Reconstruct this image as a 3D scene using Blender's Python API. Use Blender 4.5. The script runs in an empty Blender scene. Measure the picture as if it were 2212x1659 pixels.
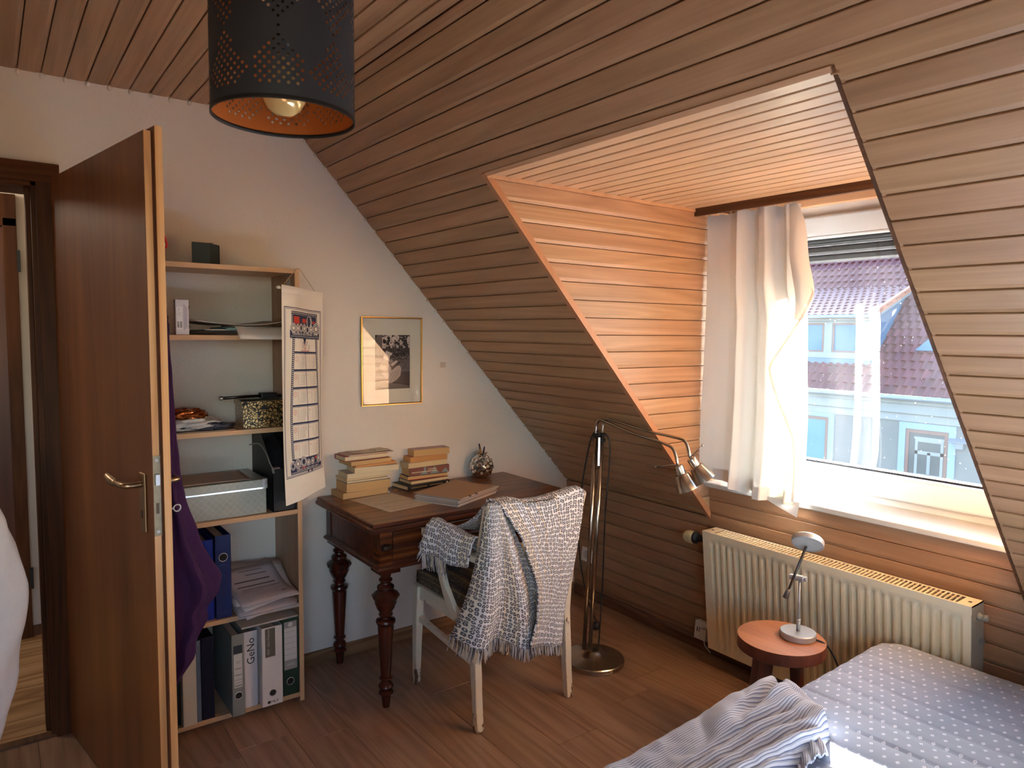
import bpy, bmesh, math, random
from mathutils import Vector, Matrix, noise

scene = bpy.context.scene
COL = scene.collection
random.seed(7)
PI = math.pi

# ------------------------------------------------------------------ camera
cam_d = bpy.data.cameras.new('camera')
cam_d.sensor_fit = 'HORIZONTAL'
cam_d.sensor_width = 36.0
cam_d.lens = 24.867
cam_d.clip_start = 0.02
cam_d.clip_end = 200
cam_d.dof.use_dof = True
cam_d.dof.focus_distance = 3.4
cam_d.dof.aperture_fstop = 7.0
cam = bpy.data.objects.new('camera', cam_d)
COL.objects.link(cam)
_r = Vector((0.5952732634217951, 0.8034685937813887, 0.009378734569431637))
_d = Vector((0.06484799415384954, -0.036404052813195434, -0.9972309073594722))
_f = Vector((-0.800902290862867, 0.5942330887334799, -0.07377368599222744))
cam.matrix_world = Matrix(((_r.x, -_d.x, -_f.x, 3.01416), (_r.y, -_d.y, -_f.y, -2.736), (_r.z, -_d.z, -_f.z, 1.52), (0, 0, 0, 1)))
scene.camera = cam

# ------------------------------------------------------------------ light
SUN_AZ, SUN_EL = math.radians(34), math.radians(21.3)
sun_to = Vector((-math.sin(SUN_AZ) * math.cos(SUN_EL), math.cos(SUN_AZ) * math.cos(SUN_EL), math.sin(SUN_EL)))
world = bpy.data.worlds.new('sky')
scene.world = world
world.use_nodes = True
wn = world.node_tree
wn.nodes.clear()
_out = wn.nodes.new('ShaderNodeOutputWorld')
_bg = wn.nodes.new('ShaderNodeBackground')
_sky = wn.nodes.new('ShaderNodeTexSky')
_sky.sky_type = 'NISHITA'
_sky.sun_disc = False
_sky.sun_elevation = math.radians(24)
_sky.sun_rotation = -SUN_AZ
_sky.air_density = 1.0
_sky.dust_density = 1.2
wn.links.new(_sky.outputs[0], _bg.inputs[0])
wn.links.new(_bg.outputs[0], _out.inputs[0])
_bg.inputs[1].default_value = 1.8
sun_d = bpy.data.lights.new('sun', 'SUN')
sun_d.energy = 215
sun_d.angle = math.radians(0.6)
sun_d.color = (0.98, 0.98, 0.98)
sun = bpy.data.objects.new('sun', sun_d)
COL.objects.link(sun)
sun.rotation_euler = (-sun_to).to_track_quat('-Z', 'Y').to_euler()
sun.location = sun_to * 30
hall_d = bpy.data.lights.new('hall_fill_lamp', 'POINT')  # unseen lamp added to lighten the hall
hall_d.energy = 11.0
hall_d.shadow_soft_size = 0.12
hall_d.color = (1.0, 0.84, 0.66)
hall_l = bpy.data.objects.new('hall_fill_lamp', hall_d)
COL.objects.link(hall_l)
hall_l.location = (-0.66, -3.25, 2.2)
scene.view_settings.view_transform = 'Standard'
scene.view_settings.look = 'None'
scene.view_settings.gamma = 1.0
scene.view_settings.use_curve_mapping = False
scene.view_settings.exposure = 0.35
try:
    scene.cycles.use_denoising = True
    scene.cycles.max_bounces = 12
    scene.cycles.diffuse_bounces = 9
    scene.cycles.transparent_max_bounces = 12
    scene.cycles.caustics_reflective = False
    scene.cycles.caustics_refractive = False
    scene.cycles.sample_clamp_indirect = 40.0
except Exception:
    pass

# ------------------------------------------------------------------ helpers
OFF = {}

class MB:
    """collects vertices and faces (world coordinates) for one mesh object"""
    def __init__(s):
        s.v = []; s.f = []; s.m = []; s.uv = {}
    def add(s, vs, fs, mi=0):
        o = len(s.v)
        s.v.extend([Vector(p) for p in vs])
        for f in fs:
            s.f.append(tuple(i + o for i in f)); s.m.append(mi)
        return o
    def box(s, lo, hi, mi=0, M=None):
        x0, y0, z0 = lo; x1, y1, z1 = hi
        vs = [Vector(p) for p in ((x0,y0,z0),(x1,y0,z0),(x1,y1,z0),(x0,y1,z0),(x0,y0,z1),(x1,y0,z1),(x1,y1,z1),(x0,y1,z1))]
        if M is not None: vs = [M @ p for p in vs]
        s.add(vs, [(0,3,2,1),(4,5,6,7),(0,1,5,4),(1,2,6,5),(2,3,7,6),(3,0,4,7)], mi)
        return s
    def prism(s, pts, vec, mi=0):
        """closed polygon (3-D points) swept along vec"""
        n = len(pts); vec = Vector(vec)
        vs = [Vector(p) for p in pts] + [Vector(p) + vec for p in pts]
        fs = [tuple(range(n))[::-1], tuple(range(n, 2*n))]
        fs += [(i, (i+1) % n, n+(i+1) % n, n+i) for i in range(n)]
        s.add(vs, fs, mi)
        return s
    def tube(s, pts, r, n=8, mi=0, caps=True, flat=1.0):
        pts = [Vector(p) for p in pts]
        N = len(pts)
        rs = r if isinstance(r, (list, tuple)) else [r]*N
        t0 = (pts[1]-pts[0]).normalized()
        up = Vector((0,0,1)) if abs(t0.z) < 0.9 else Vector((1,0,0))
        a = t0.cross(up).normalized()
        rings = []
        for i in range(N):
            t = (pts[min(i+1,N-1)] - pts[max(i-1,0)]).normalized()
            a = (a - t*a.dot(t)).normalized()
            b = t.cross(a)
            rings.append([pts[i] + (a*math.cos(2*PI*k/n) + b*math.sin(2*PI*k/n)*flat)*rs[i] for k in range(n)])
        vs = [p for q in rings for p in q]
        fs = []
        for i in range(N-1):
            for k in range(n):
                fs.append((i*n+k, i*n+(k+1)%n, (i+1)*n+(k+1)%n, (i+1)*n+k))
        if caps:
            fs.append(tuple(range(n))[::-1]); fs.append(tuple((N-1)*n+k for k in range(n)))
        s.add(vs, fs, mi)
        return s
    def lathe(s, prof, c=(0,0,0), n=24, M=None, mi=0, flute=None, caps=True):
        """prof: (radius, height) pairs about local z; M places the axis"""
        vs = []
        for (r, z) in prof:
            for k in range(n):
                a = 2*PI*k/n
                rr = r
                if flute and flute[0] <= z <= flute[1]:
                    rr = r*(1 + flute[2]*math.cos(flute[3]*a))
                vs.append(Vector((rr*math.cos(a), rr*math.sin(a), z)))
        if M is not None: vs = [M @ p for p in vs]
        c = Vector(c); vs = [p + c for p in vs]
        P = len(prof); fs = []
        for i in range(P-1):
            for k in range(n):
                fs.append((i*n+k, i*n+(k+1)%n, (i+1)*n+(k+1)%n, (i+1)*n+k))
        if caps and prof[0][0] > 1e-6: fs.append(tuple(range(n))[::-1])
        if caps and prof[-1][0] > 1e-6: fs.append(tuple((P-1)*n+k for k in range(n)))
        s.add(vs, fs, mi)
        return s
    def grid(s, fn, nu, nv, mi=0, uvfn=None, close_u=False):
        o = len(s.v)
        for j in range(nv+1):
            for i in range(nu+1):
                u, v = i/nu, j/nv
                if uvfn: s.uv[len(s.v)] = uvfn(u, v)
                s.v.append(Vector(fn(u, v)))
        for j in range(nv):
            for i in range(nu):
                a = o + j*(nu+1)+i
                s.f.append((a, a+1, a+nu+2, a+nu+1)); s.m.append(mi)
        return s
    def mesh(s, name, mats, off=Vector((0,0,0)), smooth=False):
        me = bpy.data.meshes.new(name)
        me.from_pydata([tuple(p-off) for p in s.v], [], s.f)
        for m in mats: me.materials.append(m)
        if len(mats) > 1: me.polygons.foreach_set('material_index', s.m)
        if smooth: me.polygons.foreach_set('use_smooth', [True]*len(s.f))
        if s.uv:
            ul = me.uv_layers.new(name='UVMap')
            for lp in me.loops:
                ul.data[lp.index].uv = s.uv.get(lp.vertex_index, (0, 0))
        me.update()
        return me

def obj(name, mb, mats, parent=None, smooth=False, bev=0.0, seg=2, auto=None, kind=None):
    if not isinstance(mats, (list, tuple)): mats = [mats]
    off = OFF.get(parent.name, Vector((0,0,0))) if parent is not None else Vector((0,0,0))
    me = mb.mesh(name, mats, off, smooth)
    o = bpy.data.objects.new(name, me)
    COL.objects.link(o)
    if parent is not None:
        o.parent = parent
        OFF[o.name] = off
    if auto is not None:                      # smooth by angle
        me.polygons.foreach_set('use_smooth', [True]*len(me.polygons))
        bm = bmesh.new(); bm.from_mesh(me)
        for e in bm.edges:
            if len(e.link_faces) == 2 and e.calc_face_angle(0) > math.radians(auto): e.smooth = False
        bm.to_mesh(me); bm.free()
    if bev > 0:
        m = o.modifiers.new('round', 'BEVEL'); m.width = bev; m.segments = seg; m.limit_method = 'ANGLE'; m.angle_limit = math.radians(40)
    if kind: o['kind'] = kind
    return o

def thing(name, label, cat, loc=(0,0,0), group=None):
    o = bpy.data.objects.new(name, None)
    COL.objects.link(o)
    o.empty_display_size = 0.05
    o.location = loc
    OFF[o.name] = Vector(loc)
    o['label'] = label; o['category'] = cat
    if group: o['group'] = group
    return o

def tag(o, label, cat, group=None):
    o['label'] = label; o['category'] = cat
    if group: o['group'] = group
    return o

def struct(name, loc=(0,0,0)):
    o = bpy.data.objects.new(name, None); COL.objects.link(o); o.empty_display_size = 0.05
    o.location = loc; OFF[o.name] = Vector(loc); o['kind'] = 'structure'
    return o

def thicken(o, t, offset=0):
    m = o.modifiers.new('thickness', 'SOLIDIFY'); m.thickness = t; m.offset = offset
    return o

def subsurf(o, n=1):
    m = o.modifiers.new('smooth', 'SUBSURF'); m.levels = n; m.render_levels = n
    return o

def catmull(pts, n):
    pts = [Vector(p) for p in pts]
    out = []
    P = [pts[0]] + pts + [pts[-1]]
    for i in range(1, len(P)-2):
        for k in range(n):
            t = k/n
            a, b, c, d = P[i-1], P[i], P[i+1], P[i+2]
            out.append(0.5*((2*b) + (c-a)*t + (2*a-5*b+4*c-d)*t*t + (3*b-a-3*c+d)*t**3))
    out.append(pts[-1])
    return out

def lerp_table(tab, x):
    """tab: sorted list of (x, value or tuple)"""
    if x <= tab[0][0]: return tab[0][1]
    for (x0, v0), (x1, v1) in zip(tab, tab[1:]):
        if x <= x1:
            t = (x-x0)/(x1-x0)
            t = t*t*(3-2*t)*0.5 + t*0.5
            if isinstance(v0, (tuple, list)): return tuple(a+(b-a)*t for a, b in zip(v0, v1))
            return v0+(v1-v0)*t
    return tab[-1][1]

_txt = {}
def text_geo(s):
    if s not in _txt:
        cu = bpy.data.curves.new('lettering', 'FONT'); cu.body = s; cu.size = 1.0; cu.resolution_u = 2
        t = bpy.data.objects.new('lettering', cu)
        me = t.to_mesh()
        vs = [v.co.copy() for v in me.vertices]; fs = [tuple(p.vertices) for p in me.polygons]
        t.to_mesh_clear(); bpy.data.objects.remove(t); bpy.data.curves.remove(cu)
        _txt[s] = (vs, fs)
    return _txt[s]

def text_on(mb, s, fn, u, v, size, ang=0.0, mi=0, align='c', squash=1.0):
    """fn(u, v) -> 3-D point, u right, v up; writes s centred (or left) at u, v"""
    vs, fs = text_geo(s)
    if not vs: return
    w = max(p.x for p in vs); h = 0.7
    ox = -w/2 if align == 'c' else 0
    ca, sa = math.cos(ang), math.sin(ang)
    out = []
    for p in vs:
        x = (p.x+ox)*size*squash; y = (p.y-h/2)*size
        out.append(fn(u + x*ca - y*sa, v + x*sa + y*ca))
    mb.add(out, fs, mi)

# ------------------------------------------------------------------ materials
def lin(c):
    if isinstance(c, str): c = [int(c[i:i+2], 16) for i in (0, 2, 4)]
    return tuple(((x/255)/12.92 if x/255 <= 0.04045 else ((x/255+0.055)/1.055)**2.4) for x in c) + (1.0,)

def new_mat(name):
    m = bpy.data.materials.new(name); m.use_nodes = True
    nt = m.node_tree
    return m, nt, nt.nodes['Principled BSDF']

def plain(name, c, rough=0.5, metal=0.0, spec=0.5, bump=None, coat=0.0, emit=None):
    m, nt, b = new_mat(name)
    b.inputs['Base Color'].default_value = lin(c)
    b.inputs['Roughness'].default_value = rough
    b.inputs['Metallic'].default_value = metal
    b.inputs['Specular IOR Level'].default_value = spec
    b.inputs['Coat Weight'].default_value = coat
    if bump:
        tc = nt.nodes.new('ShaderNodeTexCoord')
        nz = nt.nodes.new('ShaderNodeTexNoise'); nz.inputs['Scale'].default_value = bump[0]; nz.inputs['Detail'].default_value = 4
        bp = nt.nodes.new('ShaderNodeBump'); bp.inputs['Strength'].default_value = bump[1]; bp.inputs['Distance'].default_value = 0.004
        nt.links.new(tc.outputs['Object'], nz.inputs['Vector'])
        nt.links.new(nz.outputs[0], bp.inputs['Height']); nt.links.new(bp.outputs[0], b.inputs['Normal'])
        if len(bump) > 2:
            rp = nt.nodes.new('ShaderNodeMapRange'); rp.inputs[3].default_value = 1-bump[2]; rp.inputs[4].default_value = 1+bump[2]
            hv = nt.nodes.new('ShaderNodeHueSaturation'); hv.inputs['Color'].default_value = lin(c)
            nt.links.new(nz.outputs[0], rp.inputs[0]); nt.links.new(rp.outputs[0], hv.inputs['Value']); nt.links.new(hv.outputs[0], b.inputs['Base Color'])
    return m

def ramp(nt, stops):
    r = nt.nodes.new('ShaderNodeValToRGB')
    el = r.color_ramp.elements
    while len(el) < len(stops): el.new(0.5)
    for e, (p, c) in zip(el, stops):
        e.position = p; e.color = lin(c)
    return r

def math_n(nt, op, a=None, b=None, va=None, vb=None):
    n = nt.nodes.new('ShaderNodeMath'); n.operation = op
    if a is not None: nt.links.new(a, n.inputs[0])
    if b is not None: nt.links.new(b, n.inputs[1])
    if va is not None: n.inputs[0].default_value = va
    if vb is not None: n.inputs[1].default_value = vb
    return n.outputs[0]

def wood(name, dark, mid, light, axis='X', rough=0.4, gs=1.0, var=0.10, ring=0.35, coat=0.0, fine=0.25, bump=0.15, hue=0.0, spec=0.5):
    m, nt, b = new_mat(name)
    N, L = nt.nodes, nt.links
    tc = N.new('ShaderNodeTexCoord'); oi = N.new('ShaderNodeObjectInfo')
    ad = N.new('ShaderNodeVectorMath'); ad.operation = 'MULTIPLY_ADD'
    cx = N.new('ShaderNodeCombineXYZ')
    for k in range(3): L.new(oi.outputs['Random'], cx.inputs[k])
    ad.inputs[1].default_value = (37.1, 53.7, 19.3)
    L.new(cx.outputs[0], ad.inputs[0]); L.new(tc.outputs['Object'], ad.inputs[2])
    def nz(along, across, det, dist=0.0):
        mp = N.new('ShaderNodeMapping')
        sc = [across]*3; sc['XYZ'.index(axis)] = along
        mp.inputs['Scale'].default_value = sc
        n = N.new('ShaderNodeTexNoise'); n.inputs['Scale'].default_value = gs; n.inputs['Detail'].default_value = det; n.inputs['Distortion'].default_value = dist
        L.new(ad.outputs[0], mp.inputs[0]); L.new(mp.outputs[0], n.inputs['Vector'])
        return n.outputs[0]
    A = nz(1.1, 13, 4); B = nz(4, 150, 2); Cc = nz(0.55, 7, 1, 0.0)
    rg = math_n(nt, 'PINGPONG', math_n(nt, 'MULTIPLY', Cc, vb=9.0), vb=0.5)
    f = math_n(nt, 'ADD', math_n(nt, 'MULTIPLY', A, vb=1.0-ring-fine), math_n(nt, 'MULTIPLY', rg, vb=2*ring))
    f = math_n(nt, 'ADD', f, math_n(nt, 'MULTIPLY', B, vb=fine))
    rp = ramp(nt, [(0.28, dark), (0.5, mid), (0.74, light)])
    L.new(f, rp.inputs[0])
    hv = N.new('ShaderNodeHueSaturation')
    mr = N.new('ShaderNodeMapRange'); mr.inputs[3].default_value = 1-var; mr.inputs[4].default_value = 1+var
    L.new(oi.outputs['Random'], mr.inputs[0]); L.new(mr.outputs[0], hv.inputs['Value'])
    if hue:
        wn_ = N.new('ShaderNodeTexWhiteNoise'); wn_.noise_dimensions = '1D'
        L.new(math_n(nt, 'MULTIPLY', oi.outputs['Random'], vb=91.0), wn_.inputs['W'])
        mh = N.new('ShaderNodeMapRange'); mh.inputs[3].default_value = 0.5-hue; mh.inputs[4].default_value = 0.5+hue
        L.new(wn_.outputs[0], mh.inputs[0]); L.new(mh.outputs[0], hv.inputs['Hue'])
    L.new(rp.outputs[0], hv.inputs['Color']); L.new(hv.outputs[0], b.inputs['Base Color'])
    b.inputs['Roughness'].default_value = rough
    b.inputs['Coat Weight'].default_value = coat; b.inputs['Coat Roughness'].default_value = 0.25
    b.inputs['Specular IOR Level'].default_value = spec
    if bump:
        bp = N.new('ShaderNodeBump'); bp.inputs['Strength'].default_value = bump; bp.inputs['Distance'].default_value = 0.001
        L.new(B, bp.inputs['Height']); L.new(bp.outputs[0], b.inputs['Normal'])
    return m

def fabric(name, c, rough=0.9, scale=400, var=0.1, transl=0.0, c2=None, sheen=0.0):
    m, nt, b = new_mat(name)
    N, L = nt.nodes, nt.links
    tc = N.new('ShaderNodeTexCoord')
    nz = N.new('ShaderNodeTexNoise'); nz.inputs['Scale'].default_value = scale; nz.inputs['Detail'].default_value = 3
    L.new(tc.outputs['Object'], nz.inputs['Vector'])
    mr = N.new('ShaderNodeMapRange'); mr.inputs[3].default_value = 1-var; mr.inputs[4].default_value = 1+var
    hv = N.new('ShaderNodeHueSaturation'); hv.inputs['Color'].default_value = lin(c)
    L.new(nz.outputs[0], mr.inputs[0]); L.new(mr.outputs[0], hv.inputs['Value']); L.new(hv.outputs[0], b.inputs['Base Color'])
    b.inputs['Roughness'].default_value = rough
    b.inputs['Specular IOR Level'].default_value = 0.2
    b.inputs['Sheen Weight'].default_value = sheen
    if transl:
        tr = N.new('ShaderNodeBsdfTranslucent'); tr.inputs[0].default_value = lin(c2 or c)
        mx = N.new('ShaderNodeMixShader'); mx.inputs[0].default_value = transl
        L.new(b.outputs[0], mx.inputs[1]); L.new(tr.outputs[0], mx.inputs[2])
        L.new(mx.outputs[0], N['Material Output'].inputs['Surface'])
    return m
# ------------------------------------------------------------------ shared materials
M_panel = wood('panel_wood', (152,113,79), (170,130,94), (186,146,108), 'X', rough=0.40, var=0.07, ring=0.14, fine=0.3, hue=0.004, bump=0.08)
M_trimw = wood('trim_wood', (184,140,104), (200,156,118), (212,168,130), 'X', rough=0.4, var=0.03, ring=0.1)
M_groove = plain('groove_dark', (104,68,42), 0.8)
M_darkstrip = wood('dark_strip_wood', (74,44,22), (92,56,28), (108,68,36), 'X', rough=0.6, var=0.02)
M_floor = wood('floor_laminate', (126,95,74), (154,121,96), (176,143,116), 'X', rough=0.36, var=0.06, ring=0.2, fine=0.35, gs=1.0, bump=0.08, hue=0.004)
M_hallfloor = wood('hall_floor_laminate', (150,112,74), (184,146,102), (204,168,124), 'X', rough=0.4, var=0.05, ring=0.5, fine=0.2)
M_plaster = plain('white_plaster', (230,221,209), 0.92, spec=0.2, bump=(85, 0.35))
M_plain_wall = plain('pale_wall_paint', (214,206,196), 0.95, spec=0.2, bump=(60, 0.2))
M_base_oak = wood('baseboard_oak', (112,80,54), (140,104,72), (158,122,88), 'Y', rough=0.5, var=0.02)
M_base_dark = wood('baseboard_dark', (84,56,38), (102,70,48), (118,84,60), 'X', rough=0.5, var=0.02)
M_upvc = plain('white_window_plastic', (206,210,212), 0.35)
M_gasket = plain('black_gasket', (26,26,28), 0.6)
M_sill = plain('cream_sill_stone', (168,168,162), 0.45, bump=(40, 0.02, 0.05))
M_shutter = plain('grey_shutter_slat', (64,60,58), 0.55)
M_alu = plain('brushed_aluminium', (196,196,196), 0.32, 1.0)
M_white_pl = plain('white_plastic', (222,220,212), 0.4)
M_black_pl = plain('black_plastic', (22,22,24), 0.45)
M_doorv = wood('door_veneer', (92,50,24), (126,74,38), (152,94,52), 'Z', rough=0.36, var=0.0, ring=0.12, fine=0.15, gs=0.6)
M_dooredge = wood('door_edge_wood', (206,150,94), (222,170,112), (232,186,132), 'Z', rough=0.4, var=0.03)
M_doorgroove = plain('door_edge_groove', (96,50,24), 0.6)
M_doorframe = wood('door_frame_veneer', (58,32,17), (80,46,24), (96,58,32), 'Z', rough=0.55, var=0.03, ring=0.2, spec=0.2)
M_doorframe_h = wood('door_frame_veneer_across', (70,38,18), (96,54,26), (114,68,36), 'Y', rough=0.55, var=0.03, ring=0.2, spec=0.2)
M_bronze = plain('bronze_door_metal', (176,150,122), 0.32, 1.0)
M_lock = plain('worn_lock_metal', (150,140,118), 0.45, 1.0, bump=(60, 0.1, 0.25))

# ------------------------------------------------------------------ room constants
GX = -0.03                # face of the white gable wall
XR = 4.6                  # right end of the room
YB = -4.6                 # rear end of the room
CEIL = 2.408
P = 0.069                 # board pitch of the panelling
DX0, DX1 = 0.962, 2.217   # dormer opening
CHX = 0.981               # cheek face
DZ = 2.056                # dormer ceiling
WY = 0.13                 # window plane
SB = 0.586                # slope: z = SB - 1.089 y
SN = math.hypot(1, 1.089)
def slope_z(y): return SB - 1.089*y
def slope_pt(x, L, d=0.0):           # L measured up the slope from y = 0; d > 0 into the room
    y = -L/SN; z = SB + 1.089*L/SN
    return Vector((x, y - d*1.089/SN, z - d/SN))
def knee_pt(x, z, d=0.0):            # leaning knee wall
    return Vector((x, -0.12*z - d, z))

PROF = [(0, -0.013), (0, -0.0012), (0.0012, 0), (P-0.0155, 0), (P-0.0028, -0.0036), (P-0.0028, -0.013)]

def scaled_prof(w):
    return [(0, -0.013), (0, -0.0012), (0.0012, 0), (w-0.0155, 0), (w-0.0028, -0.0036), (w-0.0028, -0.013)]

def plank_mesh(name, prof, x0, x1, mat, flip=False):
    """board along local x; x0/x1 numbers or functions of w; local y across, local z out of the wall"""
    mb = MB()
    n = len(prof)
    fx0 = x0 if callable(x0) else (lambda w: x0)
    fx1 = x1 if callable(x1) else (lambda w: x1)
    vs = [(fx0(w), w, d) for w, d in prof] + [(fx1(w), w, d) for w, d in prof]
    fs = [tuple(range(n)), tuple(range(n, 2*n))[::-1]] + [(i, n+i, n+(i+1) % n, (i+1) % n) for i in range(n)]
    if flip: fs = [f[::-1] for f in fs]
    mb.add(vs, fs)
    return mb.mesh(name, [mat])

def place_plank(me, parent, o, ax, ay, az, name='plank'):
    ob = bpy.data.objects.new(name, me)
    COL.objects.link(ob)
    ob.parent = parent
    m = Matrix.Identity(4)
    for k, a in enumerate((ax, ay, az)): m.col[k].xyz = Vector(a)
    m.translation = Vector(o)
    ob.matrix_local = m
    return ob

# ------------------------------------------------------------------ floor
floor = struct('floor')
fb = MB(); fb.box((GX, YB, -0.06), (XR, 0.25, -0.0095)); obj('subfloor', fb, M_groove, floor)
FW, FL_ = 0.193, 1.285
rows = []
y1 = -0.13
first = 0.127
ys = [(-0.13, -0.003)]
while y1 > YB:
    ys.append((max(YB, y1-FW), y1)); y1 -= FW
for k, (ya, yb) in enumerate(ys):
    x = GX + 0.002 - random.Random(k*5+3).random()*FL_
    if k == 1: x = 0.66 - FL_
    while x < XR:
        a, b = max(x, GX+0.002), min(x+FL_, XR)
        if b - a > 0.03:
            w, l = yb-ya, b-a
            pm = MB()
            c = 0.0012
            vs = [(0,0,-0.009),(l,0,-0.009),(l,w,-0.009),(0,w,-0.009),(0.0005,0.0005,-c),(l-0.0005,0.0005,-c),(l-0.0005,w-0.0005,-c),(0.0005,w-0.0005,-c),(c,c,0),(l-c,c,0),(l-c,w-c,0),(c,w-c,0)]
            pm.add(vs, [(0,3,2,1),(0,1,5,4),(1,2,6,5),(2,3,7,6),(3,0,4,7),(4,5,9,8),(5,6,10,9),(6,7,11,10),(7,4,8,11),(8,9,10,11)])
            place_plank(pm.mesh('plank', [M_floor]), floor, (a, ya, 0), (1,0,0), (0,1,0), (0,0,1))
        x += FL_

# ------------------------------------------------------------------ flat ceiling
ceil = struct('ceiling')
cb = MB(); cb.box((GX-0.25, YB-0.2, CEIL+0.0128), (XR+0.2, -1.62, CEIL+0.2)); obj('ceiling_board', cb, M_groove, ceil)
me_full = plank_mesh('plank', PROF, 0, XR-GX, M_panel)
yk = -2.617 + 13*P
while yk > YB:
    if yk + P < -1.673:
        place_plank(me_full, ceil, (GX, yk, CEIL), (1,0,0), (0,1,0), (0,0,-1))
    else:
        w = -1.673 - yk
        if w > 0.02: place_plank(plank_mesh('plank', scaled_prof(w), 0, XR-GX, M_panel), ceil, (GX, yk, CEIL), (1,0,0), (0,1,0), (0,0,-1))
    yk -= P

# ------------------------------------------------------------------ sloping ceiling (wall_slope)
slope = struct('wall_slope')
sdown = Vector((0, 1, -1.089))/SN
sn_in = Vector((0, -1.089, -1))/SN
LK = 0.081*SN; LD = 1.348*SN; LT = 1.673*SN
bk = MB()
def slope_slab(x0, x1, La, Lb, d0=-0.0128, d1=-0.2):
    pts = [slope_pt(x0, La, d0), slope_pt(x0, Lb, d0), slope_pt(x0, Lb, d1), slope_pt(x0, La, d1)]
    bk.prism(pts, (x1-x0, 0, 0))
slope_slab(GX-0.2, DX0-0.005, LK-0.1, LT+0.15); slope_slab(DX1+0.005, XR+0.2, LK-0.1, LT+0.15); slope_slab(DX0-0.005, DX1+0.005, LD+0.016, LT+0.15)
obj('slope_board', bk, M_groove, slope)
me_l = plank_mesh('plank', PROF, 0, DX0-GX, M_panel)
me_r = plank_mesh('plank', PROF, 0, XR-DX1, M_panel)
L = 2.2326 + 3*P
edges = []
while L > LK:
    edges.append((L, L-P)); L -= P
edges.insert(0, (LT, 2.2326 + 3*P))
for top, bot in edges:
    w = top - max(bot, LK)
    if w < 0.02: continue
    full = abs(w-P) < 1e-4
    pr = PROF if full else scaled_prof(w)
    if bot > LD:
        me = me_full if full else plank_mesh('plank', pr, 0, XR-GX, M_panel)
        place_plank(me, slope, slope_pt(GX, top), (1,0,0), sdown, sn_in)
    else:
        place_plank(me_l if full else plank_mesh('plank', pr, 0, DX0-GX, M_panel), slope, slope_pt(GX, top), (1,0,0), sdown, sn_in)
        place_plank(me_r if full else plank_mesh('plank', pr, 0, XR-DX1, M_panel), slope, slope_pt(DX1, top), (1,0,0), sdown, sn_in)
        if top > LD + 0.015:
            wm = top - LD
            place_plank(plank_mesh('plank', [(0,-0.013),(0,-0.001),(0.001,0),(wm-0.001,0),(wm,-0.001),(wm,-0.013)], 0, DX1-DX0, M_panel), slope, slope_pt(DX0, top), (1,0,0), sdown, sn_in)

# ------------------------------------------------------------------ knee wall under the window (wall_back)
knee = struct('wall_back')
M_panel_k = wood('shaded_aged_knee_wood', (140,103,74), (158,119,87), (174,134,100), 'X', rough=0.42, var=0.07, ring=0.14, fine=0.3, hue=0.004, bump=0.08)  # panel wood, aged, with the shade under the sill darkened in
kn_n = Vector((0, -1, -0.12)).normalized(); kn_d = Vector((0, 0.12, -1)).normalized()
kb = MB()
pts = [knee_pt(GX-0.2, -0.05, -0.013), knee_pt(GX-0.2, 0.68, -0.013), Vector((GX-0.2, 0.2, 0.68)), Vector((GX-0.2, 0.2, -0.05))]
kb.prism(pts, (XR-GX+0.4, 0, 0))
pts = [knee_pt(DX0-0.1, 0.66, -0.013), knee_pt(DX0-0.1, 0.823, -0.013), Vector((DX0-0.1, 0.22, 0.823)), Vector((DX0-0.1, 0.22, 0.66))]
kb.prism(pts, (DX1-DX0+0.2, 0, 0))
obj('knee_board', kb, M_groove, knee)
zk = 0.826
while zk > 0.0:
    zt, zb = zk, max(zk-P*0.993, 0)
    w = (zt-zb)/0.993
    if w > 0.02:
        if zb > 0.66: xa, xb = CHX, DX1
        elif zt > 0.676: xa, xb = CHX, DX1
        else: xa, xb = GX, XR
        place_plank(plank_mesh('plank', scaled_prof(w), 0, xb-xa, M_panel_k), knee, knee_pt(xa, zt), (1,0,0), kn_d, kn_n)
        if zt > 0.676 and zb < 0.655:
            wz = (0.672-zb)/0.993
            for xc, xd in ((GX, CHX), (DX1, XR)):
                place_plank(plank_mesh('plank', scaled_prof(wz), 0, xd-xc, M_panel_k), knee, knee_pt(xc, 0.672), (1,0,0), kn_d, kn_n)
    zk -= P*0.993
bb = MB()
for xa, xb in ((GX+0.02, XR),):
    bb.prism([Vector((xa,-0.004,0)), Vector((xa,-0.026,0)), Vector((xa,-0.026,0.042)), Vector((xa,-0.016,0.055)), Vector((xa,-0.008,0.055))], (xb-xa,0,0))
b_ = obj('baseboard_back', bb, M_base_dark); b_['kind'] = 'structure'

# ------------------------------------------------------------------ dormer: cheeks, ceiling, trims
ch = struct('wall_dormer')
zs = [2.043 - 0.0668*k for k in range(0, 22)]
M_panel_c = wood('cheek_wood', (156,117,84), (176,136,102), (192,153,118), 'X', rough=0.36, var=0.07, ring=0.2, fine=0.3, hue=0.004, bump=0.08)
def cheek_plank(zt, zb, xface, sgn):
    w = zt - zb
    pr = scaled_prof(w) if w > 0.03 else [(0,-0.013),(0,-0.001),(0.001,0),(w-0.002,0),(w-0.001,-0.001),(w-0.001,-0.013)]
    ya = lambda q: (SB-(zt-q))/1.089 + 0.003           # follows the slope edge
    yb = WY - 0.03
    if sgn > 0:   # left cheek, faces +x; local x along +y, local y down, local z = +x
        me = plank_mesh('plank', pr, ya, yb, M_panel_c, flip=True)
    else:
        me = plank_mesh('plank', pr, ya, yb, M_panel_c)
    place_plank(me, ch, (xface, 0, zt), (0,1,0), (0,0,-1), (sgn,0,0))
for k in range(len(zs)-1):
    zt, zb = zs[k], zs[k+1]
    if zt < 0.70: break
    zb = max(zb, 0.69)
    cheek_plank(zt, zb, CHX, 1); cheek_plank(zt, zb, DX1, -1)
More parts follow.
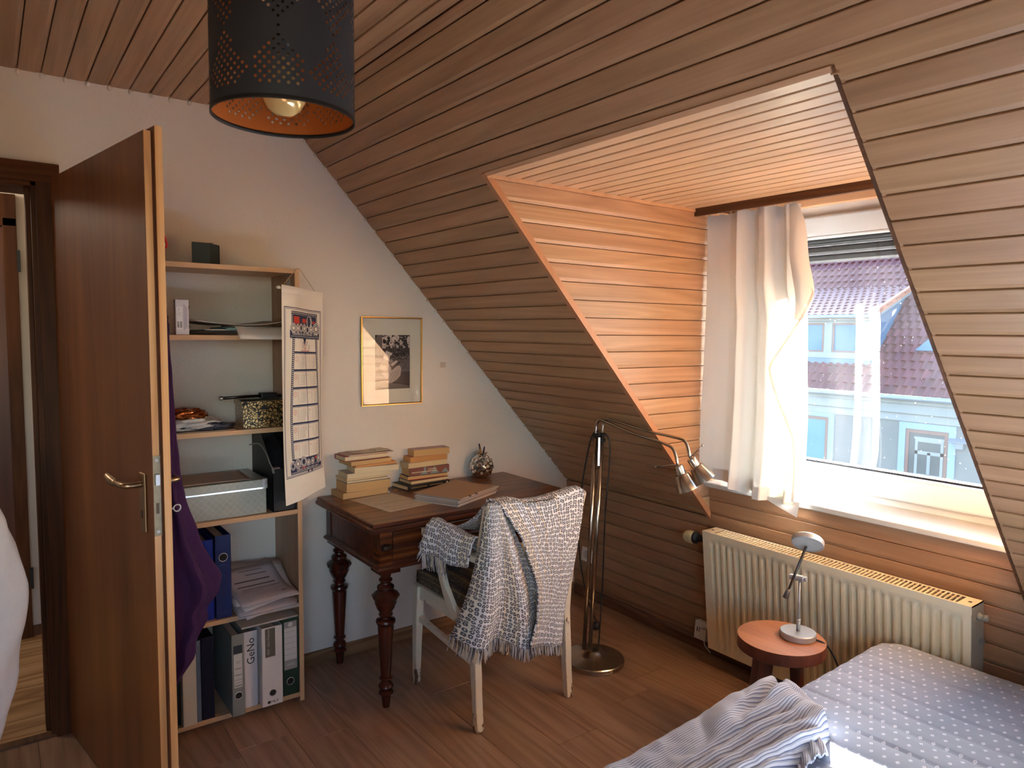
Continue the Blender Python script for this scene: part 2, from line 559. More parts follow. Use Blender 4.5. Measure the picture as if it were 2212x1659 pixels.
# thin cover strip along the top of each cheek
for xf, sg in ((CHX, 1), (DX1, -1)):
    mb = MB(); mb.box((min(xf-0.01*sg, xf+0.006*sg), -1.345, 2.0435), (max(xf-0.01*sg, xf+0.006*sg), WY-0.03, DZ+0.004)); obj('cover_strip', mb, M_trimw, ch)
# solid cheek cores
cc = MB()
for xa, xb in ((DX0-0.16, CHX-0.0128), (DX1+0.0128, DX1+0.18)):
    pts = [Vector((xa, (SB-zz)/1.089 + 0.012, zz)) for zz in (0.6, 2.2)] + [Vector((xa, 0.225, 2.2)), Vector((xa, 0.225, 0.6))]
    cc.prism(pts, (xb-xa, 0, 0))
obj('cheek_core', cc, M_groove, ch)
dc = struct('ceiling_dormer')
yy = -1.333
PD = 0.0675
first = True
prd = [(0,-0.013),(0,-0.0015),(0.0015,0),(PD-0.0125,0),(PD-0.0065,-0.0042),(PD-0.0065,-0.013)]
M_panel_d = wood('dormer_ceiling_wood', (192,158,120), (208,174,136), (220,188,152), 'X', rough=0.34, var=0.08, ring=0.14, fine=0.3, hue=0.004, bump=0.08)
me_d = plank_mesh('plank', prd, 0, DX1-CHX, M_panel_d)
for k in range(16):
    place_plank(me_d, dc, (CHX, yy, DZ), (1,0,0), (0,1,0), (0,0,-1)); yy += PD
dcore = MB(); dcore.box((DX0-0.16, -1.30, DZ+0.0128), (DX1+0.18, -0.235, DZ+0.16)); dcore.box((DX0-0.16, -0.25, 2.128), (DX1+0.18, 0.25, DZ+0.16)); obj('dormer_board', dcore, M_groove, dc)
t1 = MB()     # orange brown bead along the left slope edge
pa, pb = slope_pt(DX0, LD+0.006, 0.004), slope_pt(DX0, LK-0.02, 0.004)
t1.prism([pa, slope_pt(CHX+0.003, LD+0.006, 0.004), slope_pt(CHX+0.003, LD+0.006, -0.02), slope_pt(DX0, LD+0.006, -0.02)], pb-pa)
t1o = struct('trim_1'); obj('edge_bead', t1, wood('bead_wood', (172,116,80), (188,132,92), (200,144,104), 'Z', rough=0.4, var=0.02, ring=0.05), t1o)
t2 = MB()     # light edge along the front of the dormer ceiling
pa = slope_pt(CHX, LD, 0.003)
t2.prism([slope_pt(CHX, LD+0.008, 0.003), slope_pt(CHX, LD-0.006, 0.003), Vector((CHX, -1.333, DZ)), Vector((CHX, -1.335, DZ+0.012)), slope_pt(CHX, LD+0.008, -0.012)], (DX1-CHX, 0, 0))
t2o = struct('trim_2'); obj('edge_bead', t2, M_trimw, t2o)
t3 = MB()
pa, pb = slope_pt(DX1-0.002, LD+0.006, 0.003), slope_pt(DX1-0.002, LK-0.02, 0.003)
t3.prism([pa, slope_pt(DX1+0.006, LD+0.006, 0.003), slope_pt(DX1+0.006, LD+0.006, -0.02), slope_pt(DX1-0.002, LD+0.006, -0.02)], pb-pa)
t3o = struct('trim_3'); obj('edge_bead', t3, M_darkstrip, t3o)
t4 = MB(); t4.box((CHX, -0.252, 2.026), (DX1, -0.236, 2.128)); t4o = struct('trim_4'); obj('valance_board', t4, M_darkstrip, t4o)

# ------------------------------------------------------------------ gable wall (wall_left) with the door opening
OY0, OY1, OZ = -3.46, -2.575, 2.035          # clear opening
gw = MB(); T_ = -0.2
def gpoly(pts): gw.prism([Vector((GX, y, z)) for y, z in pts], (T_, 0, 0))
gpoly([(OY1-0.0, 0), (0.1, 0), (0.1, SB-0.109+0.05), (-1.673, CEIL+0.05), (OY1, CEIL+0.05)])
gpoly([(OY0, OZ), (OY1, OZ), (OY1, CEIL+0.05), (OY0, CEIL+0.05)])
gpoly([(YB-0.2, 0), (OY0, 0), (OY0, CEIL+0.05), (YB-0.2, CEIL+0.05)])
gwo = struct('wall_left'); obj('plaster_face', gw, M_plaster, gwo)
# frayed plaster nubs where the wall meets the boards
nub = MB()
rr = random.Random(4)
for k in range(-3, 14):
    y = -2.617 + P*k
    if y < -1.70: nub.lathe([(0.0, 0.004), (0.007, 0.002), (0.009, -0.006), (0.006, -0.014)], (GX+0.002, y+0.001, CEIL-0.001), 6)
Lq = 2.2326 + 3*P
while Lq > LK+0.05:
    p = slope_pt(GX+0.002, Lq, 0.002)
    nub.lathe([(0.0, 0.007), (0.006, 0.004), (0.007, -0.004), (0.0, -0.008)], p, 6); Lq -= P
obj('plaster_edge', nub, M_plaster, gwo, smooth=True, kind='stuff')
pp = MB(); pp.box((GX-0.001, -0.925, 1.338), (GX+0.0008, -0.893, 1.365)); obj('filler_patch', pp, plain('filler_patch', (206,186,170), 0.9), gwo)
bl = MB()
bl.prism([Vector((GX, -1.742, 0)), Vector((GX+0.016, -1.742, 0)), Vector((GX+0.016, -1.742, 0.046)), Vector((GX+0.006, -1.742, 0.057)), Vector((GX, -1.742, 0.057))], (0, 1.735, 0))
b_ = obj('baseboard_left', bl, M_base_oak); b_['kind'] = 'structure'
# other walls of the room, behind and to the right of the camera
# unseen wide window added in the right gable to brighten the room
rw = MB()
def rpoly(pts): rw.prism([Vector((XR, y, z)) for y, z in pts], (0.2, 0, 0))
RWY0, RWY1, RWZ0, RWZ1 = -4.25, -2.55, 0.95, 2.25
rpoly([(RWY1, 0), (0.1, 0), (0.1, SB-0.1), (-1.673, CEIL+0.05), (-1.673, CEIL+0.05), (RWY1, CEIL+0.05)][:4] + [(RWY1, CEIL+0.05)] if RWY1 < -1.673 else [(RWY1, 0), (0.1, 0), (0.1, SB-0.1), (RWY1, SB-1.089*RWY1+0.05)])
rpoly([(RWY0, 0), (RWY1, 0), (RWY1, RWZ0), (RWY0, RWZ0)]); rpoly([(RWY0, RWZ1), (RWY1, RWZ1), (RWY1, CEIL+0.05), (RWY0, CEIL+0.05)])
rpoly([(YB-0.2, 0), (RWY0, 0), (RWY0, CEIL+0.05), (YB-0.2, CEIL+0.05)])
w_ = obj('wall_right', rw, M_plain_wall); w_['kind'] = 'structure'
fill_win = struct('added_fill_window')
m_ = MB()
for ya, yb in ((RWY0, (RWY0+RWY1)/2), ((RWY0+RWY1)/2, RWY1)):
    m_.box((XR+0.06, ya, RWZ0), (XR+0.12, ya+0.09, RWZ1)); m_.box((XR+0.06, yb-0.09, RWZ0), (XR+0.12, yb, RWZ1)); m_.box((XR+0.06, ya, RWZ0), (XR+0.12, yb, RWZ0+0.09)); m_.box((XR+0.06, ya, RWZ1-0.09), (XR+0.12, yb, RWZ1))
obj('window_frame', m_, M_upvc, fill_win, bev=0.006)
rb = MB(); rb.box((GX-0.2, YB-0.2, 0), (XR+0.2, YB, CEIL+0.05)); w_ = obj('wall_front', rb, M_plain_wall); w_['kind'] = 'structure'

# ------------------------------------------------------------------ hall behind the door
hw = MB()
HX = -1.12
hw.box((HX-0.1, -5.0, 0), (HX, -1.9, 2.45)); hw.box((HX, -1.95, 0), (GX-0.2, -1.85, 2.45)); hw.box((HX-0.1, -5.1, 0), (GX-0.2, -5.0, 2.45))
w_ = obj('wall_hall', hw, M_plain_wall); w_['kind'] = 'structure'
hc = MB(); hc.box((HX-0.1, -5.1, 2.45), (GX-0.19, -1.85, 2.6)); w_ = obj('ceiling_hall', hc, M_plain_wall); w_['kind'] = 'structure'
hf = struct('floor_hall')
x = HX
while x < GX-0.001:
    pm = MB(); pm.box((0, 0, -0.02), (0.19, 3.2, 0.0))
    wv = min(0.19, GX - x - 0.002)
    pm = MB(); pm.box((0, 0, -0.02), (3.2, wv-0.0015, 0.0))
    place_plank(pm.mesh('plank', [M_hallfloor]), hf, (x+wv, -5.0, 0.002), (0,1,0), (-1,0,0), (0,0,1))
    x += 0.19
tb = MB(); tb.box((GX-0.03, OY0, -0.004), (GX+0.008, OY1, 0.009)); w_ = obj('trim_5', tb, M_base_dark); w_['kind'] = 'structure'
# ------------------------------------------------------------------ doors
door = struct('door_1')
df = MB()
df.box((GX, OY1-0.005, 0), (GX+0.016, OY1+0.068, 2.09)); df.box((GX, OY0-0.07, 0), (GX+0.016, OY0, 2.09))
dj = MB()
dj.box((GX-0.215, OY1-0.02, 0), (GX, OY1, OZ)); dj.box((GX-0.215, OY0, 0), (GX, OY0+0.02, OZ))
dj.box((GX-0.12, OY1-0.034, 0), (GX-0.05, OY1-0.02, OZ)); 
dj.box((GX-0.235, OY1-0.005, 0), (GX-0.2, OY1+0.06, 2.07))
fr = obj('door_frame', df, M_doorframe, door, bev=0.003)
obj('jamb_lining', dj, M_doorframe, door, bev=0.002)
dh = MB(); dh.box((GX, OY0-0.07, OZ-0.005), (GX+0.0165, OY1+0.068, 2.098)); dh.box((GX-0.215, OY0, OZ-0.02), (GX, OY1, OZ)); obj('frame_head', dh, M_doorframe_h, door, bev=0.003)
Hh = Vector((-0.003, -2.535, 0)); dd = Vector((0.98566, 0.16872, 0)); dn = Vector((0.16872, -0.98566, 0))   # dn points out of the seen face
def D(u, n, z): return Hh + dd*u + dn*n + Vector((0, 0, z))
def dbox(mb, u0, u1, n0, n1, z0, z1, mi=0):
    vs = [D(u, n, z) for z in (z0, z1) for u, n in ((u0,n0),(u1,n0),(u1,n1),(u0,n1))]
    mb.add(vs, [(0,1,2,3),(7,6,5,4),(0,4,5,1),(1,5,6,2),(2,6,7,3),(3,7,4,0)], mi)
leaf = MB()
dbox(leaf, 0.0, 0.8998, -0.024, 0.0, 0.012, 2.046)
dbox(leaf, -0.005, 0.9118, -0.044, -0.024, 0.008, 2.060)
lf = obj('door_leaf', leaf, M_doorv, door, bev=0.0015)
ed = MB()
dbox(ed, 0.8995, 0.9005, -0.0185, -0.0008, 0.012, 2.046)
dbox(ed, 0.9115, 0.9127, -0.0435, -0.0245, 0.008, 2.060)
obj('edge_band', ed, M_dooredge, lf)
eg = MB(); dbox(eg, 0.8996, 0.9010, -0.0240, -0.0185, 0.012, 2.046); obj('edge_groove', eg, M_doorgroove, lf)
lk = MB(); dbox(lk, 0.9005, 0.9022, -0.0205, -0.0005, 0.945, 1.170); lko = obj('lock_plate', lk, M_lock, door, bev=0.0008)
lb = MB(); dbox(lb, 0.902, 0.9085, -0.016, -0.005, 1.088, 1.118); obj('latch', lb, M_alu, lko)
lb = MB(); dbox(lb, 0.9021, 0.9025, -0.0145, -0.006, 1.008, 1.038); obj('dead_bolt', lb, plain('dark_bolt_metal', (92,84,70), 0.5, 1.0), lko)  # dead bolt in a darker metal
sc = MB()
for z in (1.157, 0.957): sc.lathe([(0.0045, 0), (0.0045, 0.0008), (0, 0.001)], D(0.9022, -0.0105, z), 10, Matrix.Rotation(PI/2, 4, 'Y'))
obj('screw', sc, M_alu, lko)
def handle_set(side):
    n0 = 0.0 if side > 0 else -0.044
    h = MB()
    dbox(h, 0.812, 0.852, min(n0, n0+side*0.007), max(n0, n0+side*0.007), 0.945, 1.115)
    o = obj('handle_plate', h, M_bronze, door, bev=0.004, seg=3)
    lv = MB()
    pts = [D(0.832, n0+side*0.006, 1.082), D(0.832, n0+side*0.03, 1.082), D(0.828, n0+side*0.046, 1.082), D(0.812, n0+side*0.052, 1.082), D(0.77, n0+side*0.052, 1.082), D(0.745, n0+side*0.050, 1.080), D(0.715, n0+side*0.052, 1.086), D(0.694, n0+side*0.054, 1.094)]
    pts = catmull(pts, 4)
    N_ = len(pts)
    rs = [0.0085 if i < N_*0.62 else 0.0085 + 0.004*math.sin(PI*min(1, (i-N_*0.62)/(N_*0.30))) for i in range(N_)]
    lv.tube(pts, rs, 12)
    obj('lever', lv, M_bronze, o, smooth=True)
    kh = MB(); dbox(kh, 0.828, 0.836, min(n0+side*0.0068, n0+side*0.0075), max(n0+side*0.0068, n0+side*0.0075), 0.985, 1.008); obj('keyhole', kh, M_black_pl, o)
handle_set(1); handle_set(-1)
ky = MB(); ky.tube([D(0.832, -0.05, 0.998), D(0.832, -0.078, 0.998)], 0.003, 8)
for k in range(16):
    pass
ring = [D(0.832, -0.088, 0.998) + dn*0.010*math.cos(2*PI*k/16) + Vector((0,0,0.010*math.sin(2*PI*k/16))) for k in range(17)]
ky.tube(ring, 0.0025, 6, caps=False)
obj('key', ky, M_alu, door, smooth=True)
hg = MB()
for z in (0.25, 1.78): hg.tube([D(-0.004, -0.046, z), D(-0.004, -0.046, z+0.09)], 0.008, 10)
obj('hinge', hg, M_bronze, door, smooth=True)

# door across the hall
door2 = struct('door_2')
HXF = HX + 0.001
m = MB(); m.box((HX, -3.5, 0), (HX+0.02, -2.62, 1.99)); m2 = MB()
obj('door_leaf', m, wood('hall_door_veneer', (70,34,20), (88,46,28), (104,58,36), 'Z', rough=0.4, var=0.02, ring=0.2), door2, bev=0.002)
m = MB(); m.box((HX, -2.66, 0), (HX+0.035, -2.605, 2.03)); m.box((HX, -3.6, 1.99), (HX+0.035, -2.605, 2.14)); obj('door_frame', m, M_doorframe, door2, bev=0.003)
m = MB()
for z in (0.25, 1.78): m.box((HX+0.03, -2.609, z), (HX+0.05, -2.595, z+0.10))
obj('hinge', m, M_black_pl, door2)
m = MB(); m.box((HX, -2.604, 0), (HX+0.014, -1.95, 0.05)); b_ = obj('baseboard_hall', m, M_base_dark); b_['kind'] = 'structure'

# ------------------------------------------------------------------ window
win = struct('window_1')
FX0, FX1 = CHX, DX1
def frame_rect(mb, x0, x1, z0, z1, w, y0, y1):
    mb.box((x0, y0, z0), (x1, y1, z0+w)); mb.box((x0, y0, z1-w), (x1, y1, z1))
    mb.box((x0, y0, z0+w), (x0+w, y1, z1-w)); mb.box((x1-w, y0, z0+w), (x1, y1, z1-w))
m = MB(); frame_rect(m, FX0, FX1, 0.84, 2.066, 0.05, WY-0.01, WY+0.07); obj('window_frame', m, M_upvc, win, bev=0.006)
m = MB(); frame_rect(m, FX0+0.03, FX1-0.03, 0.872, 2.022, 0.096, WY-0.03, WY+0.045)
m2 = MB()
so = obj('sash', m, M_upvc, win, bev=0.012, seg=3)
m = MB(); frame_rect(m, FX0+0.126, FX1-0.126, 0.968, 1.926, 0.012, WY-0.012, WY+0.03); obj('gasket', m, M_gasket, so)
m = MB(); frame_rect(m, FX0+0.118, FX1-0.118, 0.960, 1.934, 0.012, WY-0.032, WY-0.014); obj('glazing_bead', m, M_upvc, so, bev=0.003)
# pane with dust and splashes
gm, nt, b = new_mat('dusty_glass')
N, L_ = nt.nodes, nt.links
tr = N.new('ShaderNodeBsdfTransparent'); tr.inputs[0].default_value = (0.93, 0.96, 0.97, 1)
gl = N.new('ShaderNodeBsdfGlossy'); gl.inputs['Roughness'].default_value = 0.0; gl.inputs[0].default_value = (1, 1, 1, 1)
fz = N.new('ShaderNodeFresnel'); fz.inputs[0].default_value = 1.5
m1 = N.new('ShaderNodeMixShader'); L_.new(fz.outputs[0], m1.inputs[0]); L_.new(tr.outputs[0], m1.inputs[1]); L_.new(gl.outputs[0], m1.inputs[2])
tl = N.new('ShaderNodeBsdfTranslucent'); tl.inputs[0].default_value = (0.9, 0.93, 0.95, 1)
tc = N.new('ShaderNodeTexCoord')
vo = N.new('ShaderNodeTexVoronoi'); vo.inputs['Scale'].default_value = 95; L_.new(tc.outputs['Object'], vo.inputs['Vector'])
sep = N.new('ShaderNodeSeparateColor'); L_.new(vo.outputs['Color'], sep.inputs[0])
rad = math_n(nt, 'MULTIPLY', sep.outputs[0], vb=0.26)
sp = math_n(nt, 'LESS_THAN', vo.outputs['Distance'], rad)
gate = math_n(nt, 'GREATER_THAN', sep.outputs[1], vb=0.45)
nz = N.new('ShaderNodeTexNoise'); nz.inputs['Scale'].default_value = 5; L_.new(tc.outputs['Object'], nz.inputs['Vector'])
cl = N.new('ShaderNodeMapRange'); cl.inputs[1].default_value = 0.35; cl.inputs[2].default_value = 0.7; cl.inputs[3].default_value = 0.1; cl.inputs[4].default_value = 0.75
L_.new(nz.outputs[0], cl.inputs[0])
spk = math_n(nt, 'MULTIPLY', math_n(nt, 'MULTIPLY', sp, gate), cl.outputs[0])
DUST = 0.003
fac = math_n(nt, 'ADD', math_n(nt, 'MULTIPLY', spk, vb=0.16), math_n(nt, 'MULTIPLY', nz.outputs[0], vb=DUST*2))
m2_ = N.new('ShaderNodeMixShader'); L_.new(fac, m2_.inputs[0]); L_.new(m1.outputs[0], m2_.inputs[1]); L_.new(tl.outputs[0], m2_.inputs[2])
L_.new(m2_.outputs[0], N['Material Output'].inputs['Surface'])
m = MB(); m.add([(FX0+0.13, WY+0.008, 0.972), (FX1-0.13, WY+0.008, 0.972), (FX1-0.13, WY+0.008, 1.922), (FX0+0.13, WY+0.008, 1.922)], [(0,1,2,3)]); obj('pane', m, gm, so)
# reveal outside, shutter
m = MB(); m.box((FX0-0.16, WY+0.07, 0.80), (FX0+0.02, 0.225, 2.2)); m.box((FX1-0.02, WY+0.07, 0.80), (FX1+0.18, 0.225, 2.2)); m.box((FX0, WY+0.07, 1.97), (FX1, 0.25, 2.2)); m.box((FX0-0.05, WY+0.06, 0.80), (FX1+0.05, 0.26, 0.90))
obj('outer_reveal', m, plain('outer_reveal', (120,116,112), 0.8), win)
for k in range(5):
    z0 = 1.832 + 0.036*k
    m = MB(); m.prism([Vector((FX0+0.02, 0.205, z0)), Vector((FX0+0.02, 0.2, z0+0.01)), Vector((FX0+0.02, 0.2, z0+0.026)), Vector((FX0+0.02, 0.205, z0+0.034)), Vector((FX0+0.02, 0.215, z0+0.034)), Vector((FX0+0.02, 0.215, z0))], (FX1-FX0-0.04, 0, 0))
    obj('shutter_slat', m, M_shutter, win)
m = MB(); m.box((FX0, WY-0.045, 2.062), (FX1, WY+0.02, 2.13)); w_ = obj('trim_6', m, M_trimw, bev=0.002); w_['kind'] = 'structure'
m = MB(); m.box((CHX-0.004, -0.126, 0.823), (DX1+0.004, WY+0.06, 0.845)); w_ = obj('window_sill', m, M_sill, bev=0.004, seg=3); w_['kind'] = 'structure'
# curtain rail under the recess
rail = thing('curtain_rail', 'slim white curtain rail fixed above the dormer window', 'curtain rail', (CHX, -0.19, 2.06))
m = MB(); m.box((CHX+0.002, -0.203, 2.058), (DX1-0.002, -0.177, 2.068)); m.box((CHX+0.002, -0.203, 2.052), (DX1-0.002, -0.197, 2.058)); m.box((CHX+0.002, -0.183, 2.052), (DX1-0.002, -0.177, 2.058))
obj('track', m, M_white_pl, rail)
for xx in (1.2, 2.0):
    m = MB(); m.box((xx, -0.2, 2.068), (xx+0.02, -0.18, 2.13)); obj('bracket', m, M_white_pl, rail)
# ------------------------------------------------------------------ house across the street
M_fac = plain('pale_facade_render', (86,90,90), 0.9, bump=(6, 0.05, 0.04))
M_fac_w = plain('white_house_trim', (104,112,114), 0.7)
M_tile = wood('clay_roof_tile', (62,22,23), (76,29,29), (88,39,38), 'Y', rough=0.6, var=0.14, ring=0.1, gs=0.3, hue=0.01, bump=0)
M_tile2 = wood('weathered_roof_tile', (76,46,50), (88,55,60), (100,68,72), 'Y', rough=0.5, var=0.1, ring=0.1, gs=0.3, bump=0)
M_gut = plain('zinc_gutter', (112,124,134), 0.45, 0.4)
M_brown = plain('brown_window_frame', (84,58,52), 0.5)
M_bluewall = plain('blue_slate_cladding', (62,88,112), 0.6, bump=(20, 0.1, 0.1))
M_pane_b = plain('house_window_glass', (44,88,132), 0.25, spec=0.3)
M_pane_t = plain('teal_window_glass', (46,98,106), 0.4)  # pane coloured an even teal
M_street = plain('asphalt', (96,94,92), 0.9)

sm = MB(); sm.box((-60, 0.6, -6.3), (50, 60, -6.2)); w_ = obj('street', sm, M_street); w_['kind'] = 'structure'

house = thing('opposite_house', 'pale house across the street with red tiled roof and blue dormer', 'house', (-7, 17, -6.2))
HY = 17.0; RT = 1.07; RY0 = HY-0.35; RZ0 = -0.07
def roof_pt(x, s, d=0.0):         # s measured up the roof slope
    c = 1/math.hypot(1, RT)
    return Vector((x, RY0 + s*c - d*RT*c, RZ0 + s*RT*c + d*c))
m = MB(); m.box((-16, HY, -6.2), (3, HY+0.3, -0.3)); obj('facade_wall', m, M_fac, house)
m = MB()
m.box((-16, HY-0.14, -0.56), (3, HY, -0.25)); m.box((-16, HY-0.22, -0.30), (3, HY, -0.13)); m.box((-16, HY-0.05, -0.78), (3, HY, -0.56))
obj('cornice', m, M_fac_w, house, bev=0.02)
m = MB(); m.tube([(-16, RY0-0.03, -0.12), (3, RY0-0.03, -0.12)], 0.07, 10); obj('gutter', m, M_gut, house, smooth=True)
roof = MB(); roof.prism([roof_pt(-16, 0, -0.03), roof_pt(-16, 7.5, -0.03), roof_pt(-16, 7.5, -0.2), roof_pt(-16, 0, -0.2)], (19, 0, 0))
roof_o = obj('roof', roof, M_groove, house)
m = MB(); m.box((-16, HY+0.3, -0.3), (3, HY+5, -0.2)); obj('attic_floor', m, M_groove, house)
# tiles: pan shape, shared mesh; local x across, y up the slope, z out
TWD, TG = 0.235, 0.30
def tile_geo():
    vs = []; xs = [0, 0.05, 0.10, 0.16, 0.20, TWD+0.01]; hs = [0.0, 0.03, 0.034, 0.008, 0.0, 0.004]
    for y, lift in ((0, 0.028), (TG+0.04, 0.0)):
        for x, h in zip(xs, hs): vs.append((x, y, h+lift))
    n = len(xs)
    for x, h in zip(xs, hs): vs.append((x, 0, h*0.6))
    fs = [(i, i+1, n+i+1, n+i) for i in range(n-1)] + [(2*n+i, 2*n+i+1, i+1, i) for i in range(n-1)]
    return vs, fs
tv, tf = tile_geo()
tm = MB(); tm.add(tv, tf); tile_me = tm.mesh('tile', [M_tile], smooth=False)
up = (roof_pt(0, 1) - roof_pt(0, 0)); nrm = up.cross(Vector((1,0,0))).normalized() * -1
if nrm.z < 0: nrm = -nrm
def DL(x):   # region hidden by the dormer, in roof-slope length
    return -10.4 < x < -7.0
big = MB(); n_ind = 0
rows_ = 25
for r_ in range(rows_):
    s0 = r_*TG
    k = 0
    x = -15.9 + (TWD/2 if r_ % 2 else 0)
    while x < 2.8:
        hid = -10.3 < x < -7.15 and 0.95 < s0 < 3.9
        if not hid:
            o = roof_pt(x, s0)
            if -9.1 < x < -4.4 and r_ <= 15 and n_ind < 290 and not (r_ > 12 and x < -7):
                t = bpy.data.objects.new('tile', tile_me); COL.objects.link(t); t.parent = roof_o
                mm = Matrix.Identity(4)
                for q, a in enumerate(((1,0,0), up, nrm)): mm.col[q].xyz = Vector(a)
                mm.translation = o - OFF[house.name]
                t.matrix_local = mm
                n_ind += 1
            else:
                jit = Vector((0, 0, 0.004*((r_*7+int(x*13)) % 3)))
                big.add([o + Vector((1,0,0))*p[0] + up*p[1] + nrm*p[2] + jit for p in tv], tf)
        x += TWD
obj('roof_tiles', big, M_tile, house, kind='stuff')
# dormer with two windows
DY = 17.31
dx0, dx1 = -10.3, -7.0
dz0, dz1 = 0.60, 1.95
m = MB(); m.prism([Vector((dx1-0.03, DY+0.02, 0.62)), Vector((dx1-0.03, DY+0.02, dz1)), Vector((dx1-0.03, DY+2.35, 2.95)), Vector((dx1-0.03, DY+2.3, 2.9))], (0.06, 0, 0)); obj('dormer_cheek', m, M_bluewall, house)
m = MB(); m.box((dx0, DY, 0.62), (dx1, DY+0.05, 1.03)); m.box((dx0, DY, 1.0), (-9.25, DY+0.05, dz1)); obj('dormer_front', m, M_bluewall, house)
m = MB()
m.box((-7.29, DY-0.03, 0.80), (dx1+0.04, DY+0.05, dz1)); m.box((-8.42, DY-0.015, 0.86), (-8.17, DY+0.05, dz1)); m.box((-9.3, DY-0.02, 0.83), (-7.29, DY+0.05, 1.0)); m.box((-9.3, DY-0.02, 1.86), (-7.25, DY+0.05, dz1))
obj('dormer_posts', m, M_fac_w, house, bev=0.01)
m = MB(); m.box((dx0-0.1, DY-0.16, dz1-0.02), (dx1+0.10, DY+0.1, dz1+0.14)); obj('dormer_fascia', m, M_fac_w, house, bev=0.01)
m = MB(); m.tube([(dx0-0.1, DY-0.21, dz1+0.10), (dx1+0.12, DY-0.21, dz1+0.10)], 0.06, 8); obj('dormer_gutter', m, M_gut, house, smooth=True)
for xa, xb in ((-9.25, -8.43), (-8.16, -7.30)):
    m = MB(); frame_rect(m, xa, xb, 1.0, 1.86, 0.055, DY-0.005, DY+0.05); w1 = obj('dormer_window', m, M_brown, house)
    m = MB(); m.box((xa+0.05, DY+0.02, 1.05), (xb-0.05, DY+0.03, 1.81)); obj('pane', m, M_pane_b, w1)
# shed roof of the dormer
sA = Vector((0, DY-0.22, dz1+0.13)); sB = Vector((0, DY+2.55, 3.12)); su = (sB-sA).normalized(); sn_ = su.cross(Vector((1,0,0)));
if sn_.z < 0: sn_ = -sn_
m = MB(); m.prism([sA + Vector((dx0-0.1,0,0)), sB + Vector((dx0-0.1,0,0)), sB + Vector((dx0-0.1,0,-0.12)), sA + Vector((dx0-0.1,0,-0.1))], (dx1-dx0+0.2, 0, 0)); obj('dormer_roof', m, M_groove, house)
m = MB(); m.prism([sA + Vector((dx1+0.02,-0.02,-0.10)), sB + Vector((dx1+0.02,0,-0.10)), sB + Vector((dx1+0.02,0,0.07)), sA + Vector((dx1+0.02,-0.02,0.07))], (0.10, 0, 0)); obj('verge_board', m, plain('terracotta_verge', (158,104,80), 0.7), house)
m = MB(); m.prism([sA + Vector((dx1+0.03,0,-0.15)), sB + Vector((dx1+0.03,0,-0.15)), sB + Vector((dx1+0.03,0,-0.09)), sA + Vector((dx1+0.03,0,-0.09))], (0.10, 0, 0)); obj('verge_trim', m, M_fac_w, house)
dm = MB(); ln = (sB-sA).length; g2 = 0.27; w2 = 0.215
s0 = 0.0; r_ = 0
while s0 < ln:
    x = dx0-0.1 + (w2/2 if r_ % 2 else 0)
    while x < dx1:
        o = sA + su*s0 + Vector((x, 0, 0))
        dm.add([o + Vector((1,0,0))*p[0]*w2/TWD + su*p[1]*g2/TG + sn_*p[2] for p in tv], tf)
        x += w2
    s0 += g2; r_ += 1
obj('dormer_tiles', dm, M_tile2, house, kind='stuff')
# roof window flashing
m = MB(); o = [roof_pt(-5.98, 1.55, 0.06), roof_pt(-5.3, 1.55, 0.06), roof_pt(-5.3, 2.05, 0.07), roof_pt(-5.72, 2.05, 0.07)]
m.prism(o, nrm*0.02); obj('roof_flashing', m, M_bluewall, house)
# facade windows
def fac_window(xa, xb, za, zb, pane_mat, inner):
    m = MB(); frame_rect(m, xa-0.18, xb+0.18, za-0.1, zb+0.18, 0.17, HY-0.04, HY+0.05); sur = obj('window_surround', m, plain('pale_blue_surround', (100,122,146), 0.8), house)
    m = MB(); frame_rect(m, xa, xb, za, zb, 0.085, HY-0.03, HY+0.06); f = obj('facade_window', m, M_brown, house)
    m = MB(); m.box((xa+0.08, HY-0.010, za+0.08), (xb-0.08, HY+0.02, zb-0.08)); obj('pane', m, pane_mat, f)
    if inner:  # white window reflected in the pane, modelled as flat bars
        m = MB(); x0, x1, z0, z1 = xa+0.24, xb-0.10, za+0.10, zb-0.24
        frame_rect(m, x0, x1, z0, z1, 0.07, HY-0.022, HY-0.011); m.box(((x0+x1)/2-0.04, HY-0.022, z0), ((x0+x1)/2+0.04, HY-0.011, z1-0.34)); m.box((x0, HY-0.022, z1-0.40), (x1, HY-0.011, z1-0.31)); m.box((x0-0.03, HY-0.022, z1), (x1+0.02, HY-0.011, z1+0.06))
        obj('reflected_window_frame', m, M_fac_w, f)
fac_window(-8.98, -7.99, -2.30, -0.90, M_pane_t, False)
fac_window(-5.80, -4.76, -2.30, -0.97, plain('dim_window_glass', (50,60,64), 0.3, spec=0.3), True)
m = MB(); m.box((-8.98, HY-0.12, -2.42), (-7.9, HY, -2.36)); obj('facade_sill', m, M_fac_w, house)
m = MB(); m.prism([Vector((-4.72, HY, -1.06)), Vector((-4.72, HY-0.16, -1.16)), Vector((-4.72, HY-0.16, -1.18)), Vector((-4.72, HY, -1.18))], (0.5, 0, 0)); m.box((-4.55, HY-0.12, -1.34), (-4.38, HY, -1.18)); obj('wall_lantern', m, plain('lantern_grey', (92,100,108), 0.6), house)
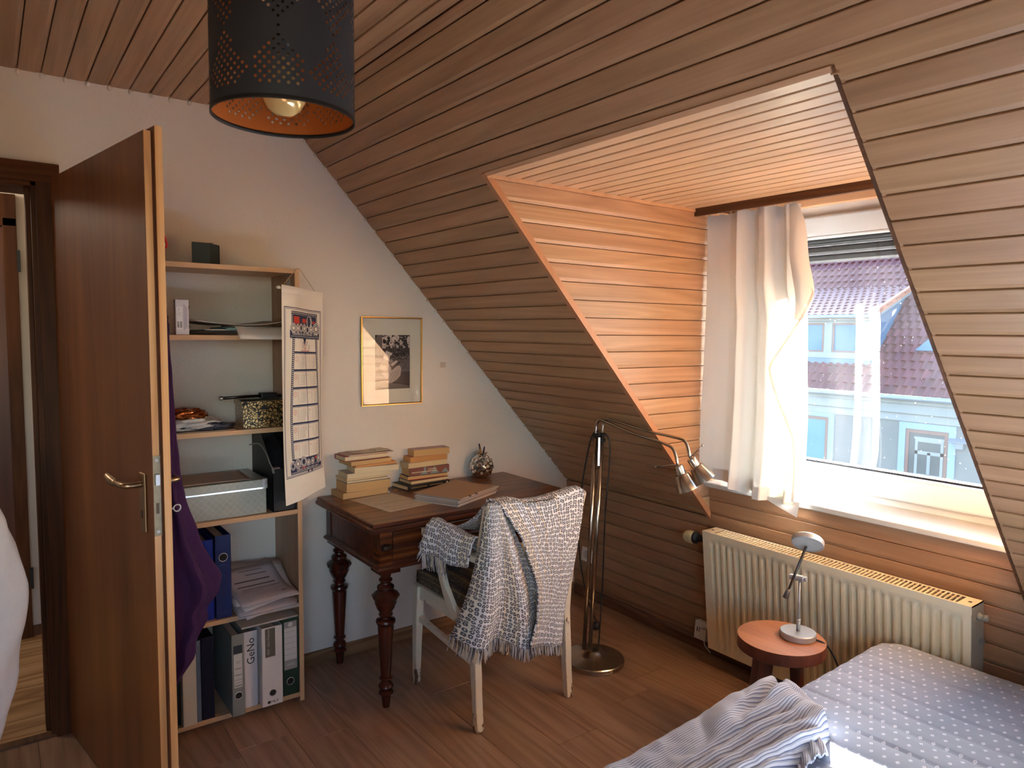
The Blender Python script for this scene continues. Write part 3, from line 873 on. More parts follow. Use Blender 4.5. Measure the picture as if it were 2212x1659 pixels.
# ------------------------------------------------------------------ bookshelf and what stands on it
M_beech = wood('beech_laminate', (186,144,104), (206,166,124), (220,184,144), 'Y', rough=0.45, var=0.03, ring=0.1, fine=0.2)
M_beech_shaded = wood('beech_laminate_shaded', (150,118,92), (168,136,108), (184,152,124), 'Z', rough=0.45, var=0.03, ring=0.1)  # same beech, darkened for the shade inside the shelf
M_beech_e = wood('beech_edge_upright', (186,144,104), (206,166,124), (220,184,144), 'Z', rough=0.45, var=0.03, ring=0.1)
SX0, SX1, SY0, SY1, SZT = GX, 0.255, -2.476, -1.738, 1.758
shelf = thing('bookshelf', 'tall open beech bookshelf against the white wall behind the door', 'bookshelf', (0.11, -2.1, 0))
for ya, yb in ((SY0, SY0+0.018), (SY1-0.018, SY1)):
    m = MB(); m.box((SX0+0.001, ya, 0), (SX1-0.001, yb, SZT)); sp_ = obj('side_panel', m, M_beech_shaded, shelf)
    m = MB(); m.box((SX1-0.001, ya, 0), (SX1, yb, SZT)); obj('edge_strip', m, M_beech_e, sp_)
SHELF_Z = [1.758, 1.497, 1.137, 0.799, 0.415, 0.037]
for z in SHELF_Z:
    m = MB(); m.box((SX0+0.002, SY0+0.018, z-0.018), (SX1-0.001, SY1-0.018, z)); s_ = obj('shelf_board', m, M_beech, shelf, bev=0.0008)
m = MB(); m.box((SX0+0.001, -1.792, 1.758), (SX0+0.003, -1.772, 1.80)); m.box((SX0+0.001, -1.792, 1.758), (SX0+0.03, -1.772, 1.7595)); m.lathe([(0.004,0),(0.004,0.002),(0,0.002)], (SX0+0.003,-1.782,1.787), 8, Matrix.Rotation(PI/2,4,'Y'), 0); obj('wall_bracket', m, M_white_pl, shelf)
m = MB(); m.box((0.16, SY1-0.0195, 1.690), (0.20, SY1-0.018, 1.738)); m.box((0.16, SY1-0.05, 1.7385), (0.20, SY1-0.018, 1.74)); obj('corner_bracket', m, M_alu, shelf)

# --- top: dark green gift box
m = MB(); m.prism([Vector(p) for p in ((0.13,-2.100,1.7583),(0.222,-2.124,1.7583),(0.222,-2.060,1.7583),(0.165,-2.012,1.7583),(0.08,-2.02,1.7583),(0.07,-2.07,1.7583))], (0,0,0.078))
gb = thing('gift_box', 'small dark green box on top of the bookshelf', 'box', (0.13,-2.1,1.758))
M_dgreen = plain('dark_green_card', (22,36,30), 0.5)
obj('box_body', m, M_dgreen, gb, bev=0.002)
m = MB(); m.prism([Vector(p) for p in ((0.14,-2.085,1.837),(0.17,-2.05,1.8375),(0.12,-2.022,1.849),(0.10,-2.055,1.847))], (0,0,0.0012)); obj('paper_tag', m, plain('grey_tag', (128,124,112), 0.7), gb)

# --- second shelf
m = MB(); m.box((0.205,-2.187,1.4975), (0.236,-2.142,1.625)); wb = thing('white_carton', 'narrow white device carton standing on the second shelf', 'box', (0.17,-2.165,1.4975))
M_carton = plain('white_carton_card', (214,210,216), 0.5)
obj('carton_body', m, M_carton, wb, bev=0.0015)
m = MB(); m.box((0.2361,-2.184,1.517), (0.2366,-2.164,1.598)); obj('sticker', m, plain('pale_sticker', (232,230,232), 0.5), wb)
m = MB(); rr = random.Random(3)
for c_ in range(2):
    z = 1.523
    while z < 1.545:
        h_ = rr.choice((0.0008, 0.0014, 0.002)); m.box((0.2367,-2.182+c_*0.0095,z), (0.2369,-2.175+c_*0.0095,z+h_)); z += h_ + rr.choice((0.0008, 0.0013))
obj('barcode', m, plain('barcode_ink', (66,64,66), 0.7), wb)
m = MB()
for k in range(9): a_, c_ = rr.random()*0.012, rr.random()*0.03; m.box((0.2367,-2.1815+a_,1.562+c_), (0.2369,-2.1795+a_,1.5645+c_))
obj('sticker_print', m, plain('sticker_ink', (150,146,150), 0.7), wb, kind='stuff')
m = MB(); m.prism([Vector((0.2361,-2.160,1.512)), Vector((0.2361,-2.160,1.612)), Vector((0.2361,-2.148,1.598)), Vector((0.2361,-2.148,1.525))], (0.0006,0,0)); obj('side_print', m, plain('lilac_print', (188,182,196), 0.5), wb)
for z in (1.52, 1.59):
    m = MB(); m.box((0.214,-2.1425,z), (0.2362,-2.1405,z+0.014)); obj('carton_tab', m, plain('carton_slot', (60,56,60), 0.6), wb)
bj = thing('glass_jar', 'small glass jar with black lid beside the white carton', 'jar', (0.17,-2.225,1.4975))
m = MB(); m.lathe([(0.022,0.0005),(0.026,0.004),(0.026,0.04),(0.02,0.05)], (0.17,-2.222,1.4975), 20); obj('jar_body', m, plain('smoky_glass', (96,100,98), 0.1, spec=0.9), bj, smooth=True)
m = MB(); m.lathe([(0.0,0.05),(0.019,0.05),(0.024,0.058),(0.024,0.066),(0.017,0.079),(0.0,0.083)], (0.17,-2.222,1.4975), 20); obj('jar_lid', m, M_black_pl, bj, smooth=True)
def sheet(mb, fn, nu=10, nv=8): mb.grid(fn, nu, nv)
M_paper = plain('paper_white', (222,216,206), 0.85)
M_paper_g = plain('paper_grey', (178,170,160), 0.85)
M_paper_t = plain('paper_teal', (108,146,144), 0.7)
M_paper_d = plain('paper_dark_folder', (52,40,34), 0.7)
def loose(name, label, z, x0, x1, y0, y1, mat, wav=0.004, ph=0.0, sag=0.0, cat='paper', group=None, rot=0.0, thick=0.0012, curl=0.0):
    cx, cy = (x0+x1)/2, (y0+y1)/2
    ca, sa = math.cos(rot), math.sin(rot)
    def fn(u, v):
        x = x0+(x1-x0)*u; y = y0+(y1-y0)*v
        dz = wav*(1 + math.sin(ph+16*y+9*x))*0.7
        over = max(0, x-SX1)
        dz -= over*sag
        dz += curl*(2*abs(v-0.5))**2
        X = cx + (x-cx)*ca - (y-cy)*sa; Y = cy + (x-cx)*sa + (y-cy)*ca
        return (X, Y, z + dz)
    m = MB(); m.grid(fn, 12, 12)
    o = obj(name, m, mat, smooth=True); thicken(o, thick, 1)
    tag(o, label, cat, group)
    return o
loose('document_folder', 'dark brown document folder at the bottom of the papers on the second shelf', 1.5015, -0.02, 0.235, -2.135, -1.80, M_paper_d, 0.003, 0.6, thick=0.008)
loose('paper_sheet', 'grey sheet lying over the dark folder on the second shelf', 1.5105, 0.0, 0.25, -2.09, -1.80, M_paper_g, 0.003, 0.6, thick=0.005)
loose('paper_sheet', 'teal sheets in the middle of the papers on the second shelf', 1.5165, 0.03, 0.268, -2.02, -1.80, M_paper_t, 0.003, 0.6, thick=0.006, sag=0.3)
loose('paper_sheet', 'white sheets sagging over the front of the second shelf', 1.5235, 0.05, 0.312, -1.985, -1.80, M_paper, 0.003, 0.6, thick=0.005, sag=0.75)
loose('paper_sheet', 'large curled grey sheet on top of the papers on the second shelf', 1.532, -0.0, 0.262, -2.14, -1.80, M_paper_g, 0.003, 0.6, thick=0.003, curl=0.018)

# --- third shelf
Z3 = 1.1375
m = MB(); m.prism([Vector(p) for p in ((0.05,-2.30,Z3),(0.252,-2.30,Z3),(0.252,-2.02,Z3),(0.235,-1.985,Z3),(0.10,-1.97,Z3),(0.05,-2.0,Z3))], (0,0,0.004))
o = obj('cardboard_sheet', m, plain('brown_board', (140,122,104), 0.85)); tag(o, 'flat grey brown cardboard sheet lying on the third shelf', 'cardboard')
def blob(name, c, r, mats, seed, amp=0.35, fr=3.0, smooth=True, sub=24, flat=0.0):
    m = MB()
    def fn(u, v):
        th, ph = 2*PI*u, PI*v
        d = Vector((math.sin(ph)*math.cos(th), math.sin(ph)*math.sin(th), -math.cos(ph)))
        n_ = noise.noise(d*fr + Vector((seed*7.1, seed*3.3, seed)))
        n2 = noise.noise(d*fr*2.7 + Vector((seed*1.1, seed*9.3, seed)))
        k = 1 + amp*n_ + amp*0.5*n2
        p = Vector((d.x*r[0]*k, d.y*r[1]*k, d.z*r[2]*k))
        if p.z < -r[2]*0.75: p.z = -r[2]*0.75
        return Vector(c) + p
    m.grid(fn, sub*2, sub)
    return obj(name, m, mats, smooth=smooth)
M_foil_o = plain('copper_foil', (176,98,50), 0.22, 0.9)
M_wrap_w = fabric('crumpled_white_wrap', (206,206,206), 0.5, 60, 0.1)
M_wrap_b = plain('blue_black_wrap', (40,46,66), 0.4)
o = blob('crumpled_bag', (0.16,-2.145,Z3+0.004+0.022), (0.085,0.115,0.026), [M_wrap_w], 3, 0.4, 3.5); tag(o, 'crumpled white and blue plastic bag lying on the cardboard sheet', 'plastic bag')
o = blob('crumpled_bag', (0.195,-2.08,Z3+0.004+0.012), (0.05,0.09,0.014), [M_wrap_b], 9, 0.4, 4); tag(o, 'flattened dark blue wrapper beside the crumpled white bag', 'wrapper')
o = blob('foil_pouch', (0.17,-2.15,Z3+0.062), (0.06,0.075,0.024), [M_foil_o], 5, 0.3, 3.0); tag(o, 'shiny copper coloured pouch on top of the crumpled bag', 'pouch')
# gold patterned box
gm_, nt, b = new_mat('gold_scroll_paper')
N, L_ = nt.nodes, nt.links
tc = N.new('ShaderNodeTexCoord')
vo = N.new('ShaderNodeTexVoronoi'); vo.feature = 'DISTANCE_TO_EDGE'; vo.inputs['Scale'].default_value = 95
nz = N.new('ShaderNodeTexNoise'); nz.inputs['Scale'].default_value = 22; nz.inputs['Detail'].default_value = 1
mx = N.new('ShaderNodeMix'); mx.data_type = 'VECTOR'; mx.inputs[0].default_value = 0.04
L_.new(tc.outputs['Object'], mx.inputs[4]); L_.new(nz.outputs['Color'], mx.inputs[5]); L_.new(tc.outputs['Object'], nz.inputs['Vector'])
L_.new(mx.outputs[1], vo.inputs['Vector'])
mr = N.new('ShaderNodeMapRange'); mr.inputs[1].default_value = 0.10; mr.inputs[2].default_value = 0.17; L_.new(vo.outputs['Distance'], mr.inputs[0])
mc = N.new('ShaderNodeMix'); mc.data_type = 'RGBA'; mc.inputs[6].default_value = lin((30,20,12)); mc.inputs[7].default_value = lin((226,200,136)); L_.new(mr.outputs[0], mc.inputs[0])
L_.new(mc.outputs[2], b.inputs['Base Color']); L_.new(math_n(nt, 'MULTIPLY', mr.outputs[0], vb=0.9), b.inputs['Metallic']); b.inputs['Roughness'].default_value = 0.28
gbx = thing('gold_box', 'gold and black scroll patterned box on the third shelf', 'box', (0.12,-1.87,Z3))
m = MB(); m.prism([Vector(p) for p in ((0.238,-1.958,Z3),(0.243,-1.762,Z3),(0.05,-1.762,Z3),(0.03,-1.93,Z3))], (0,0,0.078)); obj('box_body', m, gm_, gbx, bev=0.001)
m = MB(); m.prism([Vector(p) for p in ((0.241,-1.962,Z3+0.079),(0.246,-1.760,Z3+0.079),(0.048,-1.760,Z3+0.079),(0.026,-1.934,Z3+0.079))], (0,0,0.026)); obj('lid', m, gm_, gbx, bev=0.001)
m = MB(); m.prism([Vector(p) for p in ((0.2475,-1.9,Z3+0.072),(0.2475,-1.88,Z3+0.092),(0.2475,-1.86,Z3+0.072))], (0.0008,0,0)); obj('lid_latch', m, plain('box_black', (24,20,18), 0.4), gbx)
pn = thing('camera_stick', 'black telescopic stick with a clamp lying on the gold box', 'camera stick', (0.15,-1.9,Z3+0.105))
ZP = Z3+0.1055
m = MB(); m.tube([(0.165,-2.015,ZP+0.010), (0.13,-1.84,ZP+0.011)], 0.006, 10); obj('tube', m, plain('gunmetal', (70,68,66), 0.3, 0.9), pn, smooth=True)
m = MB(); m.lathe([(0,-0.008),(0.0075,-0.004),(0.0085,0.004),(0.006,0.01)], (0.166,-2.020,ZP+0.010), 12, Matrix.Rotation(-PI/2,4,'X')); obj('end_cap', m, M_alu, pn, smooth=True)
m = MB(); m.box((0.105,-1.86,ZP), (0.150,-1.795,ZP+0.022)); m.box((0.11,-1.80,ZP+0.001), (0.14,-1.775,ZP+0.014)); obj('clamp', m, M_black_pl, pn, bev=0.004)
m = MB(); m.box((0.17,-1.958,ZP), (0.205,-1.80,ZP+0.005)); o = obj('phone_holder', m, plain('olive_black', (52,46,36), 0.35), pn, bev=0.002)

# --- fourth shelf: grey storage box, magazine file
Z4 = 0.7995
sbm, nt, b = new_mat('pearl_diamond_paper')
N, L_ = nt.nodes, nt.links
tc = N.new('ShaderNodeTexCoord'); mp = N.new('ShaderNodeMapping'); mp.inputs['Rotation'].default_value = (PI/4, 0, 0); mp.inputs['Scale'].default_value = (70,70,70)
ck = N.new('ShaderNodeTexBrick'); ck.offset = 0; ck.inputs['Scale'].default_value = 1; ck.inputs['Mortar Size'].default_value = 0.05; ck.inputs['Brick Width'].default_value = 1.3; ck.inputs['Row Height'].default_value = 1.3
sx = N.new('ShaderNodeSeparateXYZ'); cb_ = N.new('ShaderNodeCombineXYZ')
L_.new(tc.outputs['Object'], mp.inputs[0]); L_.new(mp.outputs[0], sx.inputs[0]); L_.new(sx.outputs[1], cb_.inputs[0]); L_.new(sx.outputs[2], cb_.inputs[1]); L_.new(cb_.outputs[0], ck.inputs['Vector'])
ck.inputs['Color1'].default_value = lin((170,172,158)); ck.inputs['Color2'].default_value = lin((164,166,152)); ck.inputs['Mortar'].default_value = lin((186,188,174))
L_.new(ck.outputs[0], b.inputs['Base Color']); b.inputs['Roughness'].default_value = 0.35; b.inputs['Metallic'].default_value = 0.25
stb = thing('storage_box', 'pale grey lidded storage box with diamond pattern on the fourth shelf', 'storage box', (0.10,-2.01,Z4))
m = MB(); m.box((-0.015,-2.20,Z4), (0.236,-1.874,Z4+0.118)); obj('box_body', m, sbm, stb, bev=0.002)
m = MB(); m.box((-0.018,-2.204,Z4+0.098), (0.240,-1.870,Z4+0.135)); lid_ = obj('lid', m, sbm, stb, bev=0.002)
m = MB(); m.box((0.2395,-2.203,Z4+0.0985), (0.2412,-1.88,Z4+0.104)); obj('lid_rim', m, plain('chrome_rim', (220,222,224), 0.15, 1.0), lid_)
m = MB(); m.box((0.20,-1.8715,Z4+0.105), (0.2413,-1.868,Z4+0.1365)); m.box((0.2398,-1.89,Z4+0.105), (0.2413,-1.868,Z4+0.1365)); m.lathe([(0.005,0),(0.004,0.002),(0,0.003)], (0.2413,-1.879,Z4+0.12), 10, Matrix.Rotation(PI/2,4,'Y')); obj('corner_fitting', m, M_alu, lid_)
loose('envelope', 'light brown envelope resting on the lid of the grey storage box', Z4+0.1375, 0.02, 0.225, -2.19, -1.925, plain('envelope_paper', (190,172,156), 0.8), 0.0008, 0.4, cat='envelope', rot=-0.05)
mg = thing('magazine_file', 'black cut corner magazine file at the end of the fourth shelf', 'magazine file', (0.12,-1.80,Z4))
M_mag = plain('black_board', (34,32,34), 0.55)
m = MB()
for ya, yb in ((-1.851,-1.8485), (-1.7605,-1.758)):
    m.prism([Vector((-0.02,ya,Z4)), Vector((0.245,ya,Z4)), Vector((0.245,ya,Z4+0.17)), Vector((0.10,ya,Z4+0.30)), Vector((-0.02,ya,Z4+0.30))], (0,yb-ya,0))
m.box((0.2425,-1.851,Z4), (0.245,-1.758,Z4+0.17)); m.box((-0.02,-1.851,Z4), (-0.0175,-1.758,Z4+0.30)); m.box((-0.02,-1.851,Z4), (0.245,-1.758,Z4+0.0025))
obj('file_shell', m, M_mag, mg)
o = blob('black_cloth', (0.12,-1.805,Z4+0.16), (0.11,0.042,0.12), [fabric('black_cloth_knit', (30,30,33), 0.9, 200, 0.3)], 12, 0.15, 4); tag(o, 'black folded fabric stuffed in the magazine file', 'fabric')
m = MB(); m.tube(catmull([(0.08,-1.89,Z4+0.25),(0.15,-1.875,Z4+0.263),(0.21,-1.866,Z4+0.235),(0.236,-1.858,Z4+0.195),(0.2475,-1.851,Z4+0.175)], 5), 0.0025, 8); m.tube([(0.2475,-1.851,Z4+0.176),(0.247,-1.8475,Z4+0.156)], 0.005, 8)
o = obj('charging_cable', m, plain('grey_cable', (150,146,140), 0.5), smooth=True); tag(o, 'short grey cable hanging over the side of the black magazine file', 'cable')
m = MB(); m.box((0.215,-1.845,Z4+0.06), (0.241,-1.82,Z4+0.176)); o = obj('leaflet', m, plain('pink_grey_leaflet', (150,116,116), 0.7)); tag(o, 'small pinkish leaflet sticking up in the magazine file', 'leaflet')

# --- ring binders
M_cut = plain('binder_inside', (120,116,110), 0.8)
def binder(name, label, y0, y1, z0, h, xf, depth, mat, hole_z=None, hole_r=0.0125, group=None, papers=0.75, lean=0.0, ring_mat=None, inside=None):
    t = thing(name, label, 'ring binder', (xf-depth/2, (y0+y1)/2, z0), group)
    th = 0.0025
    m = MB()
    m.box((xf-depth, y0, z0), (xf, y0+th, z0+h)); m.box((xf-depth, y1-th, z0), (xf, y1, z0+h)); m.box((xf-th, y0+th, z0), (xf, y1-th, z0+h))
    obj('cover', m, mat, t, bev=0.0008)
    m = MB(); m.box((xf-depth+0.02, y0+th+0.001, z0+0.006), (xf-0.02, y0+th+0.001+(y1-y0-2*th-0.002)*papers, z0+h-0.012)); obj('papers', m, inside or M_paper_g, t)
    if hole_z:
        c = Vector((xf, (y0+y1)/2, hole_z))
        R_ = Matrix.Rotation(PI/2, 4, 'Y')
        m = MB(); m.lathe([(hole_r*0.99,0.0002),(0,0.0004)], c, 24, R_); obj('finger_hole', m, M_black_pl, t)
        m = MB(); m.lathe([(hole_r,0.0),(hole_r,0.0012),(hole_r+0.0018,0.0014),(hole_r+0.0026,0.0)], c, 24, R_, caps=False); obj('hole_ring', m, ring_mat or M_alu, t, smooth=True)
    return t
def spine_fn(xf, yc, z): return lambda u, v: Vector((xf, yc+u, z+v))
M_blue1 = plain('bright_blue_binder', (28,52,150), 0.3); M_blue2 = plain('blue_binder', (34,52,104), 0.3)
bA = binder('ring_binder', 'bright blue ring binder half hidden by the purple dress', -2.128, -2.076, 0.4155, 0.31, 0.235, 0.27, M_blue1, 0.60)
bB = binder('ring_binder', 'dark blue ring binder beside the heap of papers', -2.071, -2.014, 0.4155, 0.322, 0.243, 0.27, M_blue2, 0.652, 0.0145)
m = MB()
for z in (0.618, 0.435): m.tube(catmull([(0.2432,-2.06,z),(0.2436,-2.042,z+0.006),(0.2432,-2.026,z-0.001)], 4), 0.0012, 6)
obj('painted_gloss', m, plain('painted_blue_highlight', (70,88,140), 0.15), bB, smooth=True)  # lighter streaks painted as glints on the glossy spine
Z6 = 0.0375
M_cream_b = plain('cream_binder', (206,198,176), 0.6); M_bg = plain('blue_grey_binder', (92,110,128), 0.5); M_navy = plain('navy_binder', (18,24,44), 0.28); M_dkg = plain('black_binder', (30,34,32), 0.5)
binder('ring_binder', 'black binder at the left end of the bottom shelf', -2.245, -2.203, Z6, 0.30, 0.235, 0.26, M_dkg)
binder('ring_binder', 'cream binder under the hem of the purple dress', -2.200, -2.152, Z6, 0.32, 0.262, 0.28, M_cream_b)
binder('ring_binder', 'thin blue grey binder between the cream and navy binders', -2.150, -2.134, Z6, 0.315, 0.252, 0.27, M_bg)
binder('ring_binder', 'glossy navy binder on the bottom shelf', -2.131, -2.086, Z6, 0.32, 0.250, 0.27, M_navy, inside=M_navy, papers=0.95)
M_gr = plain('grey_binder', (132,134,126), 0.5)
bG = binder('ring_binder', 'narrow grey ring binder with a white label on the bottom shelf', -2.032, -1.986, Z6, 0.322, 0.294, 0.285, M_gr, 0.118, 0.0125)
m = MB(); m.box((0.294,-2.025,0.150), (0.2945,-1.994,0.282)); obj('label_card', m, plain('label_white', (204,200,190), 0.7), bG)
m = MB(); m.box((0.294,-2.026,0.284), (0.2947,-1.993,0.316))
obj('label_head', m, plain('label_navy', (44,52,58), 0.5), bG)
M_ink = plain('ink_grey', (92,90,88), 0.8)
m = MB()
for z, w in ((0.252, 0.020), (0.246, 0.012), (0.2245, 0.026), (0.2235, 0.022), (0.200, 0.026), (0.1985, 0.024), (0.180, 0.028), (0.168, 0.028)): m.box((0.2946,-2.0095-w/2,z), (0.2948,-2.0095+w/2,z+0.0012))
for k in range(6): m.box((0.2946,-2.022+k*0.0045,0.155), (0.2948,-2.019+k*0.0045,0.160))
obj('label_print', m, M_ink, bG)
M_wht = plain('white_binder', (208,202,200), 0.55)
bW = binder('ring_binder', 'white binder with GeNo handwritten on its spine', -1.979, -1.925, Z6, 0.305, 0.254, 0.27, M_wht)
m = MB(); text_on(m, 'GeNo', lambda u, v: Vector((0.2543, -1.951 - v, 0.262 + u)), 0, 0, 0.042); gt = obj('handwriting', m, plain('marker_black', (20,20,24), 0.6), bW)
bM = binder('ring_binder', 'white binder with a grey name plate on the bottom shelf', -1.918, -1.838, Z6, 0.318, 0.290, 0.285, plain('white_binder_gloss', (214,208,202), 0.4), 0.088, 0.0125, ring_mat=plain('pale_ring', (190,186,180), 0.5))
m = MB(); m.box((0.29,-1.905,0.236), (0.2906,-1.866,0.351)); obj('name_plate', m, plain('plate_grey_brown', (96,90,80), 0.5), bM)
m = MB(); text_on(m, 'MLP \u2013 Ihre Finanzen', lambda u, v: Vector((0.2909, -1.893 - v, 0.246 + u)), 0, 0, 0.0125, align='l'); obj('plate_lettering', m, plain('plate_letters', (186,180,168), 0.6), bM)
m = MB(); text_on(m, 'MLP', lambda u, v: Vector((0.2904, -1.871 + u, 0.052 + v)), 0, 0, 0.0165)
m.lathe([(0.0062,0.0),(0.0062,0.0003),(0,0.0004)], Vector((0.2902,-1.893,0.052)), 16, Matrix.Rotation(PI/2,4,'Y')); 
for k in range(3): m.box((0.2905,-1.8985,0.0485+k*0.003), (0.2907,-1.8875,0.0493+k*0.003))
obj('spine_lettering', m, plain('letter_black', (34,34,36), 0.6), bM)
m = MB(); m.box((0.2901,-1.905,0.231), (0.2905,-1.845,0.2316))
for k in range(4): m.box((0.2901,-1.905,0.20-0.022*k), (0.2904,-1.845,0.2004-0.022*k))
obj('spine_line', m, plain('embossed_line', (186,180,174), 0.6), bM)
M_gn = plain('green_binder', (28,56,42), 0.45)
bV = binder('ring_binder', 'dark green ring binder with a grey and white label', -1.829, -1.759, Z6, 0.322, 0.252, 0.28, M_gn, 0.095, 0.0135)
m = MB(); m.box((0.252,-1.818,0.145), (0.2526,-1.766,0.344)); obj('label_card', m, plain('label_mid_grey', (150,148,142), 0.6), bV)
m = MB(); m.box((0.2526,-1.817,0.185), (0.2529,-1.767,0.318)); obj('label_field', m, plain('label_field_white', (206,202,196), 0.7), bV)
m = MB()
for k in range(5): m.box((0.2529,-1.816,0.207+0.0235*k), (0.2531,-1.768,0.2077+0.0235*k))
obj('label_line', m, M_ink, bV)
m = MB(); m.lathe([(0.0095,0),(0.0095,0.0004),(0,0.0005)], Vector((0.2527,-1.792,0.331)), 20, Matrix.Rotation(PI/2,4,'Y')); obj('label_emblem', m, plain('emblem_white', (208,204,198), 0.6), bV)
m = MB(); m.tube([(0.2534,-1.797,0.327),(0.2534,-1.787,0.336)], 0.0008, 6); text_on(m, 'LEITZ', lambda u, v: Vector((0.2532,-1.792+u, 0.165+v)), 0, 0, 0.012); obj('label_lettering', m, plain('letter_pale', (214,210,204), 0.6), bV)
# white card lying over the binders
m = MB(); m.prism([Vector(p) for p in ((0.02,-1.985,0.3605),(0.262,-1.985,0.3605),(0.258,-1.762,0.3605),(0.02,-1.762,0.3605))], (0,0,0.006))
o = obj('card_folder', m, plain('stained_white_card', (184,176,164), 0.75, bump=(9, 0.05, 0.15))); tag(o, 'stained white card folder lying flat on top of the bottom binders', 'folder')
# heap of papers on the fifth shelf
rr = random.Random(21)
heap = []
zc = 0.4165
M_pl = [plain('heap_paper', c_, 0.85) for c_ in ((198,188,186), (188,178,178), (206,198,192), (176,166,168))]
hl = ['lowest of the loose papers on the fifth shelf', 'second lowest paper of the heap on the fifth shelf', 'third paper up in the heap on the fifth shelf', 'fourth paper up in the heap on the fifth shelf', 'fifth paper up in the heap on the fifth shelf', 'sixth paper up in the heap on the fifth shelf', 'seventh paper up in the heap on the fifth shelf', 'printed sheet on top of the heap on the fifth shelf']
for k in range(8):
    rot = (rr.random()-0.5)*0.35 + 0.12
    w_, l_ = 0.21, 0.215 + 0.03*rr.random()
    cy, cx = -1.885 + (rr.random()-0.5)*0.025, 0.165 + (rr.random()-0.5)*0.05
    th = 0.005 + 0.004*rr.random()
    lift = 0.012 + 0.016*k
    def fn(u, v, cx=cx, cy=cy, rot=rot, l_=l_, zc=zc, lift=lift, k=k):
        x, y = (u-0.5)*0.235, (v-0.5)*l_
        X = cx + x*math.cos(rot) - y*math.sin(rot); Y = cy + x*math.sin(rot) + y*math.cos(rot)
        z = zc + 1.15*max(0, 0.20-X)**1.5 + 0.10*max(0, -1.84-Y)*min(1, max(0, 0.28-X)/0.2)     # slides up against the wall
        Y = min(Y, -1.7605)
        over = max(0, X-SX1)
        return (max(X, GX+0.004), Y, z - over*0.25)
    m = MB(); m.grid(fn, 10, 8)
    o = obj('loose_paper', m, M_pl[k % 4], smooth=True); thicken(o, th*0.9, 1); tag(o, 'stack of sheets, ' + hl[k], 'papers', 'papers on the fifth shelf')
    if k == 7:
        pm = MB()
        for q, (ua, ub, va, vb) in enumerate(((0.30,0.325,0.15,0.8),(0.42,0.445,0.15,0.85),(0.52,0.535,0.2,0.9),(0.18,0.195,0.4,0.8),(0.10,0.11,0.3,0.75),(0.6,0.61,0.15,0.55),(0.82,0.85,0.78,0.88))):
            pm.grid(lambda u, v, a=(ua,ub,va,vb): Vector(fn(a[0]+(a[1]-a[0])*u, a[2]+(a[3]-a[2])*v)) + Vector((0.0004,0,th+0.0006)), 2, 8)
        pr = obj('printed_lines', pm, plain('print_dark', (70,66,72), 0.8), kind='stuff'); pr.parent = o
    zc += th + 0.0015
# ------------------------------------------------------------------ linen calendar hung over the bookshelf corner
cal = thing('linen_calendar', 'printed linen wall calendar hanging from the bookshelf corner', 'calendar', (0.27, -1.73, 1.68))
KP = Vector((0.381, -1.851, 1.687)); KU = Vector((-0.222, 0.242, -0.013)); KW = KU.length; KU.normalize()
KN = Vector((0.737, 0.676, 0)); KH = 0.835
def kal(u, v, d=0.0):
    b = 0.010*math.sin(PI*min(1, max(0, u/KW)))*(0.3+0.7*v/KH) + 0.008*math.sin(2*PI*v/KH+0.6)*math.sin(2.2*PI*u/KW) + 0.035*max(0, v/KH-0.6)**2
    sh = 0.012*math.sin(PI*v/KH)
    e = 0.016*max(0, (v-0.70)/0.135)*(u/KW)     # right lower edge pulls up
    return KP + KU*u + Vector((0, 0, -v + e)) + KN*(b + d) - KU*sh*0.3
M_linen = fabric('linen_cream', (240,232,216), 0.9, 350, 0.06)
m = MB(); m.grid(lambda u, v: kal(u*KW, v*KH), 24, 48); o = obj('cloth', m, M_linen, cal, smooth=True)
m = MB(); m.tube([kal(-0.006, 0.012, -0.008), kal(KW+0.002, 0.012, -0.008)], 0.006, 10); obj('rod', m, plain('rod_wood', (176,140,98), 0.6), cal, smooth=True)
m = MB(); m.grid(lambda u, v: kal(u*KW, v*0.026, 0.0025*math.sin(PI*v)+0.0006), 20, 4); obj('rod_sleeve', m, M_linen, cal, smooth=True)
m = MB(); m.lathe([(0,-0.006),(0.008,-0.003),(0.008,0.004),(0,0.008)], kal(-0.008, 0.012, -0.008), 10); obj('rod_knob', m, M_white_pl, cal, smooth=True)
hookp = Vector((SX1-0.002, SY1+0.001, SZT+0.0015))
m = MB(); m.tube([kal(0.004, 0.012, -0.004), hookp + Vector((0.004,-0.012,0.0)), hookp + Vector((-0.01, 0.004, 0.001)), kal(KW-0.03, 0.014, -0.004)], 0.0013, 6); obj('string', m, plain('jute_string', (196,168,124), 0.9), cal)
navy, red_, cream = MB(), MB(), MB()
def kr(mb, u0, u1, v0, v1, d=0.0007):
    n = max(1, int((u1-u0)/0.018)); k = max(1, int((v1-v0)/0.03))
    mb.grid(lambda u, v: kal(u0+(u1-u0)*u, v0+(v1-v0)*v, d), n, k)
def kc(mb, u, v, r, d=0.0010, r2=0.0, n=18):
    ps = [(math.cos(2*PI*i/n), math.sin(2*PI*i/n)) for i in range(n)]
    if r2 > 0:
        vs = [kal(u+r*a, v+r*b_, d) for a, b_ in ps] + [kal(u+r2*a, v+r2*b_, d) for a, b_ in ps]
        mb.add(vs, [(i, (i+1)%n, n+(i+1)%n, n+i) for i in range(n)])
    else:
        mb.add([kal(u+r*a, v+r*b_, d) for a, b_ in ps], [tuple(range(n))])
U0, U1 = 0.012, 0.312
for dd_ in (0, 0.006):      # double border line
    t = 0.0028 if dd_ == 0 else 0.0016
    a, b_, c_, e_ = U0+dd_, U1-dd_, 0.079+dd_, 0.735-dd_
    kr(navy, a, b_, c_, c_+t); kr(navy, a, b_, e_-t, e_); kr(navy, a, a+t, c_, e_); kr(navy, b_-t, b_, c_, e_)
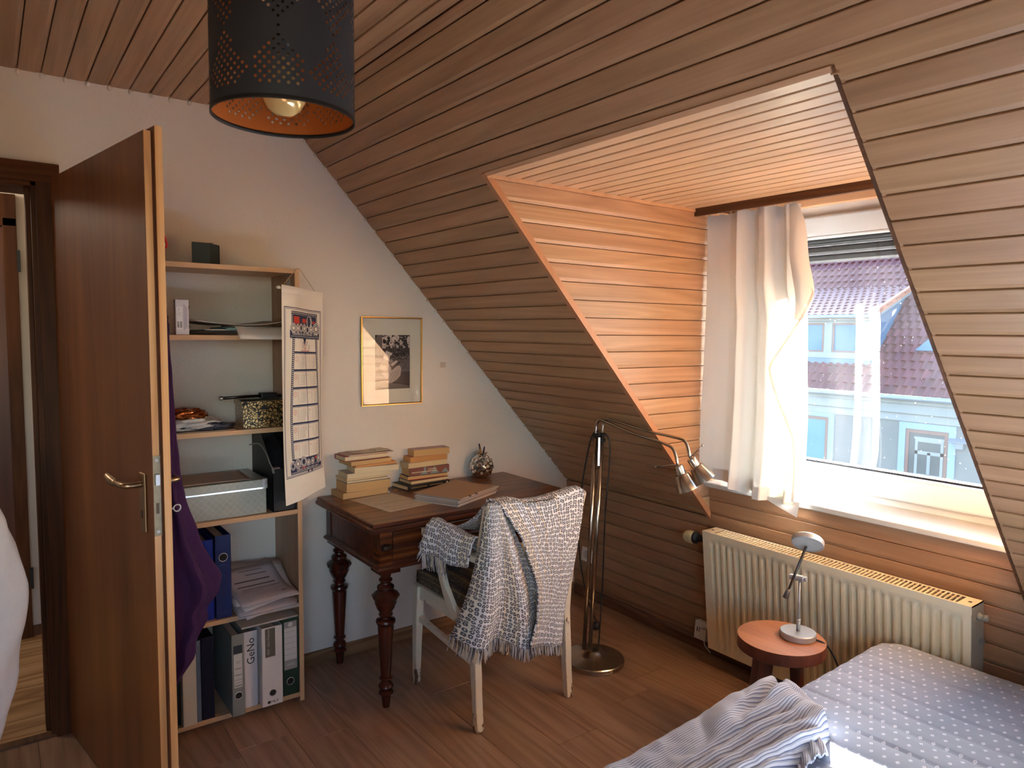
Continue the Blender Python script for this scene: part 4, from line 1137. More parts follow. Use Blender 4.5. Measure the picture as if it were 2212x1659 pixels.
# top motif
kr(navy, 0.055, 0.285, 0.093, 0.160, 0.0006)
for k in range(24): kr(cream, 0.058+k*0.0094, 0.0625+k*0.0094, 0.096, 0.1005, 0.0009)
for k in range(16): kr(cream, 0.066+k*0.0135, 0.075+k*0.0135, 0.104, 0.1055, 0.0009)
for k in range(9): kr(cream, 0.058, 0.063, 0.106+k*0.006, 0.109+k*0.006, 0.0009); kr(cream, 0.277, 0.282, 0.106+k*0.006, 0.109+k*0.006, 0.0009)
kr(red_, 0.070, 0.118, 0.112, 0.140, 0.0010); kr(red_, 0.150, 0.195, 0.118, 0.134, 0.0010); kr(red_, 0.250, 0.272, 0.124, 0.134, 0.0010)
def gear(u, v, r, core=None):
    kc(navy, u, v, r, 0.0012); kc(cream, u, v, r*0.92, 0.0015, r*0.80); kc(cream, u, v, r*0.64, 0.0015, r*0.52)
    if core: kc(core, u, v, r*0.36, 0.0015)
    for k in range(10):
        a = 2*PI*k/10; kc(cream, u+r*0.72*math.cos(a), v+r*0.72*math.sin(a), r*0.05, 0.0016, 0, 6)
for u, v, r, co in ((0.068,0.158,0.021,cream),(0.102,0.158,0.019,cream),(0.135,0.155,0.019,navy),(0.172,0.156,0.020,cream),(0.222,0.128,0.026,cream),(0.205,0.160,0.019,navy),(0.238,0.158,0.018,cream),(0.276,0.154,0.026,cream)): gear(u, v, r, co)
kr(navy, 0.044, 0.298, 0.166, 0.192, 0.0013)
kr(cream, 0.048, 0.294, 0.188, 0.1895, 0.0016)
text_on(cream, 'Calendarium anno Domini 1975', lambda u, v: kal(u, 0.1775-v, 0.0017), 0.171, 0, 0.0175)
for k in range(25): kc(navy, 0.050+k*0.0101, 0.193, 0.0048, 0.0011, 0, 10)
navy.add([kal(0.155,0.194,0.0012), kal(0.19,0.194,0.0012), kal(0.172,0.222,0.0012)], [(0,1,2)])
for s_, u, v, sz, an in (('1', 0.148, 0.228, 0.020, 0.3), ('9', 0.156, 0.214, 0.018, 0.15), ('7', 0.196, 0.215, 0.022, -0.15), ('5', 0.214, 0.228, 0.022, -0.3)): text_on(navy, s_, lambda a, b_: kal(a, v-b_, 0.0012), u, 0, sz, an)
kc(red_, 0.174, 0.226, 0.0115, 0.001, 0.0095); text_on(red_, 'Y', lambda a, b_: kal(a, 0.226-b_, 0.001), 0.174, 0, 0.012)
for k in range(12): kr(red_, 0.138+k*0.0055+(0.006 if k > 3 else 0)+(0.006 if k > 7 else 0), 0.142+k*0.0055+(0.006 if k > 3 else 0)+(0.006 if k > 7 else 0), 0.242, 0.246)
# side ladders
for a, b_ in ((0.062, 0.078), (0.270, 0.284)):
    kr(navy, a, b_, 0.190, 0.672, 0.0007)
    for k in range(62): kr(cream, a+0.004, b_-0.004, 0.197+k*0.0076, 0.2012+k*0.0076, 0.0010)
# month grid
bars = [0.251, 0.3205, 0.390, 0.4595, 0.529, 0.5985]
for v in bars:
    kr(navy, 0.078, 0.270, v-0.004, v+0.003, 0.0009); kr(navy, 0.078, 0.270, v+0.0045, v+0.0060, 0.0009)
kr(navy, 0.1745, 0.1775, 0.251, 0.668, 0.0009)
rom = ['I','II','III','IV','V','VI','VII','VIII','IX','X','XI','XII']
first_wd = [2,5,5,1,3,6,1,4,0,2,5,0]        # weekday of the 1st, Monday = 0 (1975)
ndays = [31,28,31,30,31,30,31,31,30,31,30,31]
wd = 'SMDMDFS'
for k in range(12):
    r_, c_ = divmod(k, 2)
    v0 = bars[r_] + 0.013; ub = 0.080 + c_*0.098
    if c_ == 0: kc(red_, ub+0.014, v0+0.012, 0.0105, 0.001, 0.0092); text_on(red_, rom[k], lambda a, b_: kal(a, v0+0.012-b_, 0.001), ub+0.014, 0, 0.009)
    else: text_on(red_, rom[k], lambda a, b_: kal(a, v0+0.006-b_, 0.001), ub+0.010, 0, 0.009)
    for q in range(7):                           # Sunday first
        vv = v0 + q*0.0072
        tgt = red_ if q == 0 else navy
        text_on(tgt, wd[q], lambda a, b_: kal(a, vv-b_, 0.001), ub+0.034, 0, 0.0062)
        dow = (q-1) % 7
        day = 1 + (dow - first_wd[k]) % 7
        col_ = 0 if (day - 1 + first_wd[k]) // 7 == 0 else 1
        if q == 0: col_ = 1 if day > 1 or first_wd[k] != 6 else 0
        while day <= ndays[k]:
            text_on(tgt, str(day), lambda a, b_: kal(a, vv-b_, 0.001), ub+0.046+col_*0.0088, 0, 0.0058); day += 7; col_ += 1
# bottom motif
kr(navy, 0.075, 0.285, 0.667, 0.700, 0.0006)
kr(red_, 0.225, 0.245, 0.672, 0.682, 0.001); kr(red_, 0.190, 0.200, 0.682, 0.694, 0.001); kr(red_, 0.12, 0.15, 0.704, 0.709, 0.0018)
for u, v, r, co in ((0.062,0.692,0.017,navy),(0.098,0.687,0.021,cream),(0.138,0.683,0.022,navy),(0.172,0.690,0.015,cream),(0.205,0.688,0.016,cream),(0.262,0.684,0.022,cream)): gear(u, v, r, co)
kr(navy, 0.044, 0.296, 0.701, 0.720, 0.0013)
text_on(cream, 'Labora et spera toto anno', lambda u, v: kal(u, 0.7095-v, 0.0017), 0.171, 0, 0.016)
kr(cream, 0.048, 0.292, 0.7175, 0.7188, 0.0016)
for k in range(24): kc(navy, 0.050+k*0.0104, 0.721, 0.0046, 0.0011, 0, 10)
for k in range(2): kc(navy, 0.17+k*0.03, 0.724, 0.008, 0.0011, 0, 12)
obj('navy_print', navy, plain('navy_ink', (44,50,82), 0.8), cal, kind='stuff')
obj('red_print', red_, plain('red_ink', (204,64,48), 0.8), cal, kind='stuff')
obj('cream_print', cream, M_linen, cal, kind='stuff')

# ------------------------------------------------------------------ framed photograph
pic = thing('framed_picture', 'gold framed photograph of a hooded reader hanging on the white wall', 'picture', (GX, -1.19, 1.375))
PX, PY0, PY1, PZ0, PZ1 = GX+0.002, -1.352, -1.034, 1.168, 1.583
M_gold = plain('gold_metal', (214,170,96), 0.28, 1.0)
def prail(name, a, b, inward):
    m = MB(); a, b = Vector(a), Vector(b); iw = Vector(inward)
    prof = [(0,0),(0.014,0),(0.014,0.003),(0.011,0.0068),(0.004,0.0068),(0,0.004)]   # (depth x, width)
    A = [a + Vector((d,0,0)) + iw*w + (b-a).normalized()*w for d, w in prof]; B = [b + Vector((d,0,0)) + iw*w - (b-a).normalized()*w for d, w in prof]
    n = len(prof); m.add(A+B, [tuple(range(n)), tuple(range(n,2*n))[::-1]] + [(i, n+i, n+(i+1)%n, (i+1)%n) for i in range(n)])
    obj(name, m, M_gold, pic)
prail('frame_rail', (PX,PY0,PZ0), (PX,PY0,PZ1), (0,1,0)); prail('frame_rail', (PX,PY1,PZ0), (PX,PY1,PZ1), (0,-1,0))
prail('frame_rail', (PX,PY0,PZ0), (PX,PY1,PZ0), (0,0,1)); prail('frame_rail', (PX,PY0,PZ1), (PX,PY1,PZ1), (0,0,-1))
m = MB(); m.box((PX+0.002,PY0+0.004,PZ0+0.004), (PX+0.006,PY1-0.004,PZ1-0.004)); obj('mat_board', m, plain('mat_board', (222,214,196), 0.9), pic)
tones = {k: MB() for k in range(6)}
AY0, AY1, AZ0, AZ1 = -1.281, -1.100, 1.243, 1.499
AW, AH = AY1-AY0, AZ1-AZ0
def ph(u, v, d=0.0): return Vector((PX+0.0062+d, AY0+u*AW, AZ1-v*AH))
def poly(t, pts, d): tones[t].add([ph(u, v, d) for u, v in pts], [tuple(range(len(pts)))])
# 0 black, 1 dark, 2 mid dark, 3 mid, 4 light, 5 pale
poly(0, [(0,0),(1,0),(1,1),(0,1)], 0.0)
poly(5, [(0.2,0),(1,0),(1,0.26),(0.2,0.26)], 0.0001)
poly(2, [(0.06,0),(0.2,0),(0.2,1),(0.0,1),(0.0,0.1)], 0.0002)
rr = random.Random(8)
for k in range(46):
    u = 0.2+0.8*rr.random(); v = 0.24*rr.random()**1.2; r = 0.02+0.035*rr.random()
    n = 7; poly(0, [(min(1, max(0.2, u+r*math.cos(2*PI*i/n)*(0.6+0.8*rr.random()))), max(0, v+0.6*r*math.sin(2*PI*i/n))) for i in range(n)], 0.0003+0.000002*k)
for k in range(30):
    u = 0.22+0.76*rr.random(); h_ = 0.06+0.12*rr.random(); w_ = 0.02+0.03*rr.random()
    poly(1 if k % 3 else 0, [(max(0.2,u-w_),0.30),(u,0.30-h_),(min(1,u+w_),0.30)], 0.0004+0.000002*k)
poly(1, [(0.2,0.25),(1,0.24),(1,0.47),(0.2,0.47)], 0.0005)
for k in range(40):
    u = 0.24+0.74*rr.random(); v = 0.26+0.18*rr.random(); r = 0.015+0.03*rr.random(); n = 6
    poly((0,2,1)[k % 3], [(min(1, max(0.2, u+r*math.cos(2*PI*i/n))), v+0.7*r*math.sin(2*PI*i/n)) for i in range(n)], 0.0006+0.000002*k)
for k in range(34):
    u = 0.46+0.52*rr.random(); v = 0.38+0.065*rr.random(); r = 0.008+0.014*rr.random(); n = 5
    poly((4,3,1)[k % 3], [(min(1,u+r*math.cos(2*PI*i/n)), v+0.6*r*math.sin(2*PI*i/n)) for i in range(n)], 0.0008+0.000002*k)
poly(2, [(0.5,0.455),(1,0.45),(1,0.70),(0.5,0.72)], 0.0009)
for k in range(7): poly((3,2)[k % 2], [(0,0.42+k*0.085),(0.5,0.44+k*0.08),(0.5,0.515+k*0.08),(0,0.50+k*0.085)], 0.0010)
poly(1, [(0.45,0.70),(1,0.68),(1,0.93),(0.75,0.90),(0.45,0.84)], 0.0011)
poly(2, [(0,0.92),(0.6,0.90),(1,0.95),(1,1),(0,1)], 0.0012)
# the seated reader
poly(4, [(0.10,0.60),(0.16,0.50),(0.26,0.45),(0.36,0.48),(0.42,0.56),(0.47,0.66),(0.60,0.58),(0.70,0.56),(0.75,0.62),(0.72,0.76),(0.58,0.85),(0.44,0.89),(0.30,0.885),(0.40,0.82),(0.28,0.78),(0.20,0.72),(0.12,0.66)], 0.0014)
poly(5, [(0.22,0.40),(0.31,0.29),(0.40,0.315),(0.49,0.335),(0.47,0.375),(0.42,0.40),(0.40,0.48),(0.30,0.46),(0.22,0.43)], 0.0015)
poly(1, [(0.42,0.385),(0.47,0.37),(0.47,0.42),(0.42,0.47),(0.40,0.46)], 0.0016)
poly(5, [(0.43,0.54),(0.60,0.47),(0.65,0.49),(0.48,0.58)], 0.0017)
poly(0, [(0.46,0.60),(0.66,0.50),(0.72,0.49),(0.66,0.56),(0.46,0.65)], 0.0018)
for a in ((0.20,0.56,0.34,0.70),(0.28,0.54,0.42,0.74),(0.50,0.68,0.34,0.84),(0.58,0.66,0.42,0.86),(0.66,0.64,0.52,0.85)):
    poly(3, [(a[0],a[1]),(a[0]+0.02,a[1]),(a[2]+0.02,a[3]),(a[2],a[3])], 0.0019)
for k in range(12): poly(2, [(0.36+k*0.045,1.0-0.05),(0.38+k*0.045,0.95),(0.37+k*0.045,1.0)], 0.0020)
TONE = [(34,26,26),(66,54,52),(104,92,88),(142,126,120),(182,164,154),(214,196,182)]
lat = MB()
for cu in (0.33, 0.55, 0.77, 0.97):
    for cv in (0.08, 0.24, 0.40, 0.56):
        pts = []
        for i in range(17):
            a = 2*PI*i/16 + PI/16; r = (0.105 if i % 2 else 0.078)
            pts.append((min(0.995, cu+r*math.cos(a)), max(0.0, cv+r*math.sin(a)*0.72)))
        for (ua, va), (ub, vb) in zip(pts, pts[1:]):
            if ua < 0.21 or ub < 0.21: continue
            dx, dy = ub-ua, vb-va; l = math.hypot(dx, dy) or 1; nx, ny = -dy/l*0.004, dx/l*0.004
            lat.add([ph(ua+nx,va+ny,0.00135), ph(ub+nx,vb+ny,0.00135), ph(ub-nx,vb-ny,0.00135), ph(ua-nx,va-ny,0.00135)], [(0,1,2,3)])
M_tn = [plain('photo_tone', c_, 0.8) for c_ in TONE]
allm = MB()
for k, mb_ in tones.items():
    for f in mb_.f: pass
    allm.add(mb_.v, mb_.f, k)
allm.add(lat.v, lat.f, 0)
obj('photograph', allm, M_tn, pic, kind='stuff')
gmat, nt, b = new_mat('picture_glass')
N, L_ = nt.nodes, nt.links
tr = N.new('ShaderNodeBsdfTransparent'); gl = N.new('ShaderNodeBsdfGlossy'); gl.inputs['Roughness'].default_value = 0.0
fz = N.new('ShaderNodeFresnel'); fz.inputs[0].default_value = 1.55; mx_ = N.new('ShaderNodeMixShader')
L_.new(math_n(nt, 'MULTIPLY', fz.outputs[0], vb=1.0), mx_.inputs[0]); L_.new(tr.outputs[0], mx_.inputs[1]); L_.new(gl.outputs[0], mx_.inputs[2]); L_.new(mx_.outputs[0], N['Material Output'].inputs['Surface'])
m = MB(); m.add([(PX+0.0105,PY0+0.005,PZ0+0.005),(PX+0.0105,PY1-0.005,PZ0+0.005),(PX+0.0105,PY1-0.005,PZ1-0.005),(PX+0.0105,PY0+0.005,PZ1-0.005)], [(0,1,2,3)]); obj('glass', m, gmat, pic)

# ------------------------------------------------------------------ writing desk with turned legs
M_mah_y = wood('dark_mahogany', (54,22,12), (84,36,20), (112,54,30), 'Y', rough=0.32, var=0.0, ring=0.3, fine=0.15, coat=0.1)
M_mah_z = wood('dark_mahogany_upright', (44,17,10), (66,26,16), (88,38,24), 'Z', rough=0.25, var=0.0, ring=0.2, fine=0.15, coat=0.15)
M_top = wood('desk_top_veneer', (84,46,24), (118,68,36), (146,92,52), 'Y', rough=0.28, var=0.0, ring=0.45, fine=0.15, coat=0.0)
M_walnut = wood('walnut_front_veneer', (70,32,15), (104,52,25), (136,76,40), 'Y', rough=0.25, var=0.0, ring=0.5, fine=0.15, coat=0.3)
desk = thing('writing_desk', 'dark antique writing desk with turned legs against the white wall', 'desk', (0.27, -1.05, 0))
TX0, TX1, TY0, TY1 = GX+0.004, 0.562, -1.575, -0.530
def moulded(mb, x0, x1, y0, y1, prof):
    """stack of rounded rectangles: prof = (inset, z)"""
    vs = []; n = 4
    for ins, z in prof: vs += [(x0+ (0 if False else ins), y0+ins, z), (x1-ins, y0+ins, z), (x1-ins, y1-ins, z), (x0+ins, y1-ins, z)]
    fs = [(3,2,1,0)]
    for i in range(len(prof)-1):
        for k in range(4): fs.append((i*4+k, i*4+(k+1)%4, (i+1)*4+(k+1)%4, (i+1)*4+k))
    l = (len(prof)-1)*4; fs.append((l,l+1,l+2,l+3))
    mb.add(vs, fs)
m = MB(); moulded(m, TX0, TX1, TY0, TY1, [(0.016,0.734),(0.004,0.736),(0.0,0.742),(0.0,0.750),(0.004,0.755),(0.0065,0.757),(0.005,0.760),(0.006,0.768),(0.010,0.7718)]); obj('top_moulding', m, M_mah_y, desk)
m = MB(); m.box((TX0+0.010,TY0+0.010,0.7712), (TX1-0.010,TY1-0.010,0.772)); obj('table_top', m, M_top, desk)
AX0, AX1, AY0_, AY1_ = 0.0, 0.540, -1.535, -0.570
m = MB(); m.box((AX0+0.01,AY0_+0.004,0.60), (AX1-0.01,AY0_+0.02,0.734)); obj('side_panel', m, M_mah_y, desk)
m = MB(); m.box((AX0+0.01,AY1_-0.02,0.60), (AX1-0.01,AY1_-0.004,0.734)); obj('side_panel', m, M_mah_y, desk)
m = MB(); m.box((AX0,AY0_+0.01,0.60), (AX0+0.02,AY1_-0.01,0.734)); obj('back_panel', m, M_mah_y, desk)
for y in (AY0_, AY1_-0.052):
    m = MB(); m.box((AX0,y,0.58), (AX0+0.045,y+0.052,0.735)); obj('corner_stile', m, M_mah_z, desk)
    m = MB(); m.box((AX1-0.052,y,0.58), (AX1,y+0.052,0.735)); obj('corner_stile', m, M_walnut, desk)
m = MB(); m.box((AX1-0.022,AY0_+0.052,0.60), (AX1-0.004,AY1_-0.052,0.734)); obj('front_rail', m, M_mah_y, desk)
m = MB(); m.box((AX1-0.01,AY0_+0.056,0.612), (AX1+0.004,AY1_-0.056,0.728)); dr = obj('drawer', m, M_walnut, desk, bev=0.002)
m = MB()
m.prism([Vector((AX1+0.004,AY0_+0.056,0.655)), Vector((AX1+0.011,AY0_+0.056,0.661)), Vector((AX1+0.013,AY0_+0.056,0.668)), Vector((AX1+0.011,AY0_+0.056,0.675)), Vector((AX1+0.004,AY0_+0.056,0.681))], (0, AY1_-AY0_-0.112, 0)); obj('drawer_moulding', m, M_mah_y, dr)
m = MB(); m.lathe([(0.0,0),(0.012,0),(0.012,0.003),(0.005,0.005),(0.005,0.014),(0.011,0.019),(0.011,0.026),(0,0.03)], (AX1+0.004,-1.05,0.70), 16, Matrix.Rotation(PI/2,4,'Y')); obj('drawer_knob', m, M_mah_z, dr, smooth=True)
for y0 in (AY0_+0.006, AY1_-0.05):
    m = MB(); m.lathe([(0.004,0),(0.013,0.002),(0.015,0.006),(0.011,0.009),(0.016,0.014),(0.016,0.018),(0.012,0.021),(0.015,0.026),(0.012,0.031),(0.010,0.036),(0.012,0.041),(0.005,0.044)], (AX1+0.004,y0,0.671), 16, Matrix.Rotation(-PI/2,4,'X')); obj('turned_ornament', m, plain('ebonised_wood', (40,22,16), 0.25, coat=0.3), desk, smooth=True)
m = MB(); moulded(m, AX0-0.008, AX1+0.012, AY0_-0.012, AY1_+0.012, [(0.012,0.578),(0.003,0.580),(0.0,0.586),(0.003,0.592),(0.010,0.598),(0.014,0.604)]); obj('lower_moulding', m, M_mah_y, desk)
LEG = [(0.027,0.560),(0.021,0.542),(0.020,0.536),(0.027,0.530),(0.027,0.524),(0.020,0.517),(0.021,0.512),(0.034,0.502),(0.035,0.494),(0.030,0.486),(0.040,0.479),(0.052,0.468),(0.052,0.458),(0.046,0.447),(0.044,0.440),(0.045,0.436),(0.042,0.428),(0.036,0.412),(0.026,0.396),(0.025,0.391),(0.029,0.387),(0.028,0.382),(0.021,0.376),(0.022,0.371),(0.038,0.364),(0.040,0.356),(0.036,0.347),(0.032,0.341),(0.0325,0.335),(0.0215,0.136),(0.021,0.130),(0.027,0.126),(0.027,0.120),(0.018,0.112),(0.018,0.106),(0.026,0.100),(0.031,0.088),(0.026,0.076),(0.023,0.072),(0.030,0.066),(0.030,0.059),(0.020,0.050),(0.0195,0.046),(0.0145,0.0)]
for x, y in ((0.497,-1.489),(0.030,-1.489),(0.497,-0.616),(0.030,-0.616)):
    m = MB(); m.box((x-0.0435 if x > 0.1 else x-0.03,y-0.0435,0.562), (x+0.0435,y+0.0435,0.58)); m.lathe(LEG[::-1], (x,y,0), 36, flute=(0.450,0.474,0.06,12))
    obj('leg', m, M_mah_z, desk, auto=35)

# --- books on the desk
def book(label, near, w, l, z0, th, cover, page, ang=0.0, spine='back', group='books stacked on the desk', hard=False, deco=None):
    """near: corner nearest the camera (x large, y small); length along +y, depth towards the wall"""
    t = thing('book', label, 'book', (near[0]-w/2, near[1]+l/2, z0), group)
    a = math.radians(ang)
    ey = Vector((math.sin(a), math.cos(a), 0)); ex = Vector((-math.cos(a), math.sin(a), 0))
    O = Vector((near[0], near[1], z0))
    def Q(u, v, z): return O + ex*u + ey*v + Vector((0,0,z))
    def qb(mb, u0, u1, v0, v1, za, zb):
        vs = [Q(u,v,z) for z in (za,zb) for u,v in ((u0,v0),(u1,v0),(u1,v1),(u0,v1))]
        mb.add(vs, [(0,1,2,3),(7,6,5,4),(0,4,5,1),(1,5,6,2),(2,6,7,3),(3,7,4,0)])
    ct = 0.0022 if hard else 0.0006
    ov = 0.003 if hard else 0.0
    m = MB(); qb(m, 0, w, 0, l, 0, ct); qb(m, 0, w, 0, l, th-ct, th)
    if spine == 'back': qb(m, w-ct, w, 0, l, ct, th-ct)
    else: qb(m, 0, ct, 0, l, ct, th-ct)
    obj('cover', m, cover, t)
    m = MB(); qb(m, ov if spine == 'back' else ct+0.0003, (w-ct-0.0003) if spine == 'back' else w-ov, ov, l-ov, ct+0.0001, th-ct-0.0001); obj('pages', m, page, t)
    if deco: deco(t, Q)
    return t
def page_mat(name, c):
    m, nt, b = new_mat(name)
    N, L_ = nt.nodes, nt.links
    tc = N.new('ShaderNodeTexCoord'); mp = N.new('ShaderNodeMapping'); mp.inputs['Scale'].default_value = (4,4,900)
    nz = N.new('ShaderNodeTexNoise'); nz.inputs['Scale'].default_value = 1; nz.inputs['Detail'].default_value = 2
    hv = N.new('ShaderNodeHueSaturation'); hv.inputs['Color'].default_value = lin(c)
    mr = N.new('ShaderNodeMapRange'); mr.inputs[3].default_value = 0.82; mr.inputs[4].default_value = 1.12
    L_.new(tc.outputs['Object'], mp.inputs[0]); L_.new(mp.outputs[0], nz.inputs['Vector']); L_.new(nz.outputs[0], mr.inputs[0]); L_.new(mr.outputs[0], hv.inputs['Value']); L_.new(hv.outputs[0], b.inputs['Base Color'])
    b.inputs['Roughness'].default_value = 0.9
    return m
PG = [page_mat('pages_cream', (222,198,152)), page_mat('pages_tan', (210,172,118)), page_mat('pages_pale', (226,210,172)), page_mat('pages_orange', (206,150,92))]
CV = {k: plain('cover_'+k, c_, 0.5) for k, c_ in dict(grey=(150,140,126), tan=(176,140,100), white=(206,198,180), red=(150,36,40), orange=(190,110,58), dark=(58,50,48), black=(26,27,30), brown=(116,76,54), blue=(92,104,120), pink=(190,160,150)).items()}
GL_ = 'left hand pile of books on the desk'
ZD = 0.7723
book('thick tan paperback at the bottom of the taller left book pile', (0.098,-1.496), 0.122, 0.224, ZD, 0.0265, CV['tan'], PG[1], -2.5, group=GL_)
book('thickest paperback, second from the bottom of the left pile', (0.094,-1.477), 0.120, 0.214, 0.7990, 0.0400, CV['grey'], PG[1], 0.6, group=GL_)
book('thin pale paperback lying on the thickest book of the left pile', (0.088,-1.471), 0.116, 0.200, 0.8392, 0.0090, CV['dark'], PG[2], -1.0, group=GL_)
book('thin cream paperback fourth from the bottom of the left pile', (0.086,-1.473), 0.116, 0.196, 0.8484, 0.0115, CV['white'], PG[0], -2.0, group=GL_)
book('pale rounded paperback in the middle of the left pile', (0.086,-1.470), 0.115, 0.209, 0.8602, 0.0205, CV['white'], PG[2], 2.9, group=GL_)
book('pale book pushed far to the right in the left pile', (0.094,-1.438), 0.122, 0.207, 0.8810, 0.0255, CV['white'], PG[2], 6.6, group=GL_)
book('thin orange edged book near the top of the left pile', (0.100,-1.436), 0.110, 0.208, 0.9068, 0.0100, CV['orange'], PG[3], -4, group=GL_)
book('tan paperback just below the red hardback of the left pile', (0.100,-1.457), 0.116, 0.205, 0.9170, 0.0190, CV['tan'], PG[1], -4.5, group=GL_)
book('red covered hardback near the top of the left pile', (0.078,-1.478), 0.105, 0.214, 0.9362, 0.0215, CV['red'], PG[2], -2.0, hard=True, group=GL_)
book('thin grey magazine on top of the left pile', (0.082,-1.458), 0.110, 0.226, 0.9579, 0.0045, CV['pink'], PG[2], -3.6, group=GL_)
def deco_leaf():
    m = MB(); rot = 0.25
    def fn(u, v):
        x, y = 0.055-0.10*u, -1.43+0.175*v
        return (x + 0.02*v, y, 0.9632 + 0.012*abs(v-0.38)**1.0*(1-u*0.3) + 0.002*math.sin(6*u))
    m.grid(fn, 8, 14); o = obj('folded_leaflet', m, plain('leaflet_paper', (214,204,182), 0.8), smooth=False); thicken(o, 0.0006); tag(o, 'folded pale leaflet with a grey drawing on top of the left book pile', 'leaflet')
    pm = MB(); 
    def sp(u, v): return Vector(fn(u, v)) + Vector((0.0003,0,0.0010))
    for k in range(4): pm.grid(lambda a, b_, k=k: sp(0.2+0.5*a, 0.12+k*0.035+0.012*b_), 3, 1)
    n = 14
    for (cu, cv, ra, rb) in ((0.35,0.62,0.2,0.07),(0.62,0.66,0.14,0.05)):
        vs = [sp(cu+ra*math.cos(2*PI*i/n), cv+rb*math.sin(2*PI*i/n)) for i in range(n)] + [sp(cu+ra*0.7*math.cos(2*PI*i/n), cv+rb*0.7*math.sin(2*PI*i/n)) for i in range(n)]
        pm.add(vs, [(i,(i+1)%n,n+(i+1)%n,n+i) for i in range(n)])
    q = obj('leaflet_print', pm, plain('leaflet_ink', (112,110,104), 0.8)); q.parent = o
deco_leaf()
GR_ = 'right hand pile of books on the desk'
def deco_black(t, Q):
    m = MB(); rr = random.Random(5)
    v = 0.02
    while v < 0.205:
        w = 0.002+0.004*rr.random()
        if not (0.11 < v < 0.122): m.add([Q(-0.0004,v,0.0075),Q(-0.0004,v+w,0.0075),Q(-0.0004,v+w,0.0125),Q(-0.0004,v,0.0125)], [(0,1,2,3)])
        v += w+0.0012
    obj('gold_lettering', m, plain('gold_foil', (200,178,128), 0.4, 0.6), t)
    m = MB(); m.add([Q(-0.0004,0.226,0.004),Q(-0.0004,0.236,0.004),Q(-0.0004,0.236,0.016),Q(-0.0004,0.226,0.016)], [(0,1,2,3)]); obj('spine_mark', m, plain('spine_mark_white', (216,208,186), 0.6), t)
book('hardback with black spine and gold lettering under the right pile', (0.108,-1.180), 0.132, 0.248, ZD, 0.0208, CV['black'], PG[0], -6.8, spine='front', hard=True, deco=deco_black, group=GR_)
book('red brown hardback on the black spined book', (0.088,-1.152), 0.112, 0.214, 0.7933, 0.0175, CV['brown'], PG[0], -3.9, hard=True, group=GR_)
def deco_red(t, Q):
    m = MB(); m.add([Q(-0.0003,0.0,0.0002),Q(-0.0003,0.20,0.0002),Q(-0.0003,0.20,0.0034),Q(-0.0003,0.0,0.0034)], [(0,1,2,3)]); obj('cover_edge', m, plain('orange_red_edge', (186,74,44), 0.6), t)
book('tan paperback with an orange red lower cover in the right pile', (0.062,-1.156), 0.088, 0.215, 0.8111, 0.0170, CV['dark'], PG[1], 1.9, deco=deco_red, group=GR_)
def deco_map(t, Q):
    m = MB()
    for k, (v0, v1, h0) in enumerate(((0.055,0.10,0.012),(0.075,0.088,0.030),(0.105,0.165,0.008),(0.125,0.142,0.028),(0.175,0.214,0.014))):
        m.add([Q(-0.0004,v0,0.0015),Q(-0.0004,v1,0.0015),Q(-0.0004,(v0+v1)/2+0.006,h0+0.008),Q(-0.0004,(v0+v1)/2-0.004,h0+0.006)], [(0,1,2,3)])
    obj('spine_art', m, plain('spine_blue_grey', (132,148,150), 0.5), t)
    m = MB(); rr = random.Random(9); v = 0.012
    while v < 0.15:
        w = 0.002+0.003*rr.random(); m.add([Q(-0.0006,v,0.012),Q(-0.0006,v+w,0.012),Q(-0.0006,v+w,0.018),Q(-0.0006,v,0.018)], [(0,1,2,3)]); v += w+0.0014
    v = 0.10
    while v < 0.145:
        w = 0.002+0.003*rr.random(); m.add([Q(-0.0007,v,0.022),Q(-0.0007,v+w,0.022),Q(-0.0007,v+w,0.027),Q(-0.0007,v,0.027)], [(0,1,2,3)]); v += w+0.0014
    obj('spine_lettering', m, plain('spine_letters', (214,204,176), 0.6), t)
book('thick paperback with a red and blue picture spine in the right pile', (0.056,-1.143), 0.082, 0.218, 0.8283, 0.0365, plain('picture_spine_red', (128,72,62), 0.45), PG[1], 1.0, spine='front', deco=deco_map, group=GR_)
book('pale paperback above the picture spined book of the right pile', (0.054,-1.148), 0.08, 0.220, 0.8650, 0.0250, CV['white'], PG[0], -2.3, group=GR_)
book('deep orange edged paperback second from the top of the right pile', (0.046,-1.133), 0.072, 0.204, 0.8902, 0.0265, CV['orange'], PG[3], 0.4, group=GR_)
book('thick tan paperback on top of the right pile', (0.042,-1.112), 0.068, 0.194, 0.9169, 0.0320, CV['pink'], PG[1], 2.5, group=GR_)
# --- sheet, stack of papers, ring, eraser
def quad_sheet(mb, c, z, th):
    vs = [Vector((p[0],p[1],z)) for p in c] + [Vector((p[0],p[1],z+th)) for p in c]
    mb.add(vs, [(3,2,1,0),(4,5,6,7),(0,1,5,4),(1,2,6,5),(2,3,7,6),(3,0,4,7)])
SHC = [(0.119,-1.473),(0.413,-1.427),(0.381,-1.209),(0.100,-1.262)]
m = MB(); quad_sheet(m, SHC, ZD, 0.0004); sh = obj('printed_sheet', m, plain('printed_sheet_paper', (212,198,172), 0.85)); tag(sh, 'single printed sheet of paper lying flat in front of the book piles', 'paper')
def shp(u, v): 
    a = Vector((*SHC[0],0)).lerp(Vector((*SHC[1],0)), u); b_ = Vector((*SHC[3],0)).lerp(Vector((*SHC[2],0)), u); p = a.lerp(b_, v); return Vector((p.x, p.y, ZD+0.0006))
m = MB(); rr = random.Random(2)
